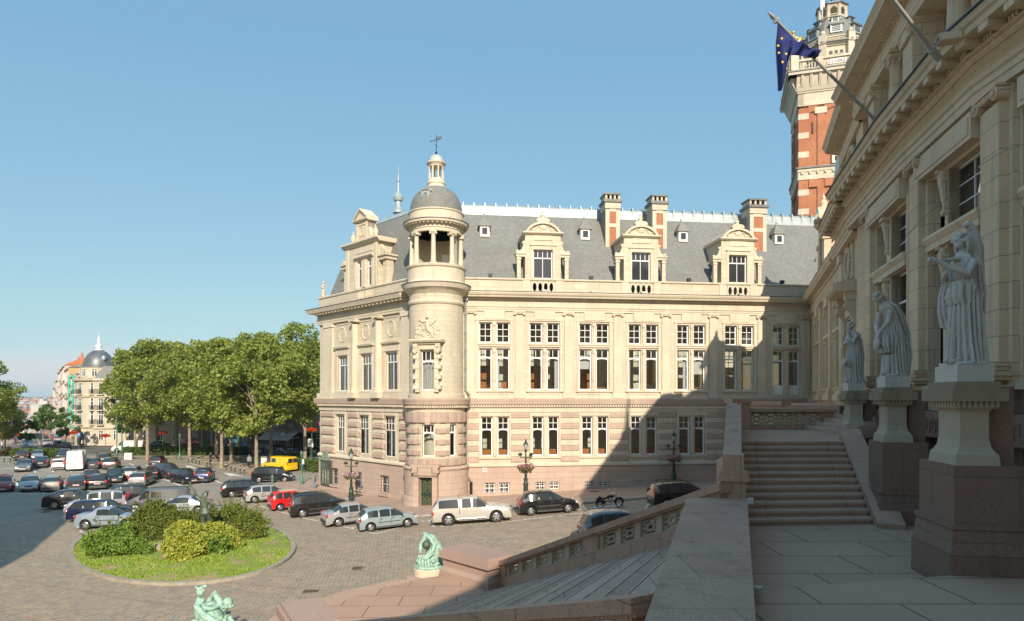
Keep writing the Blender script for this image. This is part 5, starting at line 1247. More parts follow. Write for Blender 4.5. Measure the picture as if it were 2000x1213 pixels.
def gable_over(i,t,hw,h,sp):  # gables out of view, placed and sized for the shadows they cast
 f=FD[i];ff=f.sub(f.L*t);mb=MB()
 mb.prism(ff,[(-hw,22.2),(hw,22.2),(hw,h-2.2),(hw*.6,h-1.8),(hw*.5,h-.6),(0,h),(-hw*.5,h-.6),(-hw*.6,h-1.8),(-hw,h-2.2)],-3.5,-2.9)
 mb.lathe(ff.p(0,-3.2,h-.2),[(.5,0),(.35,.4),(.55,.9),(.25,1.4),(.15,sp*.6),(.02,sp)],10)
 mb.build("gable",GREYST,cb,smooth=20)
gable_over(1,.3,1.8,27.0,4.5);gable_over(3,.6,3.0,26.5,2.0)
ow=thing("town_hall_opposite_wing",(-35,10,0),"opposite stone wing of the town hall closing the court on the near left","building","buildings of the town hall")
pl=[(-21.0,-2.0),(-24.0,8.0),(-28.5,18.0),(-38.5,29.5),(-52,34),(-62,10),(-45,-12)]
mb=MB();mb.hprism(pl,-1,17.2);mb.build("wall",GREYST,ow,smooth=0)
mb=MB();mb.sweep([pl[5],pl[4],pl[3],pl[2],pl[1],pl[0]],[(-.2,17.2),(.3,17.2),(.8,17.5),(.9,17.9),(-.2,18.0)]);mb.build("cornice",GREYTR,ow,smooth=0)
mb=MB();cxx,cyy=-42,10
mb.add([(x,y,18.0)for x,y in pl]+[(cxx+(x-cxx)*.72,cyy+(y-cyy)*.78,23.5)for x,y in pl],[(i,(i+1)%7,7+(i+1)%7,7+i)for i in range(7)]+[tuple(range(7,14))]);mb.build("roof",SLATE,ow,smooth=0)
for(a,b)in zip(pl[:4],pl[1:5]):
 fr=Fr(b,a);n=int(fr.L/3.5)
 for i in range(n):
  for z0,z1 in((3.5,7),(9.8,13.2)):u=fr.L*(i+.5)/n;window(ow,fr,u-.7,u+.7,z0,z1,w=.02,cols=2,lights=(.7,),glass=DGLASS)
tw=thing("clock_tower",(41,88,0),"tall orange brick clock tower with pale stone quoins, balustrade and domed lantern","tower")
TF=Vector((36.6,85.0));tu=Vector((.954,-.30));FT=Fr(TF,TF+tu);Wd=9.0
FTL=Fr(TF-FT.n*Wd,TF)
for f,nm_ in((FT,"tower_front"),(FTL,"tower_flank")):
 mb=MB();mb.box(f,.15,Wd-.15,-.6,-.15,0,46.6,0)
 st=(0,2.75,6.25,9.0)
 for a,b in((0,1.15),(7.85,9.0)):mb.box(f,a,b,-.5,.02,0,46.0,0)
 for a,b in((2.2,3.0),(6.0,6.8)):mb.box(f,a,b,-.5,.02,0,45.2,0)
 for(a,b)in((1.15,2.2),(3.0,6.0),(6.8,7.85)):
  n=8;c=(a+b)/2;r=(b-a)/2;top=45.2+min(r,.9)
  arc=[(c+r*cos(t),45.0+min(r,.9)*sin(t))for t in[pi*i/n for i in range(n+1)]]
  mb.prism(f,arc+[(a,46.3),(b,46.3)],-.4,.02,0)
 for k in range(14):
  z=44.6-k*2.42
  for a,b in((-.03,1.2),(7.8,9.03)):mb.box(f,a,b,-.5,.06,z,z+.75,1)
  if k==0:
   for a,b in((2.2,3.0),(6.0,6.8)):mb.box(f,a-.3,b+.3,-.5,.06,45.2,46.0,1)
 mb.box(f,-.12,Wd+.12,-.6,.2,37.9,38.3,1);mb.box(f,-.05,Wd+.05,-.6,.12,36.9,37.9,1);mb.box(f,-.25,Wd+.25,-.6,.35,38.3,38.5,2)
 for a,b in((1.2,2.2),(3.0,6.0),(6.8,7.8)):mb.box(f,a,b,-.3,.14,35.9,36.9,0)
 for i in range(10):u=.4+i*.91;mb.box(f,u-.12,u+.12,.1,.3,37.6,37.95,1)
 mb.box(f,-.1,Wd+.1,-.6,.1,46.3,48.0,1);mb.box(f,-.2,Wd+.2,-.6,.22,47.9,48.1,1)
 mb.uprism(f,[(0,48.1),(.3,48.1),(1.0,49.7),(1.0,49.9),(0,49.9)],-.3,Wd+.3,1)
 for i in range(9):u=.35+i*1.04;mb.uprism(f,[(0,48.3),(.5,48.5),(1.05,49.4),(1.2,49.9),(0,49.9)],u-.14,u+.14,1)
 mb.box(f,-1.3,Wd+1.3,-.5,1.35,49.9,50.25,1);mb.box(f,-1.4,Wd+1.4,-.5,1.45,50.25,50.4,2)
 mb.box(f,-1.2,Wd+1.2,.9,1.2,50.4,50.6,1);mb.box(f,-1.2,Wd+1.2,.85,1.25,51.5,51.75,1)
 for u in(-1.0,2.4,6.6,10.0):mb.box(f,u-.3,u+.3,.8,1.3,50.4,51.8,1)
 for i in range(30):
  u=-.6+i*.34
  if min(abs(u-q)for q in(-1.0,2.4,6.6,10.0))>.35:mb.lathe(f.p(u,1.05,50.6),[(.08,0),(.05,.1),(.11,.35),(.05,.7),(.08,.9)],6,mi=1)
 mb.box(f,1.6,1.75,-.1,.05,42.8,44.2,3)
 mb.build(nm_,[BRICK,TOWST,LEAD,BLACK],tw,smooth=30)
for(u,z)in((4.7,38.9),(4.7,28.0)):
 o=MB();o.box(FT,u-.85,u+.85,-.3,.12,z-.2,z,0);o.box(FT,u-.85,u-.62,-.3,.12,z,z+2.2,0);o.box(FT,u+.62,u+.85,-.3,.12,z,z+2.2,0);o.box(FT,u-.95,u+.95,-.3,.2,z+2.2,z+2.5,0)
 if z<30:o.tube([FT.p(u+.85*cos(t),.1,z+2.5+.4*sin(t))for t in[pi*i/8 for i in range(9)]],.12,6)
 o.build("window_surround",TOWST,tw,smooth=20);window(tw,FT,u-.62,u+.62,z,z+2.2,w=-.1,cols=2,rows=3,glass=DGLASS)
mb=MB();mb.box(FT,.2,Wd-.2,-Wd+.2,-.3,0,50.4,0);mb.build("tower_core",BRICK,tw,smooth=0)
tc=FT.p(Wd/2,-Wd/2,0);a8=math.atan2(tu.y,tu.x)-pi/2
def oct_(r,z0,z1,mb,mi=0,r1=None):
 r1=r1 or r;P=[(tc.x+q*cos(a8+pi/8+i*pi/4),tc.y+q*sin(a8+pi/8+i*pi/4),z)for q,z in((r,z0),(r1,z1))for i in range(8)]
 mb.add(P,[(i,(i+1)%8,8+(i+1)%8,8+i)for i in range(8)]+[tuple(range(8)),tuple(range(8,16))],mi)
mb=MB();oct_(4.5,50.4,57.3,mb);oct_(4.75,54.2,54.5,mb);oct_(4.7,57.0,57.4,mb);oct_(5.0,57.4,57.65,mb);oct_(5.25,57.65,57.85,mb,1);oct_(4.6,57.85,58.9,mb);oct_(4.75,58.8,59.0,mb)
for i in range(8):
 a=a8+pi/8+i*pi/4;c=(tc.x+4.75*cos(a),tc.y+4.75*sin(a));fr=Fr(c,(c[0]-sin(a),c[1]+cos(a)))
 mb.box(fr,-.45,.45,-.5,.25,50.4,57.4);mb.box(fr,-.5,.5,-.5,.4,57.4,59.1);mb.lathe((c[0],c[1],59.1),[(.25,0),(.4,.3),(.25,.7),(.0,.8)],8)
 b=a+pi/8;c=(tc.x+4.2*cos(b),tc.y+4.2*sin(b));fr=Fr(c,(c[0]-sin(b),c[1]+cos(b)))
 for k in range(3):mb.box(fr,-.9+k*.7,-.5+k*.7,-.1,.03,54.9,55.8,2)
 for k in range(5):mb.tube([fr.p(-1.2+.6*k+.22*cos(t),.2,58.4+.22*sin(t))for t in[2*pi*j/8 for j in range(9)]],.05,4)
 if i%2==1:
  n=10;mb.prism(fr,[(2.0*cos(t),52.5+1.5*sin(t))for t in[pi*j/n for j in range(n+1)]]+[(-2.0,50.4),(2.0,50.4)],-.1,.9)
  mb.tube([fr.p(2.1*cos(t),.95,52.5+1.6*sin(t))for t in[pi*j/n for j in range(n+1)]],.2,6)
 else:
  mb.prism(fr,[(1.2*cos(t),51.6+1.4*sin(t))for t in[pi*j/8 for j in range(9)]],-.1,.6,2)
mb.build("clock_stage",[TOWST,LEAD,BLACK],tw,smooth=30)
for i in(7,):
 for b in[a8+pi/4*k for k in(0,-2)]:
  c=(tc.x+5.15*cos(b),tc.y+5.15*sin(b));fr=Fr(c,(c[0]-sin(b),c[1]+cos(b)));mb=MB()
  mb.poly([fr.p(1.25*cos(t),.02,52.45+1.25*sin(t))for t in[2*pi*j/32 for j in range(32)]],0)
  for j in range(12):t=2*pi*j/12;mb.tube([fr.p(.95*cos(t),.05,52.45+.95*sin(t)),fr.p(1.15*cos(t),.05,52.45+1.15*sin(t))],.04,4,1)
  mb.tube([fr.p(-.1,.07,52.5),fr.p(.9,.07,52.25)],.05,4,1);mb.tube([fr.p(-.1,.08,52.4),fr.p(.45,.08,52.75)],.06,4,1);mb.build("clock_face",[WHITE,IRONB],tw,smooth=0)
mb=MB();pr=[(4.4*cos(t)**.8,59.0+4.3*sin(t))for t in[i*1.15/9 for i in range(10)]]
for(r0,z0),(r1,z1)in zip(pr,pr[1:]):oct_(r0,z0,z1,mb,0,r1)
mb.build("tower_dome",SLATE,tw,smooth=20)
for i in range(8):
 b=a8+i*pi/4
 for rad,z,s in((3.9,59.6,1.0),(3.0,61.7,.62)):
  c=(tc.x+rad*cos(b),tc.y+rad*sin(b));fr=Fr(c,(c[0]-sin(b),c[1]+cos(b)));o=MB()
  o.box(fr,-.8*s,.8*s,-1.2,.3,z,z+1.2*s,0);o.box(fr,-1.0*s,1.0*s,-1.3,.45,z+1.2*s,z+1.45*s,1)
  for k in range(4):o.box(fr,-.55*s,.55*s,.29,.34,z+(.2+.25*k)*s,z+(.32+.25*k)*s,2)
  o.build("louvred_dormer",[ZINC,LEAD,BLACK],tw,smooth=0)
mb=MB();oct_(2.15,62.6,63.3,mb);oct_(2.3,63.3,63.5,mb)
for i in range(8):
 a=a8+pi/8+i*pi/4;mb.lathe((tc.x+1.9*cos(a),tc.y+1.9*sin(a),63.5),[(.3,0),(.26,2.0),(.36,2.2)],8)
 b=a+pi/8;c=(tc.x+1.8*cos(b),tc.y+1.8*sin(b));fr=Fr(c,(c[0]-sin(b),c[1]+cos(b)))
 mb.tube([fr.p(.5*cos(t),0,65.0+.5*sin(t))for t in[pi*j/8 for j in range(9)]],.14,6);mb.box(fr,-.7,.7,-.1,.1,65.45,65.9);mb.box(fr,-.7,.7,-.05,.05,63.9,64.05)
oct_(2.1,65.6,65.9,mb);oct_(2.35,65.9,66.15,mb,1);mb.build("tower_lantern",[TOWST,LEAD],tw,smooth=30)
mb=MB();mb.lathe((tc.x,tc.y,66.15),[(2.0,0),(1.7,.5),(1.0,1.0),(.3,1.2),(.2,1.6)],16);mb.build("lantern_cap",LEADL,tw,smooth=60)
mb=MB()
for k in range(6):a=pi*k/6;mb.tube([(tc.x+.75*cos(a)*sin(t),tc.y+.75*sin(a)*sin(t),68.3+.7*cos(t))for t in[2*pi*j/14 for j in range(15)]],.06,4)
mb.lathe((tc.x,tc.y,67.4),[(.1,0),(.08,3.0),(.2,3.1),(.0,4.0)],6);mb.build("iron_finial",IRONB,tw)
mb=MB();c=(tc.x-2.6,tc.y-2.6,62.5);mb.tube([c,(c[0],c[1],67.5)],.05,5);mb.box(Fr(c,(c[0]+1,c[1])),-.3,-.15,-.1,.1,64,66,0);mb.box(Fr(c,(c[0]+1,c[1])),.1,.25,-.1,.1,64.5,67.5,0);mb.build("antenna",WHITE,tw)
for o in[q for q in COL.objects if q.parent and(q.parent is tw or q.parent.parent is tw)]:
 if o.data and o.name.split('.')[0]in("clock_stage","clock_face","tower_dome","louvred_dormer","tower_lantern","lantern_cap","iron_finial","antenna"):
  for v in o.data.vertices:v.co.x=(tc.x-41)+(v.co.x-(tc.x-41))*.88;v.co.y=(tc.y-88)+(v.co.y-(tc.y-88))*.88;v.co.z=lerp_tab([(40,40),(50.4,50.4),(57.6,54.2),(59,55.1),(62.9,58.3),(66.15,60.5),(67.2,60.8),(71.4,62.0)],v.co.z)
for u,w,s in((-.7,.9,1.0),(-.5,-8.0,.9)):
 c=FT.p(u,w,0);mb=MB();z=51.8
 mb.box(Fr((c.x-.5,c.y),(c.x+.5,c.y)),.0,1.0,-.5,.5,50.4,z+1.6,1);z+=1.6
 mb.tube([(c.x,c.y,z),(c.x-.1,c.y,z+.9),(c.x,c.y,z+1.7)],[.55,.4,.25],8);mb.ball((c.x-.05,c.y,z+2.05),.24,8)
 mb.tube([(c.x,c.y,z+1.5),(c.x-.8,c.y,z+1.7),(c.x-1.3,c.y,z+1.3)],[.15,.12,.08],6);mb.tube([(c.x,c.y,z+1.5),(c.x+.7,c.y,z+1.3),(c.x+.9,c.y,z+.9)],[.15,.12,.08],6)
 mb.tube([(c.x+.2,c.y,z+.5),(c.x+.8,c.y,z+1.1),(c.x+1.2,c.y,z+1.6)],[.1,.3,.1],6)
 mb.build("gilded_figure",[GOLD,TOWST],tw,smooth=60)
TZ=5.9
ter=thing("terrace_stairs",(8,18,5),"pink granite terrace and broad flight of shaded steps along the town hall front","staircase","stairs of the town hall")
A_,B_=Vector((5.3,16.5)),Vector((-.33,28.3));C_,D_=Vector((1.7,8.6)),Vector((-6.1,21.3))
dirc=(A_-C_).normalized()
low=[(5.3,16.5),(1.7,8.6),(-1.2,2.0),(-4.5,-6.0),(2.0,-16.0),(6.2,-8.0),(9.2,-1.0),(11.5,6.0),(11.5,11.3),(11.7,16.3),(12.72,21.06),(11.4,20.2),(6.4,17.0)]
mb=MB();mb.hprism([(5.3,16.6),(1.7,8.6),(-1.2,2.0),(-4.5,-6.0),(0.1,-15.9),(4.8,-8.0),(8.8,-1.0),(11.7,6.0),(11.6,11.3),(11.9,16.3),(12.9,21.06),(15.2,28.5),(12.4,28.5),(8.9,17.0)],-1,TZ)
mb.build("terrace_floor",SLABM,ter,smooth=0)
mb=MB();mb.hprism([(C_.x,C_.y),(A_.x,A_.y),(A_.x+.25,A_.y+.4),(9.3,28),(12.6,41),(15.5,47),(25,55.5),(30,50),(20,30),(12,16),(6,10)],-1,TZ-.6)
mb.build("terrace_podium",GRANITE,ter,smooth=0)
for k_,dz in((0.45,.14),(0,.28)):
 mb=MB();mb.hprism([(3.0,10.0+k_),(7.35,11.0+k_),(9.9,12.6+k_),(11.65,13.5+k_),(11.6,6),(9,-1),(5.2,-8),(0.4,-15.8),(-4.4,-6),(1.2,6)],TZ-.2,TZ+dz);mb.build("raised_near_floor",SLABM,ter,smooth=0)
L0,R0_=Vector((5.75,16.7)),Vector((9.15,16.95));L1,R1_=Vector((7.15,21.0)),Vector((10.35,21.0));n=12;H=7.78
for i in range(n):
 a,b=L0+(L1-L0)*(i/n),R0_+(R1_-R0_)*(i/n);z0,z1=TZ+(H-TZ)*i/n,TZ+(H-TZ)*(i+1)/n
 c,d=L0+(L1-L0)*((i+1)/n),R0_+(R1_-R0_)*((i+1)/n);back_=Vector((.3,.95))*.12
 mb=MB();f=Fr(a,b);L=(b-a).length;dp=(c-a).length
 mb.hprism([a,b,d+back_,c+back_],TZ-.3,z1-.07);e=f.n*.05
 mb.hprism([a+e,b+e,d+back_,c+back_],z1-.07,z1)
 mb.build("step",STEPM,ter,smooth=0)
mb=MB();mb.hprism([L1,R1_,(16.0,30.0),(14.5,29.0),(13.2,29.3),(9.9,29.0)],TZ-1,H-.003);mb.build("landing",SLABM,ter,smooth=0)
mb=MB();d2=(R1_-R0_).normalized();n2=Vector((d2.y,-d2.x));
a,b=R0_+n2*.02-d2*.6,R1_+n2*.02+d2*.4
for w0,w1 in((0,.62),):
 q=[a+n2*w0,b+n2*w0,b+n2*w1,a+n2*w1]
 mb.add([(q[0].x,q[0].y,TZ-.5),(q[1].x,q[1].y,TZ-.5),(q[2].x,q[2].y,TZ-.5),(q[3].x,q[3].y,TZ-.5),(q[0].x,q[0].y,TZ+.12),(q[1].x,q[1].y,H+.35),(q[2].x,q[2].y,H+.35),(q[3].x,q[3].y,TZ+.12)],[(0,1,5,4),(1,2,6,5),(2,3,7,6),(3,0,4,7),(4,5,6,7)])
mb.build("sloping_side_wall",GRANITE,ter,smooth=0)
for i in range(5):
 f=Fr((12.2+.42*i,24.2),(12.9+.42*i,28.4));mb=MB();mb.hprism([(11.9+.42*i,23.6+.2*i),(12.35+.42*i,28.2),(16,28.4),(15,24)],H-.1,H+.16*(i+1));mb.build("upper_step",STEPM,ter,smooth=0)
mb=MB();mb.hprism([(12.9,36.5),(14.6,41.5),(18.2,45),(24.5,55.5),(26.0,57.6),(22.0,46),(18.6,36.0),(17.6,33.0),(15.5,31.5),(13.4,33.0)],4,8.75);mb.build("raised_platform",GRANITE,ter,smooth=0)
mb=MB()
for(a,b)in(((13.4,33.0),(12.9,36.5)),((12.9,36.5),(14.6,41.5))):
 f=Fr(b,a);mb.box(f,-.1,f.L+.1,-.4,.1,8.75,8.95)
mb.build("platform_coping",GRANITE,ter,smooth=0)
def pierced(par,p0,p1,zb0,zb1,zt0,zt1,th,n,mat,name="pierced_panel",ends=None):
 """balustrade infill between two sloping lines: strap-work of rings and hourglass bars, separated by flat uprights"""
 f=Fr(p0,p1);L=f.L;out=[]
 zb=lambda u:zb0+(zb1-zb0)*u/L
 zt=lambda u:zt0+(zt1-zt0)*u/L
 cell=L/n
 mb=MB()
 for i in range(n+1):
  u=cell*i;hw=cell*.13
  a,b=max(0,u-hw),min(L,u+hw)
  mb.add([f.p(a,-th/2,zb(a)),f.p(b,-th/2,zb(b)),f.p(b,-th/2,zt(b)),f.p(a,-th/2,zt(a)),f.p(a,th/2,zb(a)),f.p(b,th/2,zb(b)),f.p(b,th/2,zt(b)),f.p(a,th/2,zt(a))],[(0,1,2,3),(4,5,6,7),(0,3,7,4),(1,2,6,5)])
 mb.build("upright_row",mat,par,smooth=0)
 for i in range(n):
  u0,u1=cell*(i+.13),cell*(i+.87);um=(u0+u1)/2;mb=MB();r=min(u1-u0,zt(um)-zb(um))*.10
  P=lambda s,t:f.p(u0+(u1-u0)*s,0,zb(u0+(u1-u0)*s)+(zt(u0)-zb(u0))*t)
  def band(pts):
   mb.tube([P(s,t)for s,t in pts],r*.8,6)
  q=[i_/12 for i_ in range(13)]
  band([(.5+.5*cos(2*pi*t),.93+.26*sin(2*pi*t))for t in q if sin(2*pi*t)<=.3]);band([(.5+.5*cos(2*pi*t),.07+.26*sin(2*pi*t))for t in q if sin(2*pi*t)>=-.3])
  band([(.5+.18*cos(2*pi*t),.5+.2*sin(2*pi*t))for t in q])
  for sx in(-1,1):band([(.5+sx*(.5-.30*sin(pi*t)),t)for t in q]);
  band([(0.0,.5),(.32,.5)]);band([(.68,.5),(1.0,.5)])
  mb.build(name,mat,par,smooth=60)
lb=thing("landing_balustrade",(12,28.4,H),"level granite balustrade with pierced panels at the far side of the upper landing","balustrade","stone balustrades of the stairs")
p0,p1=(10.0,28.3),(13.7,28.5);f=Fr(p0,p1)
mb=MB();mb.box(f,-.1,f.L+.1,-.2,.2,H-.2,H+.16);mb.build("plinth",GRANITE,lb,smooth=0)
pierced(lb,f.p(.1,0,0).xy,f.p(3.2,0,0).xy,H+.16,H+.16,H+.72,H+.72,.16,5,PEDST)
mb=MB();mb.box(f,3.2,f.L,-.18,.18,H+.1,H+.72);mb.cbox(f,-.05,f.L+.1,-.26,.26,H+.72,H+.9,.03);mb.box(f,-.75,-.02,-.38,.38,H-.5,H+1.12);mb.box(f,-.82,.05,-.45,.45,H+1.12,H+1.3);mb.build("coping",GRANITE,lb,smooth=0)
up=thing("sloping_parapet",(6,19,TZ),"steep granite parapet rising beside the upper flight with a capped pier at its foot","parapet")
d3=Vector((.325,.946));n3=Vector((d3.y,-d3.x));s0=Vector((5.22,16.55));e0=Vector((9.35,28.6))
mb=MB();q0,q1=s0+d3*.55,s0+d3*6.2
mb.add([(*(q0),4.8),(*(q1),4.8),(*(q1+n3*.46),4.8),(*(q0+n3*.46),4.8),(*(q0),7.55),(*(q1),8.9),(*(q1+n3*.46),8.9),(*(q0+n3*.46),7.55)],[(0,1,5,4),(1,2,6,5),(2,3,7,6),(3,0,4,7),(4,5,6,7)])
q2,q3=q1,s0+d3*11.2
mb.hprism([q2,q3,q3+n3*.46,q2+n3*.46],4.8,8.9);mb.build("wall",GRANITE,up,smooth=0)
f=Fr(s0,s0+n3);mb=MB()
mb.box(f,-.02,.56,-.56,.0,4.5,7.05);mb.box(f,-.10,.64,-.62,.08,7.05,7.2);mb.box(f,-.05,.59,-.6,.03,7.2,7.3);mb.box(f,.02,.52,-.6,-.02,7.3,7.7);mb.build("pier",GRANITE,up,smooth=0)
fp=thing("foreground_parapet",(2.5,10,TZ),"very broad speckled granite parapet coping in the shaded foreground","parapet")
hp=2.46;zt=EYE-hp
pl_=[(X_of(1345,16.48),16.48),(X_of(1458,16.6),16.6),(X_of(1477,7.35),7.35),(2.1,3.6),(.4,3.6),(X_of(1260,7.35),7.35)]
pl_=[Vector((X_of(1341,16.4),16.4)),Vector((X_of(1459,16.7),16.7)),Vector((X_of(1477,7.35),7.35)),Vector((1.75,4.0)),Vector((.35,4.3)),Vector((X_of(1258,7.35),7.35))]
cen=sum(pl_,Vector((0,0)))/6
mb=MB();mb.hprism([cen+(p-cen)*1.0 for p in pl_],zt-.28,zt-.02);mb.hprism([p+(cen-p).normalized()*.02 for p in pl_],zt-.02,zt)
cop=mb.build("coping",GRANITE,fp,smooth=0)
mb=MB();mb.hprism([p+(cen-p).normalized()*.14 for p in pl_],TZ-1.6,zt-.28);mb.build("wall",GRANITE,fp,smooth=0)
gs=thing("grand_outer_stair",(-1,22,1),"wide sunlit and shaded granite stair spreading down from the terrace to the cobbled square","staircase","stairs of the town hall")
STEPB=masonry("worn_granite_steps_paler",(0.66,0.47,0.36),(0.58,0.41,0.31),(0.2,.14,.1),1.9,30.0,.014,stain=.3,stainc=(.2,.15,.12),speck=.35,speckc=(.2,.15,.12));STEPC=masonry("worn_granite_steps_darker",(0.50,0.345,0.26),(0.45,0.31,0.235),(0.16,.11,.08),2.5,30.0,.014,stain=.45,stainc=(.12,.09,.07),speck=.35,speckc=(.15,.11,.09))
NOSE=plain("step_edge_light",(.60,.44,.34),.8,var=.25,vs=6)  # paler strip painted for the change of light at each step edge
EDGEDK=plain("step_edge_shade",(.10,.08,.06),.95,var=.4,vs=3)  # dark line painted behind each edge, standing in for the shading between steps
NS=19;Zb,LZ=1.1,TZ
F_=lambda t:A_+(B_-A_)*t
N_=lambda t:C_+(D_-C_)*t
for i in range(NS):
 t0,t1=i/NS,(i+1)/NS;z=LZ-(LZ-Zb)*(i+1)/NS
 mb=MB();q=[F_(t0),F_(t1),N_(t1),N_(t0)];mb.hprism(q,max(-.5,z-.6),z-.05)
 d=((F_(t1)-F_(t0))+(N_(t1)-N_(t0))).normalized()*.035;mb.hprism([q[0],q[1]+d,q[2]+d,q[3]],z-.05,z)
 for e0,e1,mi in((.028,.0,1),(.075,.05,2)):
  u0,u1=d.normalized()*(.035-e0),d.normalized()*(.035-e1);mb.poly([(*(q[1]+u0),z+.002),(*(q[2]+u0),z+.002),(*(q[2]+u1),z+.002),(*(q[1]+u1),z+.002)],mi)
 mb.build("step",[(STEPM,STEPB,STEPC)[(i*7)%3],NOSE,EDGEDK],gs,smooth=0)
land=[B_,Vector((-.0,29.6)),Vector((-3.4,31.9)),Vector((-5.6,30.9)),Vector((-7.6,28.9)),Vector((-9.2,26.2)),Vector((-9.4,23.6)),D_]
land0=[B_,Vector((-.6,28.9)),Vector((-3.1,30.0)),Vector((-4.4,29.2)),Vector((-6.0,27.5)),Vector((-7.2,25.4)),Vector((-7.3,23.4)),D_]
mb=MB();mb.hprism(land0,-.5,Zb-.004);mb.build("bottom_landing",SLABM,gs,smooth=0)
for k in range(3):
 t=(k+1)/3.0;pts=[a+(b-a)*t for a,b in zip(land0,land)];mb=MB();z=Zb-.15*(k+1);mb.hprism(pts,-.5,z);mb.build("outer_step",STEPM,gs,smooth=0)
def slope_bal(name,label,P0,P1,z0,z1,rail,cells,side):
 """sloping balustrade: solid stringer, pierced panels with piers, coping"""
 o=thing(name,(P0.x,P0.y,z0),label,"balustrade","stone balustrades of the stairs");f=Fr(P0,P1);L=f.L;th=.34
 def run(u0,u1,a0,a1,t0,t1,w,mat,nme,e=0):
  mb=MB();z=lambda u,c0,c1:c0+(c1-c0)*u/L
  P=[f.p(u,s,z(u,*q))for u in(u0,u1)for s in(-w,w)for q in((a0,a1),(t0,t1))]
  mb.add(P,[(0,1,3,2),(4,5,7,6),(0,1,5,4),(2,3,7,6),(1,3,7,5),(0,2,6,4)]);return mb.build(nme,mat,o,smooth=0)
 run(-.1,L,z0-1.6,z1-1.6,z0+.28,z1+.28,.23,GRANITE,"stringer");run(-.1,L,z0+.28,z1+.28,z0+.34,z1+.34,.19,GRANITE,"stringer_moulding")
 run(-.1,L+.05,z0+rail-.2,z1+rail-.2,z0+rail,z1+rail,.30,GRANITE,"coping");run(-.1,L,z0+rail-.26,z1+rail-.26,z0+rail-.2,z1+rail-.2,.22,GRANITE,"coping_moulding")
 u=0
 for kind_,ln in cells:
  zz0=z0+(z1-z0)*u/L;zz1=z0+(z1-z0)*(u+ln)/L
  if kind_=='p':run(u,u+ln,z0+.3,z1+.3,z0+rail-.22,z1+rail-.22,.2,GRANITE,"pier")
  else:pierced(o,f.p(u,0,0).xy,f.p(u+ln,0,0).xy,zz0+.34,zz1+.34,zz0+rail-.26,zz1+rail-.26,.2,kind_,PEDST)
  u+=ln
 return o
Lf=(B_-A_).length;Ln=(D_-C_).length
slope_bal("stair_balustrade","long sloping balustrade of pierced strapwork running down to the square pedestal block",A_,B_,TZ+.0,Zb+.0,1.1,[('p',.5),(5,5.0),('p',.9),(5,Lf-5.0-.5-.9-.5),('p',.5)],1)
slope_bal("stair_balustrade","nearest sloping stair balustrade at the bottom edge of the view beside the broad parapet",C_,D_,TZ-.22,Zb-.12,.88,[('p',.3),(7,7.6),('p',.9),(6,Ln-7.6-.3-.9-.5),('p',.5)],-1)
def block(name,label,fr_,u0,u1,w0,w1,zb,ztp):
 o=thing(name,tuple(fr_.p((u0+u1)/2,(w0+w1)/2,zb)),label,"pedestal","end blocks of the stair balustrades")
 for nme,e,z0,z1 in(("foot",.12,zb-.5,zb+.28),("body",0,zb+.28,ztp-.42),("cap",.14,ztp-.42,ztp-.12),("cap_top",.02,ztp-.12,ztp)):
  mb=MB();mb.hprism([tuple(fr_.p(u,w,0).xy)for u,w in((u0-e,w0-e),(u1+e,w0-e),(u1+e,w1+e),(u0-e,w1+e))],z0,z1,0)
  if nme=="foot":
   mb.add([tuple(fr_.p(u,w,z))for(u,w,z)in[(u0-.12,w0-.12,zb+.28),(u1+.12,w0-.12,zb+.28),(u1+.12,w1+.12,zb+.28),(u0-.12,w1+.12,zb+.28),(u0,w0,zb+.45),(u1,w0,zb+.45),(u1,w1,zb+.45),(u0,w1,zb+.45)]],[(0,1,5,4),(1,2,6,5),(2,3,7,6),(3,0,4,7)])
  mb.build(nme,PINK2,o,smooth=0)
 return o
PINK2=masonry("smooth_pink_granite",(0.47,0.34,0.275),(0.44,0.32,0.26),(0.25,0.18,0.15),6.0,6.0,0.004,stain=0.15,stainc=(0.28,0.2,0.17),speck=0.3,speckc=(0.28,0.2,0.17),bstr=0.15,fine=30)
f1_=Fr((-3.1,30.1),(-1.0,27.9));block("stair_end_block","big sunlit pink granite block beside the hooded green sculpture",f1_,0,f1_.L,-1.5,0,Zb-.02,2.34)
f2_=Fr((-6.46,22.4),(-5.22,20.1));bo=block("stair_end_block","pink granite block at the bottom edge beside the cut-off green sculpture",f2_,0,f2_.L,0,1.25,Zb-.3,2.42)
def round_plinth(c,label,r=1.0,zb=.3,ztp=.88):
 o=thing("sculpture_plinth",(c[0],c[1],zb),label,"plinth","round plinths of the green sculptures");mb=MB()
 mb.lathe((c[0],c[1],0),[(r,zb-.5),(r,zb+.25),(r+.1,zb+.3),(r+.1,zb+.48),(r,zb+.56),(r*.75,ztp-.02),(.01,ztp-.02)],40);mb.build("base",PINK2,o,smooth=40)
 mb=MB();mb.lathe((c[0],c[1],0),[(r*.72,ztp-.05),(r*.72,ztp+.28),(r*.68,ztp+.32),(.01,ztp+.32)],40);mb.build("drum",CREAM2,o,smooth=40);return ztp+.32
S1=(X_of(838,31.2),31.2);S2=(X_of(417,22.3),22.3)
zt1=round_plinth(S1,"round pink plinth under the green hooded sculpture beside the lit end block")
zt2=round_plinth(S2,"round plinth under the green sculpture cut off by the bottom edge",1.05,.0,.85)
peds=[]
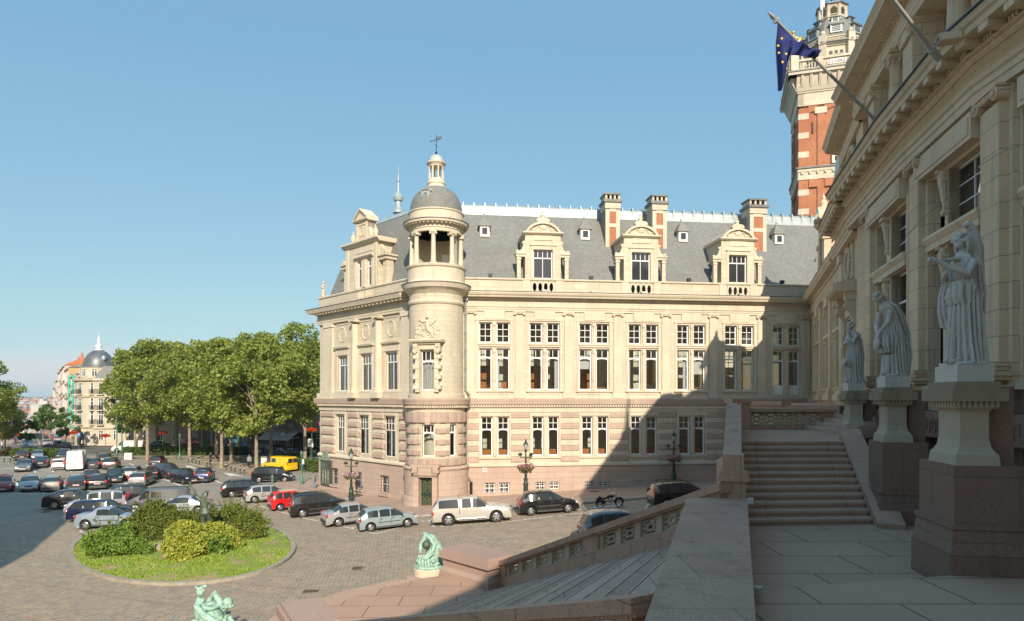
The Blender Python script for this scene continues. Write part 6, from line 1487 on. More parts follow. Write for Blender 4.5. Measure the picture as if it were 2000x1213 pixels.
def pedestal(px,z,u_dir,label,wd=.64,dp=.98,TZ=TZ):
 o_=Vector((X_of(px,z),z));u=Vector(u_dir).normalized();f=Fr(o_,o_+u)
 o=thing("statue_pedestal",(o_.x,o_.y,TZ),label,"pedestal","pedestals of the marble statues")
 def ring(e,z0,z1,mat,nme,e1=None,top=True):
  e1=e if e1 is None else e1;mb=MB();P=[]
  for(ee,zz_)in((e,z0),(e1,z1)):P+=[f.p(a,w,zz_)for a,w in((-ee,ee),(wd+ee,ee),(wd+ee,-dp-ee),(-ee,-dp-ee))]
  mb.add(P,[(0,1,5,4),(1,2,6,5),(2,3,7,6),(3,0,4,7),(4,5,6,7),(0,1,2,3)]);return mb.build(nme,mat,o,smooth=0)
 mb=MB()
 def gring(e0,z0,e1,z1):
  P=[]
  for(ee,zz_)in((e0,z0),(e1,z1)):P+=[f.p(a,w,zz_)for a,w in((-.06-ee,.06+ee),(wd+.34+ee,.06+ee),(wd+.34+ee,-dp-.3-ee),(-.06-ee,-dp-.3-ee))]
  mb.add(P,[(0,1,5,4),(1,2,6,5),(2,3,7,6),(3,0,4,7),(4,5,6,7)])
 gring(.10,TZ-.45,.10,TZ+.36);gring(.09,TZ+.36,.05,TZ+.56);gring(.06,TZ+.56,.03,TZ+.76);gring(.06,TZ+.76,.06,TZ+.84);gring(0,TZ+.84,0,7.98)
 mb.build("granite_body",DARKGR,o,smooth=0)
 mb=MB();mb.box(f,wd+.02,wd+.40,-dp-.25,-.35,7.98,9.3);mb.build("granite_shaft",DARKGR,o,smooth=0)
 ring(.02,7.98,8.16,PEDST,"limestone_foot",.0)
 mb=MB();prof=[(-.0,8.16),(-.035,8.2),(-.075,8.28),(-.10,8.42),(-.10,8.88),(-.06,8.93)]
 for(e0,z0),(e1,z1)in zip(prof,prof[1:]):
  P=[]
  for ee,zz_ in((e0,z0),(e1,z1)):P+=[f.p(a,w,zz_)for a,w in((-ee,ee),(wd+ee,ee),(wd+ee,-dp-ee),(-ee,-dp-ee))]
  mb.add(P,[(0,1,5,4),(1,2,6,5),(2,3,7,6),(3,0,4,7)])
 mb.build("limestone_body",PEDST,o,smooth=60)
 mb=MB();mb.box(f,.02,wd-.02,-dp+.02,-.02,8.93,9.05)
 for i in range(8):a=.0+(wd-.05)*i/7;mb.box(f,a,a+.045,-.03,.03,8.95,9.05)
 for i in range(10):a=(dp-.05)*i/9;mb.box(f,-.03,.03,-a-.05,-a,8.95,9.05)
 mb.build("dentil_course",PEDST,o,smooth=0)
 ring(.10,9.05,9.26,MOSSY,"cap");ring(.02,9.26,9.38,MOSSY,"cap_step")
 peds.append((f,wd,dp));return f
pedestal(1655,24.3,(.97,-.24),"farthest statue pedestal, beside the foot of the sloping wall and the upper landing")
pedestal(1727,17.0,(.97,-.26),"middle statue pedestal between the flight of steps and the dark doorway")
pedestal(1868,11.1,(.985,-.17),"nearest and largest looking statue pedestal on the right, mossy cap over speckled granite",TZ=TZ+.27)
import numpy as np
def leaf_mesh(name,seed,blobs,n,size,squash=0.8,flat=0.35,sprays=0):
 """leaf quads scattered through a set of clump spheres (x,y,z,r)"""
 rg=np.random.default_rng(seed);B=np.array(blobs,dtype=float)
 k0=np.repeat(np.arange(len(B)),5);dd=rg.normal(size=(len(k0),3));dd/=np.linalg.norm(dd,axis=1)[:,None];r0=B[k0,3]
 B=np.vstack([B,np.column_stack([B[k0,:3]+dd*(r0*(.85+.25*rg.random(len(k0))))[:,None]*np.array([1,1,squash]),r0*(.22+.25*rg.random(len(k0)))])]);wts=B[:,3]**1.9;wts/=wts.sum()
 k=rg.choice(len(B),n,p=wts);d=rg.normal(size=(n,3));d/=np.linalg.norm(d,axis=1)[:,None]
 rr=B[k,3]*(0.55+0.45*rg.random(n)**0.5)*(1+.12*rg.normal(size=n))
 c=B[k,:3]+d*rr[:,None]*np.array([1,1,squash])
 if sprays:
  m=sprays*16;kk=np.repeat(rg.choice(len(blobs),sprays),16);q=rg.normal(size=(sprays,3));q[:,2]=np.abs(q[:,2])+.5;q/=np.linalg.norm(q,axis=1)[:,None];q=np.repeat(q,16,0)
  L=np.repeat(rg.uniform(.25,.75,sprays),16)*np.tile(np.linspace(0,1,16),sprays);c[:m]=B[kk,:3]+q*(B[kk,3]*.92+L)[:,None]+np.array([0,0,1])*(L*.25)[:,None]+rg.normal(size=(m,3))*.025;d[:m]=q
 nrm=d*.8+rg.normal(size=(n,3))*.75+np.array([0,0,flat]);nrm/=np.linalg.norm(nrm,axis=1)[:,None]
 t=np.cross(nrm,rg.normal(size=(n,3)));t/=np.linalg.norm(t,axis=1)[:,None];b=np.cross(nrm,t)
 s=size*(0.6+0.8*rg.random(n))[:,None]
 V=np.stack([c-t*s*.5,c+b*s*.38,c+t*s*.55,c-b*s*.38],1).reshape(-1,3)
 me=bpy.data.meshes.new(name);me.vertices.add(4*n);me.vertices.foreach_set("co",V.astype(np.float32).ravel())
 me.loops.add(4*n);me.loops.foreach_set("vertex_index",np.arange(4*n,dtype=np.int32));me.polygons.add(n);me.polygons.foreach_set("loop_start",np.arange(0,4*n,4,dtype=np.int32));me.update();me.validate();return me
def tree_proto(seed,H,Rr,zc,n=14000,size=.36,trunk_r=.25,lean=0.0,leafm=None,nb=46):
 rg=random.Random(seed);blobs=[]
 zm=(zc+H)/2;hh=(H-zc)/2
 for i in range(nb):
  th=rg.random()*6.28;v=rg.uniform(-1,1);f=rg.random()**.45
  rad=Rr*sqrt(max(0,1-abs(v)**2.6))*f;blobs.append((rad*cos(th),rad*sin(th),zm+v*hh*.88,rg.uniform(.75,1.45)*Rr/4.6))
 crown=leaf_mesh("crown",seed,blobs,n,size);crown.materials.append(leafm or LEAF)
 mb=MB();top=zm+hh*.3
 tp=[(0,0,-.2),(0,0,.3),(lean*.3,.05,zc*.5),(lean,0,zc),(lean*1.1,.1,top)]
 mb.tube(tp,[trunk_r*1.5,trunk_r*1.1,trunk_r*.9,trunk_r*.75,trunk_r*.3],10)
 for b in rg.sample(blobs,min(14,len(blobs))):
  z0=rg.uniform(zc*.8,top*.9);t=(z0-zc)/max(.1,top-zc);s0=Vector((lean,0,z0))
  e=Vector(b[:3]);m=s0.lerp(e,.5)+Vector((0,0,.4));mb.tube([s0,m,e],[trunk_r*.42,trunk_r*.25,trunk_r*.08],6)
 tm=mb.mesh("trunk",smooth=60);tm.materials.append(BARK)
 return crown,tm
protos=[tree_proto(11,18.0,5.4,5.2),tree_proto(12,17.2,5.7,4.9,n=16000),tree_proto(13,20.4,6.0,5.4,n=20000,nb=60),tree_proto(14,16.6,5.2,4.7)]
small=[tree_proto(21,6.0,1.7,2.0,n=1500,size=.34,trunk_r=.09,leafm=LEAF2,nb=22),tree_proto(22,7.0,2.0,2.6,n=1700,size=.36,trunk_r=.1,leafm=LEAF2,nb=22)]
def tree(px,py,proto,s,rz,label,name="plane_tree",cat="tree",group="plane trees along the square",zs=None,xy=None):
 x,y=xy if xy else G(px,py);o=thing(name,(x,y,gz(x,y)),label,cat,group);o.rotation_euler=(0,0,rz);o.scale=(s,s,zs or s)
 link("crown",proto[0],o);link("trunk",proto[1],o);return o
tree(288,898.5,protos[0],.98,.3,"leftmost front plane tree with thin pale trunk, just right of the white utility box")
tree(307,876,protos[1],1.0,2.0,"dark trunked plane tree behind the hedge by the shopfront")
tree(370,899,protos[1],.98,4.1,"plane tree with a pale leaning trunk in front of the red van")
tree(423,897,protos[3],1.05,1.0,"dark trunked plane tree beside the standing person in black")
tree(432.5,914,protos[0],.93,5.2,"plane tree standing nearest the bollards with mottled trunk")
tree(452,901,protos[3],1.06,2.6,"slim plane tree between the bollards and the brick-banded house")
tree(501,919,protos[1],.97,.9,"plane tree with white trunk left of the yellow van")
tree(529,897,protos[0],1.04,3.7,"plane tree with forked dark trunk behind the yellow van")
tree(596,904,protos[2],.98,1.9,"tallest plane tree with leaning mottled trunk beside the town hall wing")
tree(264,884,protos[3],.86,3.3,"low plane tree over the white van at the left end of the row")
tree(470,880,protos[0],1.08,1.2,"plane tree behind the hedge near the silver-blue parked hatchback")
tree(345,878,protos[0],1.05,2.4,"plane tree behind the hedge beside the red van")
tree(560,884,protos[1],1.08,.2,"plane tree in front of the cafe awning")
tree(395,880,protos[1],1.1,5.6,"plane tree behind the hedge before the arched gateway")
tree(-50,899,protos[2],.82,.5,"large plane tree at the left edge of the view",group="trees at the left edge")
tree(10,886,protos[1],.52,2.5,"smaller dark tree hanging over the left side of the downhill street",group="trees at the left edge")
tree(52,882,small[0],.95,0,"small pale green tree on the traffic island left of the street","street_tree",group="young street trees")
tree(98,868,small[1],1.15,1,"young tree on the pavement left of the green strips","street_tree",group="young street trees")
tree(129,877,small[0],1.15,2,"young tree on the pavement in front of the corner building with dome","street_tree",group="young street trees")
tree(84,862,small[1],1.1,3,"distant young street tree above the row of parked cars","street_tree",group="young street trees")
tree(72,855,small[0],1.3,4,"farthest young tree at the bottom of the downhill street","street_tree",group="young street trees")
tree(246,874,small[1],1.0,5,"bright lime green bushy tree against the corner building wall","street_tree",group="young street trees")
tree(494,874,small[0],1.1,5,"small round tree beside the blue arrow sign","street_tree",group="young street trees")
def mcol(name,c,c2=None,**k):return masonry(name,c,c2 or tuple(x*.88 for x in c),tuple(x*.7 for x in c),1.2,.45,.012,**k)
HC=mcol("corner_building_stone",(.60,.54,.42));HP=mcol("pink_beige_render",(.52,.38,.29));HO=mcol("ochre_render",(.58,.42,.20));HW=mcol("white_render",(.62,.60,.54));HG=mcol("grey_render",(.42,.41,.38));HR=BRICKR
TILE=plain("orange_roof_tiles",(.50,.16,.06),.8,var=.25,vs=1);SHOPG=plain("shop_glass",(.10,.20,.19),.1,0,spec=.8);BLUEP=plain("blue_paint",(.02,.17,.42),.4)
DARKW=plain("window_dark",(.05,.06,.065),.12,spec=.8)
def hwin(par,f,u0,u1,z0,z1,w=0.0,arch=False,balc=False,frame=None):
 mb=MB();mb.box(f,u0-.12,u1+.12,w,w+.08,z0-.15,z0,0);mb.box(f,u0-.1,u1+.1,w,w+.1,z1,z1+.15,0)
 for a,b in((u0,u0+.1),(u1-.1,u1),((u0+u1)/2-.05,(u0+u1)/2+.05)):mb.box(f,a,b,w,w+.05,z0,z1,1)
 mb.box(f,u0,u1,w,w+.045,z0+(z1-z0)*.72,z0+(z1-z0)*.72+.08,1)
 mb.poly([f.p(u0,w+.02,z0),f.p(u1,w+.02,z0),f.p(u1,w+.02,z1),f.p(u0,w+.02,z1)],2)
 if balc:
  mb.box(f,u0-.2,u1+.2,w,w+.55,z0-.25,z0-.1,0)
  n=9
  for i in range(n+1):uu=u0-.15+(u1-u0+.3)*i/n;mb.box(f,uu-.02,uu+.02,w+.48,w+.52,z0-.1,z0+.85,3)
  mb.box(f,u0-.17,u1+.17,w+.46,w+.54,z0+.8,z0+.86,3)
 return mb.build("window",[frame or CREAM2,WHITE,DARKW,IRONB],par,smooth=0)
def house(label,p0,p1,H,mat,floors,nw,depth=10,zb=None,roof=None,roofh=2.5,g=3.8,ww=1.1,balc=(),name="town_house",shop=None,chim=0,strip=None,group="houses round the square",z_over=None):
 f=Fr(p0,p1);zb=min(gz(*p0),gz(*p1))-.3 if zb is None else zb;z0=(gz(*p0)+gz(*p1))/2
 o=thing(name,(p0[0],p0[1],z0),label,"house",group);L=f.L
 mb=MB();mb.box(f,0,L,-depth,0,zb,z0+H,0);mb.build("wall",mat,o,smooth=0)
 mb=MB();mb.box(f,-.1,L+.1,-.1,.35,z0+H-.35,z0+H,0);mb.box(f,0,L,-.1,.12,z0+g-.2,z0+g,0);mb.build("cornice",CREAM2,o,smooth=0)
 if roof:
  mb=MB();e=.3
  mb.add([f.p(-e,e,z0+H),f.p(L+e,e,z0+H),f.p(L+e,-depth/2,z0+H+roofh),f.p(-e,-depth/2,z0+H+roofh),f.p(-e,-depth-e,z0+H),f.p(L+e,-depth-e,z0+H)],[(0,1,2,3),(3,2,5,4),(0,3,4),(1,5,2)])
  r=mb.build("roof",roof,o,smooth=0)
  for k in range(chim):
   mb=MB();u=L*(.15+.7*k/max(1,chim-1))if chim>1 else L*.8;mb.box(f,u-.5,u+.5,-depth/2-.4,-depth/2+.4,z0+H,z0+H+roofh+1.4,0)
   for q in(-.25,.25):mb.lathe(f.p(u+q,-depth/2,z0+H+roofh+1.4),[(.13,0),(.1,.5)],8,mi=1)
   mb.build("chimney",[HO if k%2 else HR,TILE],r,smooth=0)
 fh=(H-g-.4)/max(1,floors)
 for fl in range(floors):
  for i in range(nw):
   u=L*(i+.5)/nw;a=z0+g+fh*fl+.55;hwin(o,f,u-ww/2,u+ww/2,a,a+fh-1.1,balc=fl in balc)
 if shop:
  mb=MB();mb.box(f,.3,L-.3,.0,.12,z0+g-.8,z0+g-.2,1);mb.poly([f.p(.4,.03,z0+.5),f.p(L-.4,.03,z0+.5),f.p(L-.4,.03,z0+g-.8),f.p(.4,.03,z0+g-.8)],0)
  n=max(2,int(L/2))
  for i in range(n+1):u=.4+(L-.8)*i/n;mb.box(f,u-.08,u+.08,.0,.1,z0,z0+g-.8,2)
  mb.build("shopfront",shop,o,smooth=0)
 else:
  for i in range(nw):
   u=L*(i+.5)/nw
   if i==nw//2:mb=MB();mb.box(f,u-.6,u+.6,-.02,.04,z0,z0+2.6);mb.build("door",DOORO if nw%2 else IRON,o,smooth=0)
   else:hwin(o,f,u-ww/2,u+ww/2,z0+1.1,z0+g-.7)
 return o,f,z0
cz=0.1;ccx,ccy=X_of(193,131),131.0
co=thing("corner_apartment_building",(ccx,ccy,0),"cream stone corner apartment building with a dark metal dome and white finial","building")
mb=MB();mb.lathe((ccx,ccy,0),[(4.0,-.5),(4.0,3.3),(4.15,3.4),(4.3,3.6),(4.0,3.7),(3.9,3.8),(3.9,9.3),(4.2,9.4),(4.2,9.6),(3.9,9.7),(3.9,12.3),(4.4,12.5),(4.5,12.9),(3.6,13.0),(3.1,13.05),(3.1,15.0),(3.2,15.1),(0,15.1)],40);mb.build("round_corner",HC,co,smooth=30)
mb=MB();mb.lathe((ccx,ccy,15.05),[(2.75*cos(t),3.6*sin(t))for t in[i*1.48/12 for i in range(13)]],32);mb.build("dome",DOME2,co,smooth=60)
mb=MB();mb.lathe((ccx,ccy,18.55),[(.9,0),(.7,.12),(.3,.2),(.35,.4),(.62,.7),(.6,.95),(.3,1.15),(.32,1.4),(.22,2.2),(.05,2.7),(.0,3.6)],14);mb.build("finial",WHITE,co,smooth=50)
dR,dL=(ccx+24,ccy-1.0),dsp(14,7.3)
for(pa,pb,nm_)in(((ccx+1.5,ccy-4.0),(ccx+22,ccy-5.2),"R"),(dsp(20,7.2),(ccx-3.9,ccy-1.0),"L")):
 f=Fr(pa,pb);mb=MB();mb.box(f,0,f.L,-9,0,-1.5,12.6,0);mb.build("wall",HC,co,smooth=0)
 mb=MB();mb.box(f,0,f.L,-.2,.35,12.5,12.9);mb.box(f,0,f.L,-.2,.25,3.3,3.6);mb.box(f,0,f.L,-.2,.2,9.35,9.6)
 for i in range(int(f.L/.6)):mb.box(f,.6*i,.6*i+.25,.0,.25,12.3,12.5)
 mb.build("cornice",HC,co,smooth=0);mb=MB();mb.add([f.p(0,-.3,12.9),f.p(f.L,-.3,12.9),f.p(f.L,-2.2,15.4),f.p(0,-2.2,15.4),f.p(0,-9,15.4),f.p(f.L,-9,15.4)],[(0,1,2,3),(3,2,5,4)]);mb.build("mansard_roof",SLATE,co,smooth=0)
 n=int(f.L/(2.6 if nm_=="R" else 2.2))
 for i in range(n):
  u=f.L*(i+.5)/n
  for z0,z1,bl in((4.2,6.6,True),(6.95,9.1,True),(10.0,12.0,True),(1.2,2.9,False)):hwin(co,f,u-.5,u+.5,z0,z1,balc=bl and i%2==0)
for a in(-pi*.5-.33,-pi*.5+.33,-pi*.5-1.0,-pi*.5+1.0):
 for z0,z1,r,bl in((4.2,6.6,3.92,True),(6.95,9.1,3.92,True),(10.0,12.0,3.92,True),(13.4,14.7,3.12,False)):
  f=Fr((ccx+r*cos(a),ccy+r*sin(a)),(ccx+r*cos(a)-sin(a),ccy+r*sin(a)+cos(a)));hwin(co,f,-.5,.5,z0,z1,balc=bl,w=-.0)
a=-pi*.5-.28;f=Fr((ccx+3.95*cos(a),ccy+3.95*sin(a)),(ccx+3.95*cos(a)-sin(a),ccy+3.95*sin(a)+cos(a)));mb=MB()
mb.box(f,-.75,.75,-.1,.06,-.3,2.1,0);mb.prism(f,[(.75*cos(t),2.1+.75*sin(t))for t in[pi*i/8 for i in range(9)]],-.1,.06,0);mb.tube([f.p(.95*cos(t),.1,2.1+.95*sin(t))for t in[pi*i/10 for i in range(11)]],.16,6,1);mb.build("arched_door",[plain("dark_oak_door",(.07,.05,.035),.5),HC],co,smooth=30)
mb=MB();c=(ccx+2.0,ccy-1.7,16.9);mb.lathe(c,[(.0,0)],3)if False else None;mb.ball(c,(.45,.45,.55),10);mb.build("dome_oculus",ZINC,co)
row=[(21,30,12.2,HP,4,2,None,0),(30,44,15.0,HP,5,4,SLATE,2),(44,56,15.6,HO,5,3,ZINC,2),(56,68,16.5,HW,4,3,SLATE,1),(68,82,19.5,HO,4,3,SLATE,1),(82,98,20.0,HP,4,4,SLATE,2),(98,116,22.5,HW,4,4,TILE,1),(116,138,23.0,HR,4,4,TILE,1),(138,165,23.5,HW,4,4,TILE,2),(165,200,22,HP,4,5,TILE,2),(200,250,21,HW,4,6,TILE,2),(250,320,19,HR,3,6,TILE,2)]
labs=["narrow pink rendered house with a full height teal strip beside the domed corner building","pink house with a tall arched balcony recess and a teal edge strip","ochre house with a second thin teal strip and twin chimneys","white house just past the second teal strip","yellow-ochre house with many small balconies partway down the street","pink house with tiled roof in the middle of the street row","pale house with stacked balconies lower down the street","red brick house lower down the descending street","white gabled house far down the street","pink house near the bottom of the street","long white block almost at the street's foot","last brick house at the foot of the street"]
for i,(t0,t1,H,m,fl,nw,rf,ch)in enumerate(row):
 o,f,z0=house(labs[i],dsp(t1,7.3),dsp(t0,7.3),H+1.5,m,fl,nw,roof=rf or SLATEL,roofh=1.6 if rf is SLATE else 2.6,chim=ch,balc=(1,2,3)if i%2 else(2,),group="houses down the side street",ww=1.0)
 if i in(0,1,2):
  mb=MB();a,b=((f.L-3.4,f.L-1.2),(f.L-1.5,f.L-.1),(.2,1.6))[i];mb.box(f,a,b,-.1,.7,z0+3.4,z0+H+1.5,0)
  for k in range(5):mb.box(f,a+.4,b-.4,.7,.73,z0+4.2+2.3*k,z0+5.4+2.3*k,1)
  mb.build("teal_bay",[TEAL,DARKW],o,smooth=0)
 if i==1:
  mb=MB();u=f.L*.45;r=2.1;zt_=z0+H-1.8
  mb.prism(f,[(u+r*cos(t),zt_+r*sin(t))for t in[pi*k/10 for k in range(11)]]+[(u-r,z0+3.9),(u+r,z0+3.9)],.02,.14,0)
  for k in range(5):mb.box(f,u-r,u+r,.1,1.0,z0+3.9+2.3*k,z0+4.1+2.3*k,1);mb.box(f,u-r,u+r,.95,1.0,z0+4.1+2.3*k,z0+4.9+2.3*k,2)
  mb.build("balcony_recess",[DARKW,HC,IRONB],o,smooth=0)
for i,(t0,t1,H,m)in enumerate(((60,80,11,HR),(80,104,12,HW),(104,130,11,HR),(130,160,12,HP),(160,200,11,HR),(200,260,12,HW),(260,330,11.5,HR))):
 house(("brick house with tiled roof nearest on the street's left side","white fronted house second on the left side of the descending street","orange roofed brick house third down the left side","pink house fourth down the left side","brick house fifth down the left side","pale block sixth down the left side","last orange roofed house on the left side of the street")[i],dsp(t0,-7.4),dsp(t1,-7.4),H,m,3,4,roof=TILE,roofh=3.5,chim=1,group="houses down the side street",ww=1.0)
yb=lambda x:127.0-(x+60)*.1
back=[(-57.5,-48.5,14.5,HC,4,4,"stone house with black framed shopfront and blue post behind the trees",[SHOPG,IRONB,WHITE]),(-48.5,-41,13.8,HW,4,3,"white house over a glazed office front left of the arched gateway",[SHOPG,WHITE,IRONB]),(-41,-33,14.2,HR,4,3,"brick house above the dark arched gateway",None),(-33,-25,13.5,HW,4,3,"white house with orange brick bands behind the tree trunks",None),(-25,-16.5,14,HG,4,3,"grey plastered house with a low garage door",None)]
for(x0,x1,H,m,fl,nw,lb_,sh)in back:
 o,f,z0=house(lb_,(x0,yb(x0)),(x1,yb(x1)),H,m,fl,nw,roof=SLATE,chim=1,shop=sh)
 if "arched" in lb_ and m is HR:
  mb=MB();mb.prism(f,[(3.6+1.7*cos(t),2.6+1.7*sin(t))for t in[pi*k/10 for k in range(11)]]+[(1.9,0),(5.3,0)],-.02,.1,0);mb.build("gateway",BLACK,o,smooth=0)
 if "brick bands" in lb_:
  for k in range(5):mb=MB();mb.box(f,0,f.L,-.02,.06,z0+1.2+2.4*k,z0+1.7+2.4*k);mb.build("brick_band",BRICK,o,smooth=0)
 if "blue post" in lb_:mb=MB();mb.box(f,4.6,4.95,.1,.4,0,3.6);mb.build("blue_post",BLUEP,o,smooth=0)
o,f,z0=house("pale grey modern block with projecting upper floor over a dark cafe terrace",(-42.5,116),(-30.5,110),14,HG,4,4,roof=None,name="cafe_building",g=3.6,ww=1.5)
o["category"]="building"
mb=MB();mb.box(f,0,f.L,-.1,.04,0,3.3);mb.build("dark_cafe_front",BLACK,o,smooth=0)
mb=MB();mb.box(f,-1,f.L+4,-3,1.4,3.5,3.9);mb.build("canopy_slab",HG,o,smooth=0)
aw_=thing("cafe_awning",tuple(f.p(4,1.5,3)),"pale grey slanting cafe awning over the pavement tables","awning");mb=MB()
mb.add([f.p(1.5,1.4,3.45),f.p(8.5,1.4,3.45),f.p(8.5,3.6,2.4),f.p(1.5,3.6,2.4),f.p(8.5,3.6,2.15),f.p(1.5,3.6,2.15)],[(0,1,2,3),(3,2,4,5)]);mb.build("canvas",AWN,aw_,smooth=0)
mb=MB();[mb.tube([f.p(u,1.4,2.6),f.p(u,3.55,2.4)],.03,5)for u in(1.6,8.4)];mb.build("arm",WHITE,aw_)
def cafe_set():
 t=thing("cafe_table",(0,0,0),"small round white cafe table with chairs on the pavement under the awning","table","cafe tables under the awning");mb=MB()
 mb.lathe((0,0,0),[(.2,0),(.03,.05),(.03,.7),(.35,.72),(.35,.75),(0,.75)],12);mb.build("tabletop",WHITE,t);return t
def cafe_chair():
 t=thing("cafe_chair",(0,0,0),"white cafe chair at the pavement tables","chair","cafe chairs under the awning");mb=MB()
 mb.box(ID,-.22,.22,-.22,.22,.43,.46);mb.box(ID,-.22,.22,.2,.23,.5,.85);mb.build("seat",WHITE,t,smooth=0)
 mb=MB();[mb.tube([(a,b,0),(a,b,.45 if b<0 else.85)],.02,5)for a in(-.2,.2)for b in(-.2,.2)];mb.build("leg",ALU,t);return t
ct,cc=cafe_set(),cafe_chair();first=True
for i in range(7):
 lbn=('first','second','third','fourth','fifth','sixth','seventh')[i];p=f.p(1.5+1.25*i,3.9+.9*(i%2),0);zg=gz(p.x,p.y)+.12
 q=ct if i==0 else copy_tree(ct);q.location=(p.x,p.y,zg);q['label']=lbn+' small white cafe table from the left under the awning'
 for k in(0,1):c=cc if(i==0 and k==0)else copy_tree(cc);c.location=(p.x+(.55 if k else-.55),p.y+.1,zg);c['label']='white cafe chair at the %s side of the %s table from the left'%('right' if k else 'left',lbn);c.rotation_euler=(0,0,1.5 if k else-1.5)
rg=random.Random(77);mb=MB()
for i in range(950):
 y=420+2600*rg.random()**1.3;x=X_of(rg.uniform(-60,260),y);zb=-26+(y>1500)*(y-1500)*.014;w,d,h=rg.uniform(7,22),rg.uniform(8,20),rg.uniform(8,17)if rg.random()<.96 else rg.uniform(20,28)
 a=rg.uniform(-.4,.4);f=Fr((x,y),(x+cos(a),y+sin(a)));mi=rg.choice((0,0,1,3));mb.box(f,0,w,-d,0,zb-2,zb+h,mi)
 if h<20:r=rg.uniform(2,4);mb.add([f.p(0,0,zb+h),f.p(w,0,zb+h),f.p(w,-d/2,zb+h+r),f.p(0,-d/2,zb+h+r),f.p(0,-d,zb+h),f.p(w,-d,zb+h)],[(0,1,2,3),(3,2,5,4),(0,3,4),(1,5,2)],2 if rg.random()<.7 else 3)
o=mb.build("distant_city",[HW,HP,TILE,HG],smooth=0,fix=False);tag(o,"hazy mass of distant roofs and blocks in the valley beyond the street","city",kind="stuff")
mb=MB();n=60;P=[]
for i in range(n+1):
 x=-4200+8400*i/n;P+=[(x,3300,-30),(x,4300,18+16*mnoise.noise(Vector((x*.0012,2,0)))+5*mnoise.noise(Vector((x*.006,5,0)))),(x,5000,-30)]
mb.add(P,[(3*i+k,3*i+3+k,3*i+4+k,3*i+1+k)for i in range(n)for k in(0,1)]);o=mb.build("hills",plain("distant_hills",(.10,.13,.07),.95,var=.3,vs=.01),smooth=60);o["kind"]="structure"
def shrub(label,px,py,blobs_px,leafm,n,size,name="shrub",squash=.9,depth=None):
 """blobs given as (px,py,r_px) at the depth of the foot point"""
 x,y=G(px,py);y=depth or y;x=X_of(px,y);z=gz(x,y)+.35;o=thing(name,(x,y,z),label,"shrub","shrubs on the oval island");B=[]
 for bx,by,br,dy in blobs_px:yy=y+dy;B.append((X_of(bx,yy)-x,dy,Z_of(by,yy)-z,br*yy/FPX))
 me=leaf_mesh("foliage",int(px*7+py),B,n,size,squash=squash,flat=.5,sprays={LEAFO:90,LEAFJ:25}.get(leafm,0));me.materials.append(leafm);link("foliage",me,o)
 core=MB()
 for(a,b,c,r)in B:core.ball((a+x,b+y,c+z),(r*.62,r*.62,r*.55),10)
 core.build("branches",plain("shrub_dark_core_"+str(int(px)),(.035,.045,.015),.95),o,smooth=60);return o  # dark solid core inside the leaf clumps
shrub("feathery bright green juniper at the left end of the island",225,1088,[(190,1062,22,0),(215,1052,24,.8),(238,1066,24,-.4),(262,1068,22,-.5),(205,1074,20,-.6),(285,1078,16,-.6),(240,1045,20,1.6)],LEAFJ,15000,.13)
shrub("tall loose olive shrub with small orange berries left of the statue",300,1065,[(265,1028,26,1),(290,1008,25,1.5),(315,1000,22,2),(330,1020,26,1),(300,1040,28,0),(345,1030,22,1),(275,1050,22,0),(310,1065,18,-.6),(296,992,16,1.5),(352,1010,14,2)],LEAFO,24000,.105)
shrub("round yellow variegated shrub in the front middle of the island",362,1098,[(362,1055,34,0),(340,1068,22,-.4),(385,1068,24,-.4),(360,1080,28,-.8),(375,1040,22,.6),(345,1045,20,.6),(365,1095,14,-1.2)],LEAFY,19000,.145)
shrub("lower yellow variegated shrub right of the statue",435,1080,[(430,1042,22,0),(450,1055,20,-.2),(420,1060,20,-.4),(445,1072,18,-.6),(410,1038,16,.6),(462,1068,12,-.3)],LEAFY,13000,.14)
shrub("small green fern-like bush tucked between the two yellow shrubs",418,1090,[(415,1070,16,-.8),(430,1078,12,-.9),(405,1080,12,-.9)],LEAFJ,2600,.15)
shrub("broad olive shrub with loose top twigs at the right end of the island",485,1062,[(450,1010,18,2),(470,1008,20,2),(490,1018,22,1.4),(475,1035,26,.6),(500,1040,20,.4),(455,1030,22,1),(430,1015,16,2.4),(488,1055,16,0),(445,998,12,2.4),(462,992,10,2.4)],LEAFO,20000,.105)
shrub("bright green low bush at the far right tip of the planting",505,1035,[(505,1022,12,1.5),(495,1016,10,2),(512,1030,9,1.2)],LEAFJ,2200,.15)
shrub("low green shrub behind the statue",380,1030,[(370,1022,14,3),(395,1022,14,3),(415,1018,13,3.2),(350,1020,12,3)],LEAFO,3500,.15,depth=43.5)
x,y=G(310,1088);mb=MB();mb.box(ID,x-.18,x+.18,y-.15,y+.15,gz(x,y)+.2,gz(x,y)+.75);o=mb.build("marker_stone",KERBM,smooth=0);tag(o,"small square stone marker between the juniper and the yellow shrub","stone")
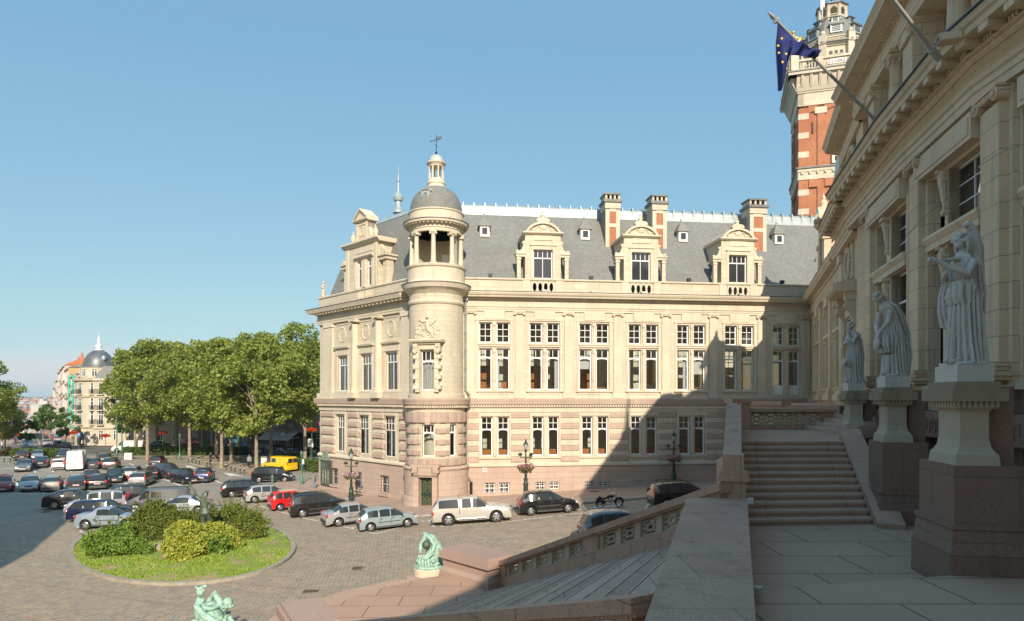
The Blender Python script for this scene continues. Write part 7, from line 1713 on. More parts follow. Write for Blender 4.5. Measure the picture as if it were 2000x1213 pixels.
def hedge(label,a,b,h,th,n,dens_=500,name="hedge"):
 A,B=Vector(G(*a)),Vector(G(*b));L=(B-A).length;d=(B-A)/L;nn=Vector((-d.y,d.x));o=thing(name,(A.x,A.y,gz(*A)),label,"hedge","clipped hedges");rg=np.random.default_rng(int(a[0]))
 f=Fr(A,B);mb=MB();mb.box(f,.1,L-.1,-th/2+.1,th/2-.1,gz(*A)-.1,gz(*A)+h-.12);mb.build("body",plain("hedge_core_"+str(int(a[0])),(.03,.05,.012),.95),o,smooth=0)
 V=[];
 for i in range(n):
  u=rg.uniform(0,L);k=rg.random();w,z=(th/2,rg.uniform(0,h))if k<.5 else(rg.uniform(-th/2,th/2),h)if k<.85 else(-th/2,rg.uniform(0,h));V.append((u,w+rg.normal()*.04,z+rg.normal()*.05))
 mb=MB()
 for(u,w,z)in V:
  c=f.p(u,w,gz(*A)+z);s=.13;e1=Vector(rg.normal(size=3)).normalized()*s;e2=Vector(rg.normal(size=3)).normalized()*s;mb.poly([c-e1,c+e2,c+e1,c-e2])
 mb.build("foliage",HEDGE,o,smooth=0,fix=False)
hedge("dark clipped hedge along the far left edge of the car park",(25,894),(118,894),1.35,.9,2600)
hedge("bright end of the long clipped hedge beside the white van",(243,889),(290,889),1.2,.9,1400)
hedge("long shaded clipped hedge running behind the plane trees",(290,889),(483,889),1.25,.9,3600)
hedge("green hedge between the yellow van and the town hall wing",(572,916),(628,922),1.3,1.2,2200)
hedge("dark hedge strip right of the yellow van by the road",(548,900),(600,900),.9,.8,1000)
def railing(label,pts,h=1.0,sp=1.9):
 P=[Vector(G(*p))for p in pts];o=thing("railing",(P[0].x,P[0].y,gz(*P[0])),label,"railing","thin iron railings")
 posts=[]
 for a,b in zip(P,P[1:]):
  n=max(1,int((b-a).length/sp));posts+=[a+(b-a)*i/n for i in range(n)]
 posts.append(P[-1])
 for q in posts:mb=MB();mb.box(ID,q.x-.03,q.x+.03,q.y-.03,q.y+.03,gz(*q),gz(*q)+h);mb.build("post",IRONB,o,smooth=0)
 mb=MB()
 for a,b in zip(P,P[1:]):
  for z in(.2,.55,h-.02):mb.tube([(a.x,a.y,gz(*a)+z),(b.x,b.y,gz(*b)+z)],.02,5)
 mb.build("rail",IRONB,o)
railing("thin iron railing behind the white tall van",[(160,897),(245,897)])
railing("thin iron railing between the kiosk box and the person in black",[(260,897),(372,897),(420,898)])
railing("dark railing behind the yellow van along the road",[(470,905),(545,903)])
def petals(c,r,n,mat,seed,rz=.7):
 me=leaf_mesh("flowers",seed,[(0,0,0,r)],n,.10,squash=rz);me.materials.append(mat);return me
CT={'hatch':(3.95,1.70,.30,(-1.25,1.22),[(-1.97,.55),(-1.95,.86),(-1.86,1.0),(-1.50,1.38),(-1.15,1.45),(-.2,1.48),(.28,1.43),(1.02,.99),(1.55,.88),(1.85,.72),(1.97,.5)],[(-2,.98),(1.1,.90),(2,.7)],[(-1.42,-.72),(-.64,.06),(.12,.82)],[(-1.84,-1.50),(.32,1.0)]),'sedan':(4.40,1.74,.31,(-1.35,1.33),[(-2.2,.55),(-2.18,.88),(-2.05,1.0),(-1.62,1.04),(-1.02,1.38),(-.5,1.44),(.2,1.42),(.98,.98),(1.75,.86),(2.08,.70),(2.2,.5)],[(-2.2,.97),(1.1,.90),(2.2,.68)],[(-1.25,-.66),(-.58,.08),(.14,.80)],[(-1.58,-1.05),(.26,.96)]),'estate':(4.55,1.76,.31,(-1.38,1.38),[(-2.27,.55),(-2.25,.88),(-2.2,1.0),(-1.85,1.42),(-1.4,1.50),(-.2,1.50),(.3,1.45),(1.08,.99),(1.8,.86),(2.12,.70),(2.27,.5)],[(-2.3,.97),(1.1,.90),(2.3,.68)],[(-1.9,-1.22),(-1.12,-.52),(-.44,.18),(.24,.86)],[(-2.17,-1.87),(.34,1.05)]),'mpv':(4.30,1.78,.32,(-1.32,1.36),[(-2.15,.6),(-2.13,.95),(-2.08,1.05),(-1.82,1.55),(-1.4,1.66),(-.2,1.68),(.45,1.60),(1.32,1.08),(1.8,.92),(2.05,.72),(2.15,.5)],[(-2.2,1.04),(1.3,.98),(2.2,.7)],[(-1.86,-1.22),(-1.12,-.34),(-.24,.5),(.56,1.06)],[(-2.05,-1.84),(.5,1.28)]),'suv':(4.45,1.84,.36,(-1.34,1.38),[(-2.2,.6),(-2.18,1.0),(-2.12,1.1),(-1.85,1.58),(-1.4,1.70),(-.2,1.71),(.35,1.63),(1.05,1.14),(1.8,1.02),(2.12,.82),(2.2,.55)],[(-2.2,1.08),(1.1,1.02),(2.2,.8)],[(-1.86,-1.2),(-1.1,-.4),(-.3,.34),(.42,.92)],[(-2.09,-1.87),(.42,1.02)]),'fast':(4.40,1.78,.33,(-1.36,1.36),[(-2.2,.6),(-2.18,.98),(-2.1,1.05),(-1.2,1.36),(-.5,1.44),(.1,1.42),(1.0,.95),(1.75,.84),(2.08,.68),(2.2,.5)],[(-2.2,1.0),(1.1,.89),(2.2,.68)],[(-1.5,-.9),(-.8,-.1),(-.02,.82)],[(-2.02,-1.25),(.16,.97)]),'coupe':(4.05,1.68,.31,(-1.28,1.24),[(-2.02,.55),(-2.0,.9),(-1.88,.99),(-1.25,1.03),(-.75,1.33),(-.25,1.39),(.1,1.36),(.92,.95),(1.6,.84),(1.9,.68),(2.02,.5)],[(-2.1,.95),(1.1,.89),(2.1,.68)],[(-.62,.78)],[(-1.2,-.78),(.16,.9)]),'cabrio':(4.6,1.78,.32,(-1.4,1.38),[(-2.3,.6),(-2.28,.9),(-2.1,.99),(-1.3,1.0),(-1.25,.80),(.4,.80),(.45,1.3),(1.05,.95),(1.8,.84),(2.15,.68),(2.3,.5)],[(-2.3,.93),(2.3,.7)],[],[(.5,1.02)]),'van':(5.0,1.95,.34,(-1.5,1.55),[(-2.5,.7),(-2.49,1.2),(-2.46,1.88),(-2.3,1.96),(.4,1.98),(.85,1.9),(1.65,1.22),(2.2,1.02),(2.42,.8),(2.5,.5)],[(-2.5,1.15),(1.6,1.12),(2.5,.8)],[(.55,1.25)],[(.9,1.62)]),'tallvan':(5.4,2.05,.35,(-1.7,1.65),[(-2.7,.7),(-2.69,1.3),(-2.66,2.42),(-2.5,2.5),(.3,2.5),(.95,2.3),(1.75,1.35),(2.4,1.1),(2.62,.85),(2.7,.5)],[(-2.7,1.3),(1.7,1.25),(2.7,.8)],[(.7,1.35)],[(1.0,1.72)]),'pickup':(5.25,1.85,.39,(-1.55,1.6),[(-2.6,.7),(-2.58,1.1),(-2.54,1.2),(-2.2,1.68),(-2.0,1.74),(-.78,1.76),(-.74,1.72),(-.4,1.76),(.35,1.73),(1.1,1.2),(2.2,1.08),(2.52,.9),(2.62,.6)],[(-2.6,1.16),(1.1,1.1),(2.6,.85)],[(-2.15,-.86),(-.62,-.02),(.1,.88)],[(-2.5,-2.22),(.42,1.06)]),'city':(3.55,1.6,.29,(-1.12,1.1),[(-1.77,.55),(-1.75,.9),(-1.7,1.0),(-1.52,1.42),(-1.2,1.52),(-.3,1.54),(.25,1.48),(.95,1.0),(1.42,.88),(1.68,.7),(1.77,.5)],[(-1.8,.99),(1.1,.92),(1.8,.7)],[(-1.42,-.92),(-.82,-.2),(-.1,.72)],[(-1.67,-1.54),(.3,.92)]),}
PAINT={}
def paint(rgb,metal=.35):
 k=tuple(rgb)+(metal,)
 if k not in PAINT:PAINT[k]=plain("car_paint_%d"%len(PAINT),rgb,.28,metal,coat=.8,spec=.5)
 return PAINT[k]
TRIM=plain("grey_trim",(.06,.06,.065),.6)
def car_meshes(kind):
 L,Wd,rw,wx,top,belt,sg,tg=CT[kind];zb=.20 if kind not in('pickup','suv','van','tallvan')else.28;R_=rw+.07
 xs=set([p[0]for p in top]+[a for s in sg+tg for a in s]+[-L/2+.12,L/2-.1,-.9,-.4,0,.5])
 for xw in wx:xs|=set(xw+R_*cos(pi*i/8)for i in range(9))
 xs=sorted(x for x in xs if-L/2<=x<=L/2+1e-6);xs=[x for i,x in enumerate(xs)if i==0 or x-xs[i-1]>.012]
 V=[];secs=[]
 for x in xs:
  T=lerp_tab(top,x);B=min(lerp_tab(belt,x),T-.04);e=abs(x)/(L/2);w=Wd/2*(1-.10*e**5-.04*e**2)
  g=max(0,min(1,(T-B-.04)/.30));zz=zb
  for xw in wx:
   d=abs(x-xw)
   if d<R_:zz=max(zz,rw+sqrt(max(0,R_*R_-d*d)))
  z1=max(.42,zz+.02);z2=max(B-.28,z1+.02)
  boxy=kind in('van','tallvan')
  tp=.90 if boxy else.79
  p4=(w*(.93+(tp-.93)*g),T-.03-.05*g);p5=(w*(.74+(tp-.12-.74)*g),T-.005)
  secs.append([(w*.95,zz),(w,z1),(w*1.0,z2),(w*.965,max(B,z2+.01)),(p4[0],max(p4[1],B+.01)),(p5[0],max(p5[1],B+.02)),(0,T+.012)])
 K=7;P=[]
 for x,s in zip(xs,secs):P+=[(x,-y,z)for y,z in s]+[(x,y,z)for y,z in s]
 body,glass=[],[]
 for i in range(len(xs)-1):
  xm=(xs[i]+xs[i+1])/2;ins=any(a-.01<xm<b+.01 for a,b in sg);it=any(a-.01<xm<b+.01 for a,b in tg)
  for side in(0,1):
   for k in range(K-1):
    a=i*2*K+side*K+k;b=a+1;c=(i+1)*2*K+side*K+k+1;d=c-1
    if(k==3 and ins)or(k>=4 and it):glass.append((a,b,c,d))
    else:body.append((a,b,c,d))
 for i in(0,len(xs)-1):o=i*2*K;body.append(tuple([o+k for k in range(K)]+[o+K+k for k in range(K-2,-1,-1)]))
 b=MB();b.add(P,body);me=b.mesh("body",smooth=40)
 import bmesh as bm_
 def fixn(me):
  bm=bm_.new();bm.from_mesh(me);bm_.ops.delete(bm,geom=[v for v in bm.verts if not v.link_faces],context='VERTS');bm_.ops.remove_doubles(bm,verts=bm.verts,dist=.0005);bm_.ops.recalc_face_normals(bm,faces=bm.faces);bm.to_mesh(me);bm.free();me.polygons.foreach_set("use_smooth",[True]*len(me.polygons));me.set_sharp_from_angle(angle=R(38))
 fixn(me);g=MB();g.add(P,glass);gm=g.mesh("window",smooth=40);fixn(gm);gm.materials.append(CGLASS)
 me.materials.append(paint((.5,.5,.5)))
 u=MB();u.box(ID,-L/2+.15,L/2-.15,-Wd/2+.24,Wd/2-.24,zb-.02,.7);um=u.mesh("underbody",smooth=0);um.materials.append(BLACK)
 t=MB();hw=Wd/2
 t.box(ID,-L/2-.03,-L/2+.1,-hw*.8,hw*.8,zb+.05,zb+.28);t.box(ID,L/2-.1,L/2+.03,-hw*.75,hw*.75,zb+.02,zb+.2);t.box(ID,L/2-.14,L/2+.012,-hw*.38,hw*.38,.52,.64)
 for s in(-1,1):t.box(ID,wx[0]+R_+.02,wx[1]-R_-.02,s*hw-.02,s*hw+.012,zb+.02,zb+.12);t.box(ID,wx[0]+.5,wx[1]-.5,s*hw*1.0-.012,s*hw*1.0+.014,.56,.61)
 for xx in[a for a,b in sg]+[b for a,b in sg[-1:]]:
  if kind!='cabrio' and wx[0]+.3<xx<wx[1]-.1:
   for s in(-1,1):t.box(ID,xx-.008,xx+.008,s*hw-.03,s*hw+.004,.42,.88);t.box(ID,xx+.06,xx+.2,s*hw-.03,s*hw+.02,.80,.83)
 tm=t.mesh("bumper_trim",smooth=0);tm.materials.append(TRIM)
 return me,gm,um,tm
def wheel_mesh(rw,wd=.2):
 b=MB();prof=[(rw*.62,-wd/2+.02),(rw*.68,-wd/2),(rw*.95,-wd/2),(rw,-wd/2+.04),(rw,wd/2-.04),(rw*.95,wd/2),(rw*.62,wd/2-.02)]
 n=22;P=[(r*cos(2*pi*i/n),y,r*sin(2*pi*i/n))for i in range(n)for r,y in prof];k=len(prof)
 b.add(P,[(i*k+q,((i+1)%n)*k+q,((i+1)%n)*k+q+1,i*k+q+1)for i in range(n)for q in range(k-1)]);tyre=b.mesh("wheel",smooth=45);tyre.materials.append(RUBBER)
 b=MB()
 for s in(-1,1):
  y=s*(wd/2-.025);n=22;ring=[(rw*.66*cos(2*pi*i/n),y,rw*.66*sin(2*pi*i/n))for i in range(n)];rin=[(rw*.56*cos(2*pi*i/n),y+s*.015,rw*.56*sin(2*pi*i/n))for i in range(n)]
  b.add(ring+rin,[(i,(i+1)%n,n+(i+1)%n,n+i)for i in range(n)],0)
  b.add([(x*.9,y-s*.03,z*.9)for x,_,z in rin],[tuple(range(n))],1)
  for q in range(5):
   a=2*pi*q/5+.3;c,sn=cos(a),sin(a);t=.16*rw
   b.add([(rw*.1*c-t*sn,y+s*.02,rw*.1*sn+t*c),(rw*.1*c+t*sn,y+s*.02,rw*.1*sn-t*c),(rw*.6*c+t*.7*sn,y+s*.012,rw*.6*sn-t*.7*c),(rw*.6*c-t*.7*sn,y+s*.012,rw*.6*sn+t*.7*c)],[(0,1,2,3)],0)
  b.add([(rw*.2*cos(2*pi*i/10),y+s*.028,rw*.2*sin(2*pi*i/10))for i in range(10)],[tuple(range(10))],0)
 rim=b.mesh("rim",smooth=0);rim.materials.append(ALU);rim.materials.append(BLACK);return tyre,rim
CM,WM={},{}
def ell_mesh(name,r,mat):
 b=MB();b.ball((0,0,0),r,12);me=b.mesh(name,smooth=60);me.materials.append(mat);return me
HL=ell_mesh("headlight",(.14,.21,.085),CLEARL);TL=ell_mesh("taillight",(.07,.12,.14),REDL);MR=ell_mesh("mirror",(.07,.11,.075),BLACK)
TLV=ell_mesh("taillight",(.06,.09,.26),REDL)
_b=MB();_b.box(ID,-.008,.008,-.26,.26,-.06,.06,0)
for _i in range(6):_b.box(ID,-.012,.012,-.2+.07*_i,-.16+.07*_i,-.035,.035,1)
PM=_b.mesh("number_plate",smooth=0);PM.materials.append(PLATE);PM.materials.append(PLRED)
def vehicle(kind,px,py,yaw,col,label,cat="car",group="cars parked on the square",metal=.35,extra=(),simple=False,name="parked_car",s=1.0):
 if kind not in CM:CM[kind]=car_meshes(kind)
 L,Wd,rw,wx,top,belt,sg,tg=CT[kind]
 if rw not in WM:WM[rw]=wheel_mesh(rw)
 x,y,_=ground_at(px,py);ray=atan2(y,x);ya=R(yaw);off=(abs(cos(ya-ray))*L/2+abs(sin(ya-ray))*Wd/2)*.82*s
 d=Vector((x,y)).normalized();k=off/max(.3,1.0);x+=d.x*k;y+=d.y*k;x=X_of(px,y)
 o=thing(name,(x,y,gz(x,y)+.015),label,cat,group);o.rotation_euler=(0,0,ya);o.scale=(s,s,s)
 gx=(gz(x+1,y)-gz(x-1,y))/2;o.rotation_euler=(gx*sin(ya)*-1*-1,-gx*cos(ya),ya)
 me,gm,um,tm=CM[kind]
 b=link("body",me,o);b.material_slots[0].link='OBJECT';b.material_slots[0].material=paint(col,metal)
 link("window",gm,o);link("underbody",um,o)
 if 'notrim' not in extra:link("bumper_trim",tm,o)
 tb=lerp_tab(belt,-L/2+.1)
 for xw in wx:
  for sd in(-1,1):
   w=link("wheel",WM[rw][0],o,(xw,sd*(Wd/2-.105),rw));
   if not simple:link("rim",WM[rw][1],w)
 for sd in(-1,1):
  h=link("headlight",HL,o,(L/2-.17,sd*Wd*.36,lerp_tab(top,L/2-.17)-.08));h.rotation_euler=(0,0,-sd*.35)
  hi=kind in('mpv','city','van','tallvan','estate')and 'low' not in extra
  link("taillight",TLV if hi else TL,o,(-L/2+.07,sd*Wd*.43,(1.12 if kind in('mpv','van','tallvan')else 1.0)if hi else.84)).rotation_euler=(0,.12,0)
  if not simple:link("mirror",MR,o,(sg[-1][1]+.02 if sg else.95,sd*(Wd/2+.07),.99 if kind not in('van','tallvan','pickup','suv')else 1.2))
 link("number_plate",PM,o,(-L/2-.035,0,.62 if kind not in('sedan','hatch')else.66));link("number_plate",PM,o,(L/2+.04,0,.40))
 if 'rails' in extra:
  rb=MB();zt=lerp_tab(top,-.5)+.05
  for sd in(-1,1):rb.tube([(-1.5,sd*Wd*.34,zt-.05),(-1.4,sd*Wd*.34,zt+.02),(.2,sd*Wd*.34,zt+.02),(.35,sd*Wd*.34,zt-.06)],.022,5)
  rm=rb.mesh("roof_rail",smooth=40);rm.materials.append(CHROME if 'chrome' in extra else BLACK);link("roof_rail",rm,o)
 if 'softtop' in extra:
  rb=MB();rb.box(ID,-1.0,.32,-.5,.5,lerp_tab(top,-.5)-.01,lerp_tab(top,-.5)+.03);rb.box(ID,-1.68,-1.0,-.5,.5,1.02,1.02);rm=rb.mesh("soft_top",smooth=0);rm.materials.append(plain("cream_soft_top",(.5,.42,.3),.9));link("soft_top",rm,o)
 if kind=='cabrio':
  rb=MB()
  for xx in(-.75,.05):
   for sd in(-.36,.36):rb.cbox(Fr((xx,sd),(xx,sd+1)),-.22,.22,-.12,.1,.5,1.18,.04)
  rb.box(ID,.42,.46,-.7,-.64,.9,1.33);rb.box(ID,.42,.46,.64,.7,.9,1.33);rm=rb.mesh("seat",smooth=20);rm.materials.append(BLACK);link("seat",rm,o)
 if kind=='pickup':
  rb=MB()
  for sd in(-1,1):rb.tube([(-.95,sd*.98,.42),(.95,sd*.98,.42)],.05,8)
  rb.tube([(2.66,-.5,.5),(2.76,-.45,.95),(2.76,.45,.95),(2.66,.5,.5)],.04,8);rb.box(ID,-2.72,-2.55,-.85,.85,.42,.62);rm=rb.mesh("chrome_bars",smooth=50);rm.materials.append(CHROME);link("chrome_bars",rm,o)
  rb=MB();rb.box(ID,-.81,-.77,-.93,.93,.75,1.78);rm=rb.mesh("canopy_joint",smooth=0);rm.materials.append(TRIM);link("canopy_joint",rm,o)
 if kind in('van','tallvan')and 'side' in extra:
  rb=MB()
  for sd in(-1,1):
   yy=sd*Wd/2*.975
   rb.add([(-.4,yy,1.2),(.4,yy,1.2),(.38,yy*.95,1.72),(-.38,yy*.95,1.72)],[(0,1,2,3)]);
  for sd in(-1,1):rb.box(ID,-L/2-.012,-L/2+.02,*sorted((sd*.06,sd*.78)),1.2,1.72)
  rm=rb.mesh("window",smooth=0);rm.materials.append(CGLASS);link("window",rm,o)
 return o
SIL=(.42,.43,.44);SB=(.30,.36,.40);DG=(.06,.063,.068);BK=(.012,.012,.014);NV=(.012,.025,.10);WH=(.72,.71,.68);RD=(.42,.02,.015);GN=(.012,.035,.028)
V=vehicle
V('suv',8,962,-56,(.28,.015,.012),"dark red hatchback at the left edge facing the camera",s=.88)
V('hatch',59,961,-58,(.36,.42,.46),"pale blue silver hatchback facing the camera, second from left edge")
V('hatch',102,961,120,(.33,.33,.30),"pewter silver small hatchback seen from behind with tall red lights",extra=())
V('fast',153,959,118,(.05,.055,.06),"charcoal sloping-back car seen from behind in the front row")
V('hatch',196,957,114,BK,"black hatchback seen from behind, before the maroon car")
V('sedan',178,944,-60,(.20,.012,.015),"maroon car facing the camera, peeping out behind two dark cars",s=.92)
V('sedan',224,944,-62,GN,"bottle green saloon facing the camera")
V('hatch',260,938,106,(.42,.43,.42),"pale silver hatchback half hidden behind the silver estate")
V('estate',279,951,104,(.36,.37,.38),"silver estate with roof rails seen from rear left",extra=('rails','chrome'))
V('cabrio',299,938,108,BK,"black open-top convertible seen from behind")
V('mpv',327,937,-38,(.07,.07,.078),"dark graphite people carrier facing right-front behind the black hatchback")
V('hatch',361,947,-38,BK,"black hatchback with bright headlamps facing the camera, left of the small blue car",s=1.02)
V('city',400,944,103,NV,"small tall dark blue car with roof rails and tall red lights",extra=('rails',))
V('sedan',47,922,-58,(.17,.19,.20),"steel grey saloon facing the camera in the second row")
V('sedan',81,914,122,(.04,.05,.06),"dark slate saloon seen from behind in the second row")
V('city',116,919,118,WH,"small white hatchback left of the tall white van",metal=0,s=.95)
V('tallvan',150,920,118,WH,"tall white panel van seen from behind in the car park",cat="van",metal=0,extra=('notrim',),name="parked_van")
V('sedan',184,917,116,(.08,.08,.085),"dark grey saloon just right of the tall white van",s=.95)
V('hatch',205,907,116,(.02,.02,.028),"near-black car with lit red lamps beyond the brown hatchback")
V('hatch',218,917,112,(.13,.10,.09),"brown-grey hatchback right of the dark saloon")
V('mpv',309,914,104,(.04,.04,.045),"dark small people carrier alone in the back of the car park",s=.9)
V('suv',45,900,122,(.015,.015,.02),"black four-wheel-drive seen from behind against the dark hedge",s=.9)
V('estate',74,898,-58,(.34,.37,.38),"silver estate facing the camera against the dark hedge",s=.9)
V('suv',125,899,-60,(.02,.025,.035),"navy four-wheel-drive facing the camera beside the tall white van",s=.9)
V('fast',150,994,24,(.014,.013,.015),"black sloping-back car seen from the rear left, above the silver people carrier",s=1.05)
V('mpv',190,1003,-158,(.40,.42,.44),"silver people carrier facing left between two dark cars")
V('estate',203,1019,18,(.012,.02,.07),"dark blue estate behind the pale blue coupe",extra=('low',))
V('coupe',218,1036,8,(.34,.42,.50),"pale metallic blue coupe with folded hard top beside the island",s=1.05)
V('suv',268,988,24,(.012,.012,.014),"black sport utility car behind the blue-grey van")
V('van',309,1000,-162,(.14,.15,.17),"blue-grey small panel van facing left with dark side glass",cat="van",extra=('side',),s=.92,name="parked_van")
V('coupe',356,1008,-168,(.44,.46,.50),"silver coupe mostly hidden behind the bronze statue and bushes",s=1.05)
V('estate',483,971,28,BK,"black estate with bright window trim at the left end of the angled bays",extra=('rails','chrome','low'))
V('mpv',534,944,6,(.014,.013,.016),"black people carrier driving in front of the yellow van",name="car",s=1.0)
V('van',545,923,152,(.80,.50,.01),"bright yellow van parked by the green hedge",cat="van",metal=0,extra=('side','notrim'),s=.95,name="parked_van")
V('hatch',524,982,30,(.46,.48,.46),"pale silver-green three-door hatchback right of the black estate")
V('city',570,997,34,(.60,.012,.012),"small bright red car with cream soft top",metal=0,extra=('softtop',))
V('mpv',625,1008,24,(.018,.017,.017),"large black people carrier next to the small red car",s=1.04)
V('sedan',693,1026,30,(.42,.43,.43),"silver saloon behind the pale blue three-door hatchback",extra=())
V('hatch',757,1036,22,(.33,.42,.44),"pale blue-green three-door hatchback nearest the cobbled corner",s=.98)
V('pickup',922,1024,5,(.60,.58,.52),"champagne silver double-cab pickup with canopy by the turret door",cat="pickup",extra=('notrim',),name="parked_pickup")
V('hatch',1070,1006,8,BK,"black hatchback parked along the wing right of the pickup",s=1.06)
V('mpv',1330,993,7,(.012,.013,.018),"dark people carrier with roof rails partly hidden by the sloping balustrade",extra=('rails',),s=1.02)
V('suv',1212,1066,12,(.08,.12,.17),"blue-grey car of which only the roof shows above the sloping balustrade",extra=('rails','chrome'))
V('van',252,884,-172,WH,"white panel van driving left along the far road",cat="van",metal=0,extra=('notrim',),name="van",s=1.0,group="vehicles on the far road")
V('van',366,874,-30,(.36,.012,.01),"red van parked in front of the arched gateway",cat="van",metal=0,name="parked_van",s=.9,group="vehicles on the far road")
V('sedan',305,878,178,BK,"dark low car behind the hedge near the second tree",group="vehicles on the far road",simple=True)
V('suv',461,872,178,(.05,.055,.05),"dark four-wheel-drive at the kerb before the brick-banded house",s=.85,group="vehicles on the far road",simple=True)
V('hatch',478,871,170,(.22,.28,.33),"silver-blue hatchback at the kerb left of the slim white trunk",s=.9,group="vehicles on the far road",simple=True)
V('sedan',532,886,172,BK,"black saloon with red lamps before the cafe terrace",group="vehicles on the far road",simple=True)
V('hatch',498,890,120,(.36,.38,.38),"silver car partly behind the slim white tree trunk",group="vehicles on the far road",simple=True,s=.9)
V('sedan',588,892,175,(.02,.02,.022),"dark car in the shade behind the leaning mottled tree",group="vehicles on the far road",simple=True)
V('estate',91,873,128,(.42,.43,.44),"silver estate driving away down the side street",name="car",group="cars in the downhill street",simple=True,s=.95)
V('suv',112,877,128,(.05,.05,.055),"dark car parked at the right kerb at the top of the street",group="cars in the downhill street",simple=True,s=.9)
V('hatch',128,879,128,(.06,.055,.05),"dark brown car by the young tree before the corner building",group="cars in the downhill street",simple=True,s=.95)
V('hatch',52,876,-52,(.22,.28,.36),"pale blue car at the left kerb at the top of the street",group="cars in the downhill street",simple=True)
cols=[(.05,.05,.055),(.3,.31,.32),(.02,.03,.06),(.03,.2,.25),(.55,.55,.53),(.2,.02,.02),(.1,.1,.1)];wd_=["charcoal","silver","navy","turquoise","white","maroon","grey"];od=["first","second","third","fourth","fifth","sixth","seventh","eighth","ninth","tenth","eleventh","twelfth"]
for i in range(12):
 for sd in(1,-1):
  if sd<0 and i>8:continue
  t=22+i*7.2;q=dsp(t,3.5*sd);cidx=(i*3+(sd>0))%7
  o=V(('hatch','estate','mpv')[i%3],300,900,126 if sd>0 else-54,cols[cidx],"%s car parked %s down the %s side of the street"%(wd_[cidx],od[i],"right" if sd>0 else "left"),group="cars in the downhill street",simple=True)
  o.location=(q[0],q[1],gz(*q)+.03);o.rotation_euler=(0,0,atan2(DD.y,DD.x)+(0 if sd>0 else pi))
x,y,z=ground_at(1191,993);mo=thing("motorcycle",(x,y,z+.01),"dark cruiser motorcycle leaning on its stand by the kerb","motorcycle");mo.rotation_euler=(R(-8),0,R(25))
def part(mb,name,mat,par,smooth=45):me=mb.mesh(name,smooth=smooth);me.materials.append(mat);return link(name,me,par)
b=MB();b.ball((.12,0,.82),(.32,.16,.14),12);part(b,"fuel_tank",paint(BK),mo);b=MB();b.ball((-.4,0,.72),(.34,.16,.08),10);b.ball((-.78,0,.8),(.16,.13,.08),8);part(b,"seat",BLACK,mo)
b=MB();b.box(ID,-.15,.25,-.14,.14,.35,.62);b.lathe((.05,0,.55),[(.13,0),(.15,.04),(.13,.08),(.15,.12),(.1,.2)],10);part(b,"engine",ALU,mo)
b=MB();b.tube([(.2,-.16,.4),(.1,-.2,.28),(-.5,-.22,.28),(-.95,-.22,.34)],[.04,.045,.05,.06],8);part(b,"exhaust",CHROME,mo)
b=MB();[b.tube([(.45,s*.09,1.0),(.82,s*.09,.33)],.028,6)for s in(-1,1)];b.tube([(.25,.42,1.12),(.4,.2,1.08),(.45,0,1.04),(.4,-.2,1.08),(.25,-.42,1.12)],.018,6);part(b,"fork_and_handlebar",CHROME,mo)
b=MB();b.ball((.6,0,.92),(.1,.1,.1),10);part(b,"headlight",CLEARL,mo);b=MB();[b.ball((.3,s*.4,1.3),(.03,.07,.05),8)for s in(-1,1)];part(b,"mirror",CHROME,mo)
b=MB();b.ball((-.7,-.2,.55),(.2,.08,.15),8);b.ball((-.7,.2,.55),(.2,.08,.15),8);b.tube([(-.95,0,.72),(-1.0,0,.62)],.1,8);part(b,"saddlebag",BLACK,mo)
b=MB();[b.tube([(cx_+(r)*cos(t),0,.33+r*sin(t))for t in[pi*i/8 for i in range(9)]],.05,6)for cx_,r in((.82,.38),(-.75,.38))];b.tube([(-.75,0,.33),(-.2,0,.5),(.3,0,.9)],.04,6);part(b,"mudguard",paint(BK),mo)
for cx_ in(.82,-.75):
 b=MB();b.tube([(.29*cos(t),0,.29*sin(t))for t in[2*pi*i/20 for i in range(21)]],.055,8,cap=False);me=b.mesh("wheel",smooth=60);me.materials.append(RUBBER);w=link("wheel",me,mo,(cx_,0,.335))
 b=MB();[b.tube([(.25*cos(pi*i/7),0,.25*sin(pi*i/7)),(-.25*cos(pi*i/7),0,-.25*sin(pi*i/7))],.008,4)for i in range(7)];me=b.mesh("rim",smooth=0);me.materials.append(CHROME);link("rim",me,w)
def fuse(mb,name,mat,parent=None,voxel=.02,smooth_it=2,off=None):
 me=mb.mesh(name+"_raw",off or wloc(parent),0);t=bpy.data.objects.new("tmp_raw",me);COL.objects.link(t)
 m=t.modifiers.new("r",'REMESH');m.mode='VOXEL';m.voxel_size=voxel;s=t.modifiers.new("s",'SMOOTH');s.iterations=smooth_it;s.factor=.5
 dg=bpy.context.evaluated_depsgraph_get();dg.update();nm_=bpy.data.meshes.new_from_object(t.evaluated_get(dg));bpy.data.objects.remove(t);bpy.data.meshes.remove(me)
 nm_.name=name;nm_.polygons.foreach_set("use_smooth",[True]*len(nm_.polygons));nm_.materials.clear();nm_.materials.append(mat)
 return link(name,nm_,parent)
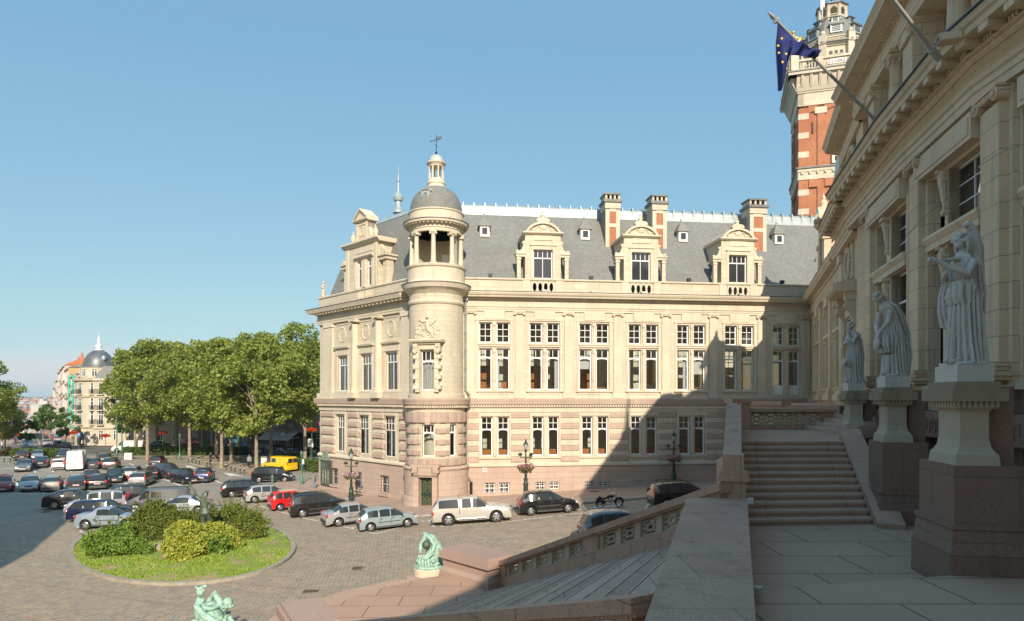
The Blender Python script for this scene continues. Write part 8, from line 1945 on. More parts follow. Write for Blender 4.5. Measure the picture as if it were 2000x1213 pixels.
class Bod:
 """body built along a posed skeleton in its own frame (x right, y forward = facing, z up), then placed"""
 def __init__(s,loc,yaw,h=1.0,fat=1.0):s.fat=fat;s.m=MB();s.M=Matrix.Translation(loc)@Matrix.Rotation(yaw,4,'Z')@Matrix.Scale(h,4);s.h=h
 def P(s,p):return s.M@Vector(p)
 def tube(s,pts,r,n=10):s.m.tube([s.P(p)for p in pts],[q*s.h*s.fat for q in r],n)
 def ball(s,c,r,n=12):
  if not hasattr(r,'__len__'):r=(r,r,r)
  s.m.ball(s.P(c),tuple(q*s.h for q in r),n,rot=s.M.to_3x3().normalized())
 def loft(s,secs,folds=0,amp=.08,n=48,ph=0.0,tw=1.5,seed=1):
  """secs: (cx,cy,z,rx,ry,foldscale)"""
  P=[];rg=random.Random(seed);o=[rg.uniform(.6,1.4)for _ in range(64)]
  for k,(cx,cy,z,rx,ry,fs)in enumerate(secs):
   for i in range(n):
    a=2*pi*i/n;f=1
    if folds:f=1+amp*fs*(abs(sin(folds*a/2+ph+tw*z))*2-1)*o[int(folds*a/2/pi)%64]+amp*.5*fs*sin(5*a+3*z+ph)
    P.append(s.P((cx+rx*f*s.fat*cos(a),cy+ry*f*s.fat*sin(a),z)))
  F=[(k*n+i,k*n+(i+1)%n,(k+1)*n+(i+1)%n,(k+1)*n+i)for k in range(len(secs)-1)for i in range(n)]+[tuple(range(n)),tuple((len(secs)-1)*n+i for i in range(n))]
  s.m.add(P,F)
 def head(s,c,turn=0,nod=0,hair=0,beard=False,r=.105):
  """c: head centre; face looks along +y turned by `turn`, nodding down by `nod`"""
  Mh=Matrix.Translation(c)@Matrix.Rotation(turn,4,'Z')@Matrix.Rotation(-nod,4,'X');H=lambda p:tuple(Mh@Vector(p));k=r/.105
  s.ball(H((0,0,0)),(.078*k,.098*k,.115*k));s.ball(H((0,.03*k,-.055*k)),(.055*k,.065*k,.06*k))
  s.tube([H((0,.085*k,.02*k)),H((0,.112*k,-.02*k))],[.012*k,.019*k],8);s.ball(H((0,.085*k,-.055*k)),(.025*k,.014*k,.01*k),8);s.ball(H((0,.075*k,-.09*k)),(.025*k,.025*k,.022*k),8)
  for q in(-1,1):s.ball(H((q*.032*k,.082*k,.035*k)),(.028*k,.014*k,.008*k),8);s.ball(H((q*.032*k,.08*k,.014*k)),(.014*k,.012*k,.009*k),8);s.ball(H((q*.08*k,0,-.01*k)),(.012*k,.02*k,.03*k),8)
  rg=random.Random(5)
  if hair>=1:
   for i in range(34):
    a=rg.uniform(-2.6,2.6)-pi/2;z=rg.uniform(-.02,.105);rr_=sqrt(max(.02,1-(z/.125)**2))*.088
    if sin(a)>.55 and z<.06:continue
    s.ball(H((rr_*cos(a)*k,rr_*sin(a)*k*1.1,z*k)),(.034*k,.034*k,.028*k),8)
  if beard:
   for i in range(14):s.ball(H((rg.uniform(-.05,.05)*k,rg.uniform(.05,.1)*k,rg.uniform(-.2,-.06)*k)),(.026*k,.024*k,.035*k),8)
 def hand(s,w,d,spread=(1,0,0),curl=.5,k=1.0,up=(0,0,1)):
  """palm and five separate fingers from wrist w pointing along d; `spread` is the axis across the knuckles"""
  w,d,sp,up=Vector(w),Vector(d).normalized(),Vector(spread).normalized(),Vector(up).normalized();k*=.095
  s.tube([w,w+d*k*.9],[.030,.036],8)
  for i,(o_,l_)in enumerate(((-.03,.8),(-.01,.95),(.011,.88),(.031,.68))):
   b=w+d*k*.85+sp*o_;m=b+d*k*l_*.5;e=m+(d*(1-curl)-up*curl).normalized()*k*l_*.5;s.tube([b,m,e],[.0115,.0105,.009],6)
  b=w+d*k*.25-sp*.03;s.tube([b,b-sp*.025+d*k*.3,b-sp*.03+d*k*.65],[.014,.012,.010],6)
def statue_root(i,label):
 f,wd,dp=peds[i];c=f.p(wd/2,-dp*.42,9.38);o=thing("marble_statue",tuple(c),label,"statue","marble statues on the pedestals")
 mb=MB();mb.box(f,.04,wd-.04,-dp+.1,-.06,9.38,9.66);
 mb.cbox(f,.08,wd-.1,-dp+.16,-.12,9.66,9.72,.02);mb.build("base",MARBLE,o,smooth=0);return o,f,Vector((c.x,c.y,9.70))
FACE=R(100)
def robe(b,H,lean=0.0,w=1.0,hips=(0,0),seed=1):
 k=H/2.2;S=[]
 for z,rx,ry,fs,l in((0,.30,.30,.9,0),(.10,.285,.29,1,.02),(.35,.26,.27,1,.05),(.7,.245,.25,1,.12),(1.0,.235,.22,.8,.2),(1.25,.215,.19,.6,.32),(1.42,.185,.155,.5,.45),(1.6,.205,.165,.4,.65),(1.75,.215,.15,.3,.9),(1.86,.14,.11,.1,1.0),(1.93,.065,.065,0,1.05)):
  S.append((hips[0]*(1-abs(z-1)*.6)if z<1.6 else 0,lean*l*l+hips[1]*(z<1.3),z*k,rx*k*w,ry*k*w,fs))
 b.loft(S,folds=17,amp=.17,n=96,seed=seed)
o,f,c=statue_root(2,"nearest white marble statue of a robed woman holding out a stringed instrument")
b=Bod(c,FACE,1.0);robe(b,2.2,.05,.92,seed=3)
b.tube([(0,.02,1.85),(0,.06,2.0)],[.062,.055]);b.head((0,.09,2.10),turn=.15,nod=-.12,hair=1,r=.125)
for i in range(9):a=-pi/2+(i-4)*.42;b.tube([(.11*cos(a),.06+.13*sin(a),2.16),(.13*cos(a),.05+.15*sin(a),2.0),(.10*cos(a)+.02,.03+.14*sin(a),1.84)],[.035,.032,.02],6)
b.tube([(-.20,.02,1.72),(-.26,.20,1.50),(-.14,.42,1.60),(-.08,.60,1.72)],[.075,.062,.048,.036]);b.hand((-.08,.60,1.72),(.1,.9,.35),(0,-.3,1),.7,1.1)
b.tube([(.20,.0,1.72),(.30,.12,1.44),(.15,.28,1.50),(.04,.33,1.56)],[.078,.066,.05,.038]);b.hand((.04,.33,1.56),(-.8,.5,.1),(0,.2,1),.6,1.1)
b.ball((-.02,.20,1.78),(.085,.17,.035));b.tube([(-.03,.3,1.77),(-.05,.68,1.74),(-.05,.76,1.76)],[.022,.02,.04],8);b.tube([(.06,.2,1.66),(-.02,.60,1.50)],[.010,.009],6)
b.loft([(.06,-.16,.05,.22,.10,1),(.06,-.2,.6,.2,.09,1),(.05,-.2,1.2,.2,.09,1),(.03,-.16,1.7,.18,.08,.6),(.0,-.12,1.88,.08,.05,.2)],folds=13,amp=.22,n=72,seed=9)
b.loft([(.2,.1,.62,.10,.14,1),(.24,.1,.9,.12,.16,1),(.26,.08,1.2,.12,.15,1),(.22,.05,1.62,.09,.1,.4)],folds=10,amp=.28,n=72,seed=4)
b.loft([(.02,.10,1.02,.20,.12,1),(0,.10,1.14,.20,.15,1),(-.02,.09,1.26,.20,.14,1),(0,.06,1.42,.195,.13,.6)],folds=9,amp=.2,tw=6,n=72,seed=6)
b.tube([(.07,-.28,.9),(.07,-.30,1.5),(.06,-.28,2.0),(.05,-.2,2.32),(.05,-.08,2.42),(.05,.0,2.36)],[.10,.12,.11,.085,.06,.035],8)
for q in(-1,1):b.ball((q*.09,.24,.04),(.045,.12,.045))
fuse(b.m,"figure",MARBLE,o,.012,1)
o,f,c=statue_root(1,"white marble statue of a stooping woman looking down, holding a mask before her")
b=Bod(c,FACE,1.04);robe(b,2.1,.24,.95,seed=7)
b.tube([(0,.26,1.72),(0,.36,1.86)],[.06,.052]);b.head((0,.43,1.93),turn=.05,nod=.45,hair=1,r=.12);b.ball((0,.30,1.93),(.08,.08,.08));b.ball((0,.22,1.90),(.05,.06,.05))
b.tube([(-.19,.24,1.60),(-.22,.34,1.28),(-.06,.42,1.08),(.02,.42,.98)],[.07,.058,.045,.034]);b.hand((.02,.42,.98),(.3,.2,-.9),(1,0,.3),.35,1.1,up=(0,-1,0))
b.tube([(.19,.24,1.60),(.22,.30,1.26),(.08,.40,1.10),(.0,.44,1.02)],[.07,.058,.045,.034]);b.hand((.0,.44,1.02),(-.2,.3,-.9),(1,0,-.3),.35,1.1,up=(0,-1,0))
b.ball((.0,.46,.80),(.11,.07,.15));b.tube([(0,.5,.7),(0,.48,.56)],[.05,.02],8)
b.loft([(.05,-.22,.02,.23,.13,1),(.05,-.28,.5,.24,.13,1),(.04,-.24,1.0,.24,.12,1),(.02,-.08,1.45,.24,.12,.8),(0,.08,1.72,.20,.12,.5),(0,.2,1.84,.08,.06,.1)],folds=13,amp=.24,n=72,seed=2)
b.loft([(-.02,.22,.55,.2,.12,1),(0,.24,.75,.24,.16,1),(0,.2,1.0,.23,.15,1)],folds=11,amp=.22,n=72,tw=4,seed=8);b.ball((-.08,.30,.05),(.05,.13,.05));b.tube([(-.08,.24,.08),(-.09,.2,.5)],[.06,.08])
fuse(b.m,"figure",MARBLE,o,.014,1)
o,f,c=statue_root(0,"farthest white marble statue of a bearded old man with hand raised to his chin")
b=Bod(c,FACE,1.02);robe(b,2.15,.08,1.0,seed=5)
b.tube([(0,.06,1.84),(0,.1,1.96)],[.07,.06]);b.head((0,.13,2.05),turn=.1,nod=.2,hair=1,beard=True,r=.125)
b.tube([(-.2,.05,1.70),(-.24,.22,1.42),(-.1,.30,1.60),(-.03,.27,1.78)],[.085,.07,.055,.04]);b.hand((-.03,.27,1.78),(.2,.1,.9),(1,.2,0),.7,1.1)
b.tube([(.2,.05,1.70),(.26,.16,1.42),(.08,.34,1.40),(-.06,.38,1.42)],[.085,.07,.055,.04]);b.hand((-.06,.38,1.42),(-.9,.2,.1),(0,.2,1),.7,1.1)
b.loft([(.04,-.2,.05,.2,.1,1),(.04,-.22,.9,.2,.1,1),(.02,-.15,1.5,.22,.11,.8),(0,-.05,1.8,.16,.1,.3)],folds=12,amp=.24,n=72,seed=3)
b.tube([(-.1,.3,.62),(-.14,.46,.75),(-.1,.5,.55)],[.12,.11,.07]);b.ball((-.14,.50,.70),(.10,.07,.14));b.tube([(-.1,.28,.7),(-.1,.22,.1)],[.1,.07]);b.ball((-.1,.3,.05),(.05,.13,.05));b.ball((.1,.24,.05),(.05,.12,.05))
fuse(b.m,"figure",MARBLE,o,.018,1)
c=FB.p(.5,-.1,19.2);b=Bod(c,R(-130),.95);robe(b,1.55,0,1.0,seed=2);b.head((0,.02,1.5),hair=1,r=.13);b.tube([(-.15,0,1.2),(-.3,0,1.45),(-.1,0,1.65)],[.07,.06,.05]);b.tube([(.15,0,1.2),(.26,.1,.95),(.1,.2,.9)],[.07,.06,.05]);b.ball((-.1,-.1,1.62),.12)
fuse(b.m,"parapet_figure",CREAM2,W_,.035,1)
yy=40.3;sx=X_of(399,yy);zf=Z_of(1050,yy)
o=thing("bronze_statue",(sx,yy,gz(sx,yy)+.3),"green-brown bronze nude dancer seen from behind, one arm raised, among the shrubs","statue")
mb=MB();rg=random.Random(6)
for i in range(10):mb.ball((sx+rg.uniform(-.2,.25),yy+rg.uniform(-.2,.2),zf-.2-.14*i),(.38,.36,.22),10)
fuse(mb,"rock_base",BRONZE,o,.05,1)
b=Bod(Vector((sx,yy,zf+.12)),0,1.5,1.16)
hip=(.02,0,.98)
b.loft([(.0,0,.84,.165,.13,0),(.02,-.01,.93,.185,.15,0),(.02,0,1.02,.16,.12,0),(.0,.01,1.12,.125,.095,0),(-.02,.02,1.24,.14,.10,0),(-.03,.03,1.36,.165,.105,0),(-.03,.04,1.44,.15,.09,0),(-.03,.05,1.49,.06,.055,0)],n=24)
for q in(-1,1):b.ball((.02+q*.085,-.06,.90),(.10,.10,.11))
b.tube([(-.07,0,.88),(-.05,.05,.50),(.02,-.04,.08)],[.105,.068,.042]);b.tube([(.11,0,.88),(.17,.10,.55),(.14,-.12,.22)],[.105,.068,.045])
b.tube([(-.05,.05,.5),(-.0,-.02,.32),(.02,-.04,.08)],[.064,.062,.04]);b.ball((.02,.04,.03),(.04,.11,.035));b.ball((.15,-.15,.16),(.04,.07,.05))
b.tube([(-.03,.05,1.47),(0,.06,1.57)],[.048,.045]);b.head((.02,.08,1.66),turn=-.5,nod=.1,r=.105)
b.tube([(-.16,.03,1.43),(-.33,.02,1.58),(-.40,.0,1.82),(-.52,-.02,2.00)],[.055,.046,.038,.026]);b.hand((-.52,-.02,2.0),(-.35,0,.9),(1,0,.3),.3,1.0,up=(0,1,0))
b.tube([(.13,.03,1.42),(.30,.0,1.30),(.48,-.03,1.24),(.62,-.04,1.23)],[.055,.045,.036,.026]);b.hand((.62,-.04,1.23),(.9,0,.1),(0,1,.1),.4)
rg=random.Random(3)
for i in range(16):a=rg.uniform(-1.3,1.3);b.tube([(.02+.07*sin(a),.06-.06*cos(a),1.70),(.0+.10*sin(a),-.05,1.58),(-.02+.10*sin(a)+rg.uniform(-.02,.02),-.07,1.42),(-.02+.07*sin(a),-.08,rg.uniform(1.18,1.3))],[.035,.032,.026,.012],6)
for i in range(8):b.ball((.02+rg.uniform(-.06,.08),.06+rg.uniform(-.06,.03),1.74+rg.uniform(-.02,.05)),(.05,.05,.035))
fuse(b.m,"figure",BRONZE,o,.016,1)
def green1(c,zt):
 o=thing("green_sculpture",(c[0],c[1],zt),"hooded green bronze sculpture curled over a grey ball, beside the lit end block","sculpture","verdigris sculptures at the stair foot");x,y=c;mb=MB();rg=random.Random(12)
 mb.lathe((x,y,zt),[(.66,0),(.70,.04),(.66,.12),(.55,.14)],24)
 for i in range(60):a=rg.uniform(0,6.28);r=rg.uniform(.3,.58);mb.ball((x+r*cos(a),y+r*sin(a),zt+rg.uniform(.08,.42)),(rg.uniform(.06,.14),rg.uniform(.06,.14),rg.uniform(.05,.16)),8)
 mb.tube([(x+.15,y+.05,zt),(x+.2,y+.05,zt+.5),(x+.25,y+.05,zt+.95),(x+.08,y,zt+1.35),(x-.12,y-.05,zt+1.48)],[.5,.42,.36,.24,.12],12)
 mb.tube([(x+.42,y-.05,zt+.2),(x+.48,y,zt+.75),(x+.38,y,zt+1.15)],[.2,.2,.14],10)
 for k in range(3):mb.tube([(x+.34-.05*k,y-.3,zt+1.2-.06*k),(x+.22,y-.45,zt+.86-.07*k),(x-.1,y-.5,zt+.60-.05*k),(x-.45,y-.42,zt+.62-.03*k)],[.08,.09,.08,.05],8)
 mb.tube([(x-.12,y-.1,zt+1.48),(x-.34,y-.25,zt+1.1),(x-.38,y-.35,zt+.72)],[.12,.10,.09],8);mb.tube([(x-.1,y-.1,zt+1.5),(x+.1,y-.3,zt+1.38),(x+.25,y-.32,zt+1.15)],[.1,.1,.1],8)
 for i in range(5):mb.ball((x-.15+rg.uniform(-.1,.1),y-.05,zt+1.55+rg.uniform(-.05,.06)),.07,8)
 for k in range(4):mb.tube([(x-.35+.12*k,y-.45,zt+.55),(x-.38+.14*k,y-.5,zt+.3),(x-.3+.12*k,y-.5,zt+.1)],[.06,.07,.06],6)
 fuse(mb,"drapery",COPPER,o,.022,1);mb=MB();mb.ball((x-.08,y-.38,zt+1.12),.20,20);mb.build("ball",BRONZE,o,smooth=60)
green1(S1,zt1)
def green2(c,zt):
 o=thing("green_sculpture",(c[0],c[1],zt),"green group with a ring, a crouching child and scrolls at the bottom edge","sculpture","verdigris sculptures at the stair foot");x,y=c;mb=MB();rg=random.Random(9)
 mb.lathe((x,y,zt),[(.7,0),(.72,.05),(.6,.14)],24);mb.tube([(x,y,zt),(x-.05,y,zt+.5),(x-.1,y,zt+.85)],[.55,.42,.3],12)
 for i in range(50):a=rg.uniform(0,6.28);r=rg.uniform(.25,.6);mb.ball((x+r*cos(a),y+r*sin(a),zt+rg.uniform(.08,.6)),(rg.uniform(.06,.14),.09,rg.uniform(.06,.16)),8)
 mb.tube([(x+.22*cos(t)-.05,y-.1+.16*sin(t),zt+1.0+.03*sin(t))for t in[2*pi*i/20 for i in range(21)]],.075,8)
 mb.tube([(x-.5,y-.15,zt+1.0),(x-.1,y-.45,zt+.78),(x+.35,y-.5,zt+.55),(x+.75,y-.3,zt+.42)],[.1,.12,.13,.08],8)
 mb.tube([(x-.45,y,zt+.6),(x-.48,y,zt+1.0),(x-.42,y,zt+1.25)],[.16,.17,.13],10);mb.ball((x-.42,y-.02,zt+1.47),(.15,.14,.16),12)
 for i in range(18):mb.ball((x-.42+rg.uniform(-.14,.14),y+rg.uniform(-.1,.1),zt+1.5+rg.uniform(-.05,.14)),.055,6)
 mb.tube([(x-.2,y+.1,zt+1.1),(x+.02,y+.05,zt+1.38),(x+.25,y,zt+1.05),(x+.45,y-.05,zt+.85)],[.1,.12,.12,.1],8)
 mb.ball((x+.52,y-.1,zt+1.12),.17,14)
 for i in range(8):a=2*pi*i/8;mb.ball((x+.52+.17*cos(a),y-.1+.12*sin(a),zt+1.0),.06,6)
 mb.ball((x-.55,y-.2,zt+.4),(.2,.15,.2),10);fuse(mb,"group",COPPER,o,.022,1)
green2(S2,zt2)
def person(label,px,py,yaw,top,legs,hair,hgt=1.68,bag=None,walk=.12,skirt=False):
 x,y,z=ground_at(px,py);z+=.13 if px>570 else.03;o=thing("person",(x,y,z),label,"person");k=hgt/1.72;SK=plain("skin_%d"%px,(.42,.24,.16),.6)
 b=Bod(Vector((x,y,z)),yaw,k)
 b.tube([(-.09,0,.90),(-.10,walk,.48),(-.10,walk*1.3,.07)],[.085,.058,.04]);b.tube([(.09,0,.90),(.10,-walk*.5,.48),(.10,-walk*1.4,.08)],[.085,.058,.04]);b.ball((-.10,walk*1.3+.07,.045),(.045,.12,.04));b.ball((.10,-walk*1.4+.06,.05),(.045,.12,.04))
 b.loft([(0,0,.84,.16,.12,0),(0,0,.98,.155,.11,0),(0,0,1.12,.14,.10,0),(0,0,1.3,.17,.11,0),(0,0,1.42,.165,.095,0),(0,0,1.48,.07,.06,0)],n=20)
 b.tube([(0,0,1.46),(0,.01,1.54)],[.052,.048]);b.head((0,.02,1.62),r=.103)
 b.tube([(-.18,0,1.41),(-.23,-.02,1.14),(-.22,.07,.92)],[.052,.042,.03]);b.tube([(.18,0,1.41),(.23,.02,1.14),(.2,.13,.95)],[.052,.042,.03]);b.hand((-.22,.07,.92),(0,.1,-1),(0,1,0),.2);b.hand((.2,.13,.95),(0,.3,-1),(0,1,0),.2)
 fuse(b.m,"body",SK,o,.018,1)
 def cloth(fn,name,mat):c=Bod(Vector((x,y,z)),yaw,k);fn(c);fuse(c.m,name,mat,o,.02,1)
 def shirt(c):
  c.loft([(0,0,.86,.185,.14,0),(0,0,.98,.175,.13,0),(0,0,1.12,.16,.12,0),(0,0,1.3,.185,.125,0),(0,0,1.42,.18,.11,0),(0,0,1.49,.08,.07,0)],n=20)
  c.tube([(-.17,0,1.41),(-.235,-.02,1.14),(-.225,.05,1.0)],[.065,.055,.045]);c.tube([(.17,0,1.41),(.235,.02,1.14),(.21,.1,1.0)],[.065,.055,.045])
 def trouser(c):
  c.loft([(0,0,.82,.17,.13,0),(0,0,.98,.165,.125,0)],n=20);c.tube([(-.09,0,.90),(-.10,walk,.48),(-.10,walk*1.3,.10)],[.1,.075,.06]);c.tube([(.09,0,.90),(.10,-walk*.5,.48),(.10,-walk*1.4,.11)],[.1,.075,.06])
 cloth(shirt,"top",top);cloth(trouser,"trousers",legs)
 c=Bod(Vector((x,y,z)),yaw,k);c.ball((0,-.005,1.66),(.095,.11,.105));c.ball((0,-.05,1.6),(.085,.07,.10));fuse(c.m,"hair",hair,o,.018,1)
 if bag:m=MB();q=Bod(Vector((x,y,z)),yaw,k);p=q.P((-.27,.05,.85));m.ball(p,(.08,.16,.14),10);m.tube([q.P((-.27,-.05,.95)),q.P((-.18,0,1.42)),q.P((-.27,.12,.95))],.012,5);m.build("bag",bag,o)
 return o
GCL=plain("grey_cloth",(.25,.25,.26),.9);DCL=plain("dark_cloth",(.02,.02,.025),.9);WCL=plain("white_cloth",(.65,.65,.65),.9);JEAN=plain("blue_jeans",(.06,.10,.18),.9);HRD=plain("dark_hair",(.012,.009,.008),.6)
person("woman in a loose grey outfit with dark curly hair standing by the plaque",613,957,R(-100),GCL,plain("grey_blue_trousers",(.2,.24,.3),.9),HRD,1.66,bag=BLACK,walk=.05)
person("person in white top and jeans walking by the green hedge",591,923,R(-40),WCL,JEAN,HRD,1.75,walk=.22)
person("person all in black standing under the plane trees by the bollards",411,911,R(-95),DCL,DCL,HRD,1.82,walk=.04)
person("person in dark clothes on the left pavement behind the flowers",30,872,R(-60),DCL,JEAN,HRD,1.7,walk=.1)
person("person in a white shirt at the far left edge beside the planters",4,880,R(-60),WCL,DCL,HRD,1.7,walk=.1)
person("man in blue jeans crossing the road behind the hedge near the slim white trunk",486,886,R(-30),GCL,JEAN,HRD,1.75,walk=.22)
person("woman in white top and dark trousers on the pavement by the corner building",160,876,R(-60),WCL,DCL,HRD,1.65,walk=.15)
person("man in grey walking under the trees near the information panel",487,915,R(190),GCL,DCL,HRD,1.78,walk=.2)
person("person seated-looking dark figure standing at the cafe front",541,880,R(-90),DCL,DCL,HRD,1.7,walk=.05)["label"]="person in dark clothes standing at the cafe front"
fl_c=leaf_mesh("flowers",31,[(.30*cos(i*.785),.30*sin(i*.785),-.02-.05*(i%2),.24)for i in range(8)],1500,.085,squash=.8);fl_c.materials.append(FLPINK)
fg_c=leaf_mesh("leaves",32,[(.28*cos(i*.785),.28*sin(i*.785),-.10,.24)for i in range(8)],700,.10,squash=.9);fg_c.materials.append(LEAFO)
def ornate_lamp(px,py,label,z_add=.13):
 x,y,z=ground_at(px,py);z+=z_add;o=thing("street_lamp",(x,y,z),label,"street lamp","ornate lamps along the wing");q=(x,y,z)
 mb=MB();mb.lathe(q,[(.26,0),(.26,.12),(.2,.16),(.2,.75),(.24,.8),(.17,.9),(.15,1.15),(.19,1.2),(.12,1.3)],16);mb.build("base",IRON,o)
 mb=MB();mb.lathe(q,[(.11,1.3),(.10,1.6),(.13,1.65),(.08,1.75),(.065,2.9),(.09,2.95),(.06,3.05),(.05,3.5),(.09,3.55),(.12,3.62),(.05,3.7)],12);mb.build("post",IRON,o)
 mb=MB();mb.tube([(x-.48,y,z+3.02),(x+.48,y,z+3.02)],.028,6);[mb.tube([(x+s*.46,y,z+3.02),(x+s*.46,y,z+3.22)],.03,6)for s in(-1,1)];[mb.lathe((x+s*.46,y,z+3.2),[(.03,0),(.17,.05),(.18,.12),(.08,.2),(.02,.22)],10)for s in(-1,1)];mb.build("cross_arm",IRON,o)
 mb=MB();mb.lathe(q,[(.09,3.7),(.17,4.12)],6);mb.build("lantern_glass",plain("lantern_glass_%d"%px,(.5,.55,.55),.15,spec=.8),o,smooth=0)
 mb=MB();mb.lathe(q,[(.2,4.12),(.2,4.16),(.11,4.3),(.12,4.34),(.05,4.4),(.06,4.5),(.0,4.58)],12)
 for i in range(6):a=pi/3*i;mb.tube([(x+.092*cos(a),y+.092*sin(a),z+3.7),(x+.172*cos(a),y+.172*sin(a),z+4.13)],.012,4)
 mb.build("lantern_cap",IRON,o)
 bk=MB();bk.lathe((x,y,z+2.25),[(.12,-.25),(.36,-.05),(.42,.08),(.1,.1)],14);bo=bk.build("flower_basket",BLACK,o)
 a=link("flowers",fl_c,bo,(0,0,2.25+.1));a2=link("leaves",fg_c,bo,(0,0,2.25+.1));a.scale=a2.scale=(1.25,1.25,1.2);return o
ornate_lamp(686,984,"ornate dark green street lamp with pink flower ring before the wing's end face")
ornate_lamp(1027,967,"ornate street lamp with flower ring between the pickup and the black hatchback")
ornate_lamp(1316,950,"ornate street lamp with flower ring behind the dark people carrier")
def simple_lamp(px,py,h,label,mat=GREENP):
 x,y,z=ground_at(px,py);o=thing("street_lamp",(x,y,z),label,"street lamp","plain green lamp posts");mb=MB();mb.lathe((x,y,z),[(.2,0),(.2,.8),(.1,.95),(.07,1.2),(.055,h-.7),(.09,h-.65)],10);mb.build("post",mat,o);mb=MB();mb.lathe((x,y,z),[(.08,h-.65),(.16,h-.25),(.2,h-.22),(.1,h-.05),(.03,h)],8);mb.build("lantern",mat,o,smooth=0);return o
simple_lamp(589,948,3.6,"green lamp post with a pink round sign beside the walking person")
simple_lamp(351,899,3.9,"green lamp post in front of the red van")
for px,py,h,lb in((228,896,8.2,"tall bare green pole in front of the white van"),(238,884,8.4,"second tall green pole just behind the first by the corner building")):
 x,y,z=ground_at(px,py);mb=MB();mb.lathe((x,y,z),[(.16,0),(.14,1.2),(.09,1.3),(.07,h)],10);o=mb.build("mast",GREENP);tag(o,lb,"pole")
bm_=MB();bm_.lathe((0,0,0),[(.11,0),(.11,.1),(.085,.14),(.08,.78),(.1,.82),(.08,.9),(.0,.94)],10);bme=bm_.mesh("bollard",smooth=40);bme.materials.append(IRON);bm_=MB();bm_.lathe((0,0,.68),[(.088,0),(.088,.08)],10);bws=bm_.mesh("reflective_band",smooth=40);bws.materials.append(WHITE)
bp=[(368,903),(375,905),(382,906.5),(389,908),(404,912),(413,914),(442,918),(451,920),(459,922),(469,925),(477,926)]
ow_=["first","second","third","fourth","fifth","sixth","seventh","eighth","ninth","tenth","eleventh"]
for i,(px,py)in enumerate(bp):
 x,y,z=ground_at(px,py);o=link("bollard",bme,None,(x,y,z));tag(o,"dark green bollard, %s from the left along the gravel edge"%ow_[i],"bollard","bollards edging the gravel walk");link("reflective_band",bws,o)
for i,(px,py)in enumerate(((8,903),(20,903),(27,901))):
 x,y,z=ground_at(px,py);o=link("bollard",bme,None,(x,y,z));tag(o,"dark bollard, %s from the left edge beside the dark hedge"%ow_[i],"bollard","bollards at the left edge");link("reflective_band",bws,o)
x,y,z=ground_at(532,947);mb=MB();mb.lathe((x,y,z),[(.2,0),(.2,.15),(.13,.2),(.13,.75),(.19,.8),(.15,.95),(.05,1.02),(.08,1.1),(0,1.15)],12);tag(mb.build("stout_bollard",GREENP),"stout green bollard between the two black cars at the pavement tip","bollard")
x,y,z=ground_at(252,897);o=thing("utility_box",(x,y,z),"small white scribbled utility box beside the leftmost front tree","box");mb=MB();mb.box(ID,x-.55,x+.55,y-.3,y+.3,z,z+.95);mb.build("cabinet",WHITE,o,smooth=0);mb=MB();[mb.tube([(x-.4+.3*i,y-.31,z+.3),(x-.25+.3*i,y-.315,z+.6),(x-.3+.3*i,y-.31,z+.7)],.03,4)for i in range(3)];mb.build("scribble",BLACK,o)
x,y,z=ground_at(515,916);o=thing("information_column",(x,y,z),"grey information panel left of the yellow van","sign");mb=MB();mb.box(ID,x-.45,x+.45,y-.1,y+.1,z,z+1.6,0);mb.box(ID,x-.38,x+.38,y-.115,y-.1,z+.2,z+1.4,1);mb.build("panel",[PIPE,WHITE],o,smooth=0)
def sign(px,py,h,kind,label,wd=.6):
 x,y,z=ground_at(px,py);o=thing("road_sign",(x,y,z),label,"sign","road signs");mb=MB();mb.tube([(x,y,z),(x,y,z+h)],.03,6);mb.build("post",ALU,o);mb=MB();f=Fr((x,y),(x+1,y-.1));hw=wd/2
 if kind=='arrow':
  mb.prism(f,[(hw*cos(t),h-hw+hw*sin(t))for t in[2*pi*i/20 for i in range(20)]],.03,.05,0);mb.prism(f,[(-.15,h-hw+.12),(.02,h-hw-.05),(-.08,h-hw-.12),(.15,h-hw-.14),(.14,h-hw+.08),(.07,h-hw),(-.1,h-hw+.17)],.05,.06,1)
  ms=[BLUEP,WHITE]
 elif kind=='P':
  mb.box(f,-hw,hw,.03,.05,h-wd,h,0);mb.box(f,-.12,-.05,.05,.06,h-wd+.08,h-.08,1);mb.box(f,-.05,.12,.05,.06,h-.15,h-.08,1);mb.box(f,-.05,.12,.05,.06,h-wd*.55,h-wd*.55+.07,1);mb.box(f,.06,.13,.05,.06,h-wd*.55,h-.1,1);ms=[BLUEP,WHITE]
 elif kind=='white':
  mb.box(f,-hw,hw,.03,.05,h-1.2,h,0);mb.box(f,-.2,.2,.05,.055,h-.5,h-.3,1);mb.box(f,-.15,.15,.05,.055,h-.8,h-.65,1);ms=[WHITE,PIPE]
 elif kind=='round':
  mb.prism(f,[(hw*cos(t),h-hw+hw*sin(t))for t in[2*pi*i/20 for i in range(20)]],.03,.05,0);mb.prism(f,[(hw*.74*cos(t),h-hw+hw*.74*sin(t))for t in[2*pi*i/20 for i in range(20)]],.05,.058,1);mb.add([f.p(-.2,.062,h-hw+.15),f.p(-.14,.062,h-hw+.2),f.p(.2,.062,h-hw-.15),f.p(.14,.062,h-hw-.2)],[(0,1,2,3)],0);ms=[REDL,BLUEP]
 else:mb.prism(f,[(-hw,h),(hw,h),(0,h-wd*.87)],.03,.05,0);ms=[WHITE]
 mb.build("plate",ms,o,smooth=0);return o
sign(478,884,1.9,'arrow',"round blue keep-left arrow sign at the road behind the trees",.8);sign(154,880,3.1,'P',"blue square parking sign before the corner building",.7)
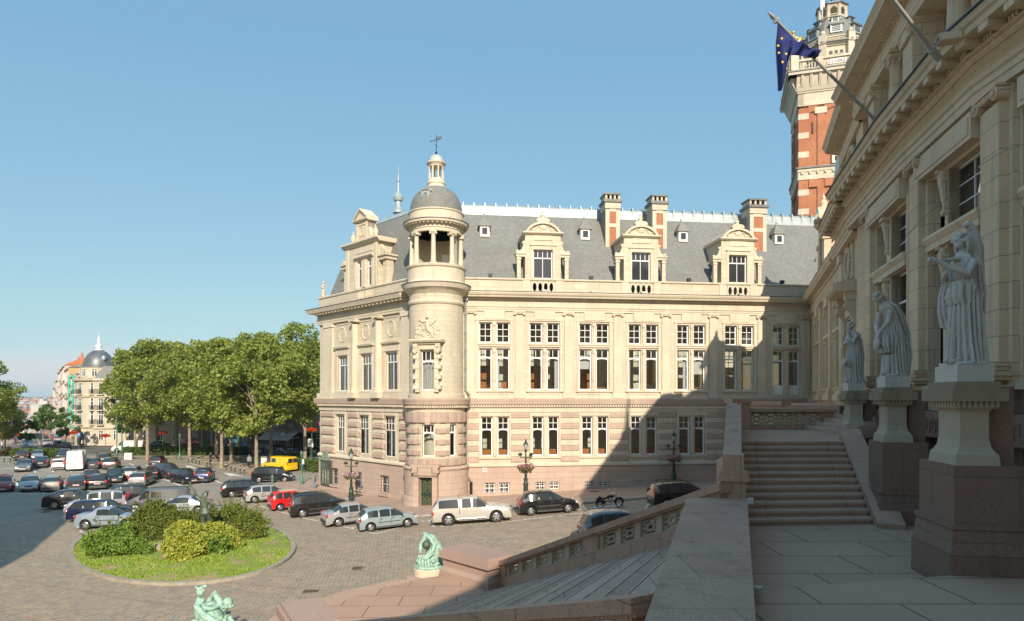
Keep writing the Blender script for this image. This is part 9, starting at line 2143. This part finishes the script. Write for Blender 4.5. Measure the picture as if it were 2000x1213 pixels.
sign(606,902,3.3,'white',"white rectangular information sign left of the wing",.9);sign(628,930,6.5,'round',"red and blue no-parking disc close to the wing's corner",.7);sign(439,880,2.6,'tri',"back of a grey triangular sign by the dark four-wheel-drive",.8)
sign(67,886,2.4,'tri',"small pale sign on the traffic island at the street mouth",.7)
fr_c=leaf_mesh("flowers",41,[(.45*cos(i*1.05),.45*sin(i*1.05),.08,.32)for i in range(6)]+[(0,0,.2,.4)],800,.15,squash=.6);fr_c.materials.append(FLRED)
for px,py,h,lb in((144,880,3.0,"red flower basket on a pole left of the arched door"),(206,882,2.6,"red flower basket on a pole right of the arched door"),(40,876,2.3,"pink and red flower basket at the left end of the dark hedge"),(318,884,3.2,"red flower basket before the shopfront"),(609,906,4.6,"red flower basket before the dark cafe front")):
 x,y,z=ground_at(px,py);o=thing("flower_pole",(x,y,z),lb,"flower basket","red flower baskets on poles");mb=MB();mb.tube([(x,y,z),(x,y,z+h)],.045,6);mb.lathe((x,y,z+h),[(.1,-.2),(.45,.0),(.1,.05)],12);mb.build("pole",GREENP,o);link("flowers",fr_c,o,(0,0,h+.05))
x,y,z=ground_at(15,890);o=thing("flower_bed",(x,y,z),"mixed yellow and magenta flower planting at the left edge","flower bed");me=leaf_mesh("flowers",51,[(-1.5,0,.5,.7),(0,.3,.7,.8),(1.2,0,.5,.7),(2.0,.2,.4,.6),(-.5,-.3,.3,.6)],1600,.2);me.materials.append(foliage("mixed_petals",(.35,.02,.12),(.45,.42,.03),sc=2));link("flowers",me,o)
for px,y_,z_,lb in((1466,15.6,6.62,"small pale floodlight box fixed beside the lowest steps"),(1478,9.6,6.25,"small pale floodlight box fixed low on the broad parapet's inner face")):
 x=X_of(px,y_);mb=MB();f=Fr((x,y_),(x+.9,y_-.4));mb.cbox(f,-.07,.07,-.05,.05,z_,z_+.14,.01);mb.tube([(x-.02,y_,z_),(x-.08,y_,z_-.14)],.015,5);tag(mb.build("small_floodlight",LEADL,smooth=0),lb,"floodlight")
for px,lb,mt in((1442,"red drinks can on the pier above the sloping parapet",REDL),(1592,"yellow can on the landing balustrade",GOLD),(1622,"red can at the right end of the landing balustrade",REDL)):
 y_=28.3 if px>1500 else 22.3;x=X_of(px,y_);zt_=H+.9 if px>1500 else 8.9;mb=MB();mb.lathe((x,y_,zt_),[(.032,0),(.033,.12),(.026,.13)],10);tag(mb.build("drinks_can",mt),lb,"can")
def flagpole(base,tip,label,rad=.055):
 o=thing("flagpole",tuple(base),label,"flagpole","flagpoles on the pavilion cornice");mb=MB();d=(tip-base).normalized();mb.tube([base,tip],[rad,rad*.72],10)
 mb.tube([tip-d*.02,tip+d*.03],rad*2.0,10);mb.tube([tip+d*.05,tip+d*.16,tip+d*.42],[rad*.5,rad*1.3,.004],8);mb.tube([base-d*.05,base+d*.35],rad*1.5,10);mb.build("pole",POLEM,o);return o
def at(px,py,y):return Vector((X_of(px,y),y,Z_of(py,y)))
b1,t1=at(1718,243,22.2),at(1516,40,19.6)
flagpole(b1,t1,"pale flagpole leaning out from the cornice carrying the blue flag")
b2,t2=at(1831,112,16.4),at(1722,-30,15.0)
flagpole(b2,t2,"pale flagpole nearest the viewer, its tip beyond the top edge",.06)
flg=thing("flag",tuple(at(1520,60,19.7)),"deep blue flag with yellow stars hanging in folds from the leaning pole","flag")
nu,nv=26,34;P=[]
pole_d=(b1-t1)
for i in range(nu+1):
 s=i/nu;top=t1+pole_d*(.012+.335*s)
 low_py=lerp_tab([(0,178),(.10,178),(.22,150),(.36,122),(.45,108),(.6,108),(.8,110),(1,113)],s);low_px=lerp_tab([(0,1519),(.1,1527),(.22,1534),(.36,1538),(.45,1542),(.6,1556),(.8,1569),(1,1582)],s)
 for j in range(nv+1):
  v=j/nv;dp=19.75+.12*s+.13*sin(s*17+v*3)*min(1,v*3)+.07*sin(s*41)*min(1,v*2)
  lowp=at(low_px,low_py,dp);p=Vector(top).lerp(lowp,v);p.y=top.y*(1-min(1,v*4))+dp*min(1,v*4);P.append(p)
mb=MB();mb.add(P,[(i*(nv+1)+j,(i+1)*(nv+1)+j,(i+1)*(nv+1)+j+1,i*(nv+1)+j+1)for i in range(nu)for j in range(nv)]);fo=mb.build("cloth",CLOTHB,flg,smooth=80,fix=False)
mb=MB()
for px,py in((1527,75),(1520,89),(1521.5,103),(1535.5,105),(1528.5,121)):
 c=at(px,py,19.42);r=.045;pts=[(c.x+(r if k%2==0 else r*.42)*cos(pi/2+k*pi/5),c.z+(r if k%2==0 else r*.42)*sin(pi/2+k*pi/5))for k in range(10)]
 mb.add([(x,c.y,z)for x,z in pts],[tuple(range(10))])
mb.build("star",STAR,flg,smooth=0,fix=False)
for px,py,y_,s in((1727,240,21.6,.55),(1855,73,15.9,.48),(1655,346,28.2,.5),(1600,432,36.0,.5)):
 c=at(px,py,y_);o=thing("floodlight",tuple(c),"","floodlight","box floodlights on the cornice");f=Fr((c.x,c.y),(c.x+.9,c.y-.25));mb=MB();mb.cbox(f,-s/2,s/2,-.2,.12,c.z-s*.2,c.z+s*.2,.02,0);mb.box(f,-s/2-.01,-s/2,-.12,.05,c.z-s*.1,c.z+s*.1,1);mb.tube([f.p(s/2,-.1,c.z),f.p(s/2+.4,-.3,c.z-.15)],.03,6,1);mb.build("housing",[GREYTR,BLACK],o,smooth=0)
 o["label"]={1727:"box floodlight at the foot of the blue flag's pole",1855:"largest box floodlight, beside the nearest flagpole's foot",1655:"box floodlight at the left end of the pavilion cornice",1600:"small box floodlight by the shaded dormer below the tower"}[px]
mb=MB();mb.tube([at(1735,500,21.5),at(1800,428,18.0),at(1850,388,16.2),at(1908,327,14.9),at(1960,295,13.6),at(2020,275,12.6)],.006,5);o=mb.build("cable",BLACK);tag(o,"thin black cable sagging across the pavilion windows","cable")
hz=MB();hz.box(ID,-3200,3200,-200,5400,-60,90);ho=hz.build("haze",plain("haze_air",(1,1,1),1),smooth=0)
m_=bpy.data.materials.new("haze_volume");m_.use_nodes=True;t_=m_.node_tree;t_.nodes.remove(t_.nodes["Principled BSDF"]);pv=t_.nodes.new("ShaderNodeVolumePrincipled")
pv.inputs["Color"].default_value=(.72,.88,1.0,1);pv.inputs["Density"].default_value=.00014;t_.links.new(pv.outputs[0],t_.nodes["Material Output"].inputs["Volume"]);ho.data.materials.clear();ho.data.materials.append(m_)
tag(ho,"thin summer haze over the square and the far city","haze",kind="stuff")
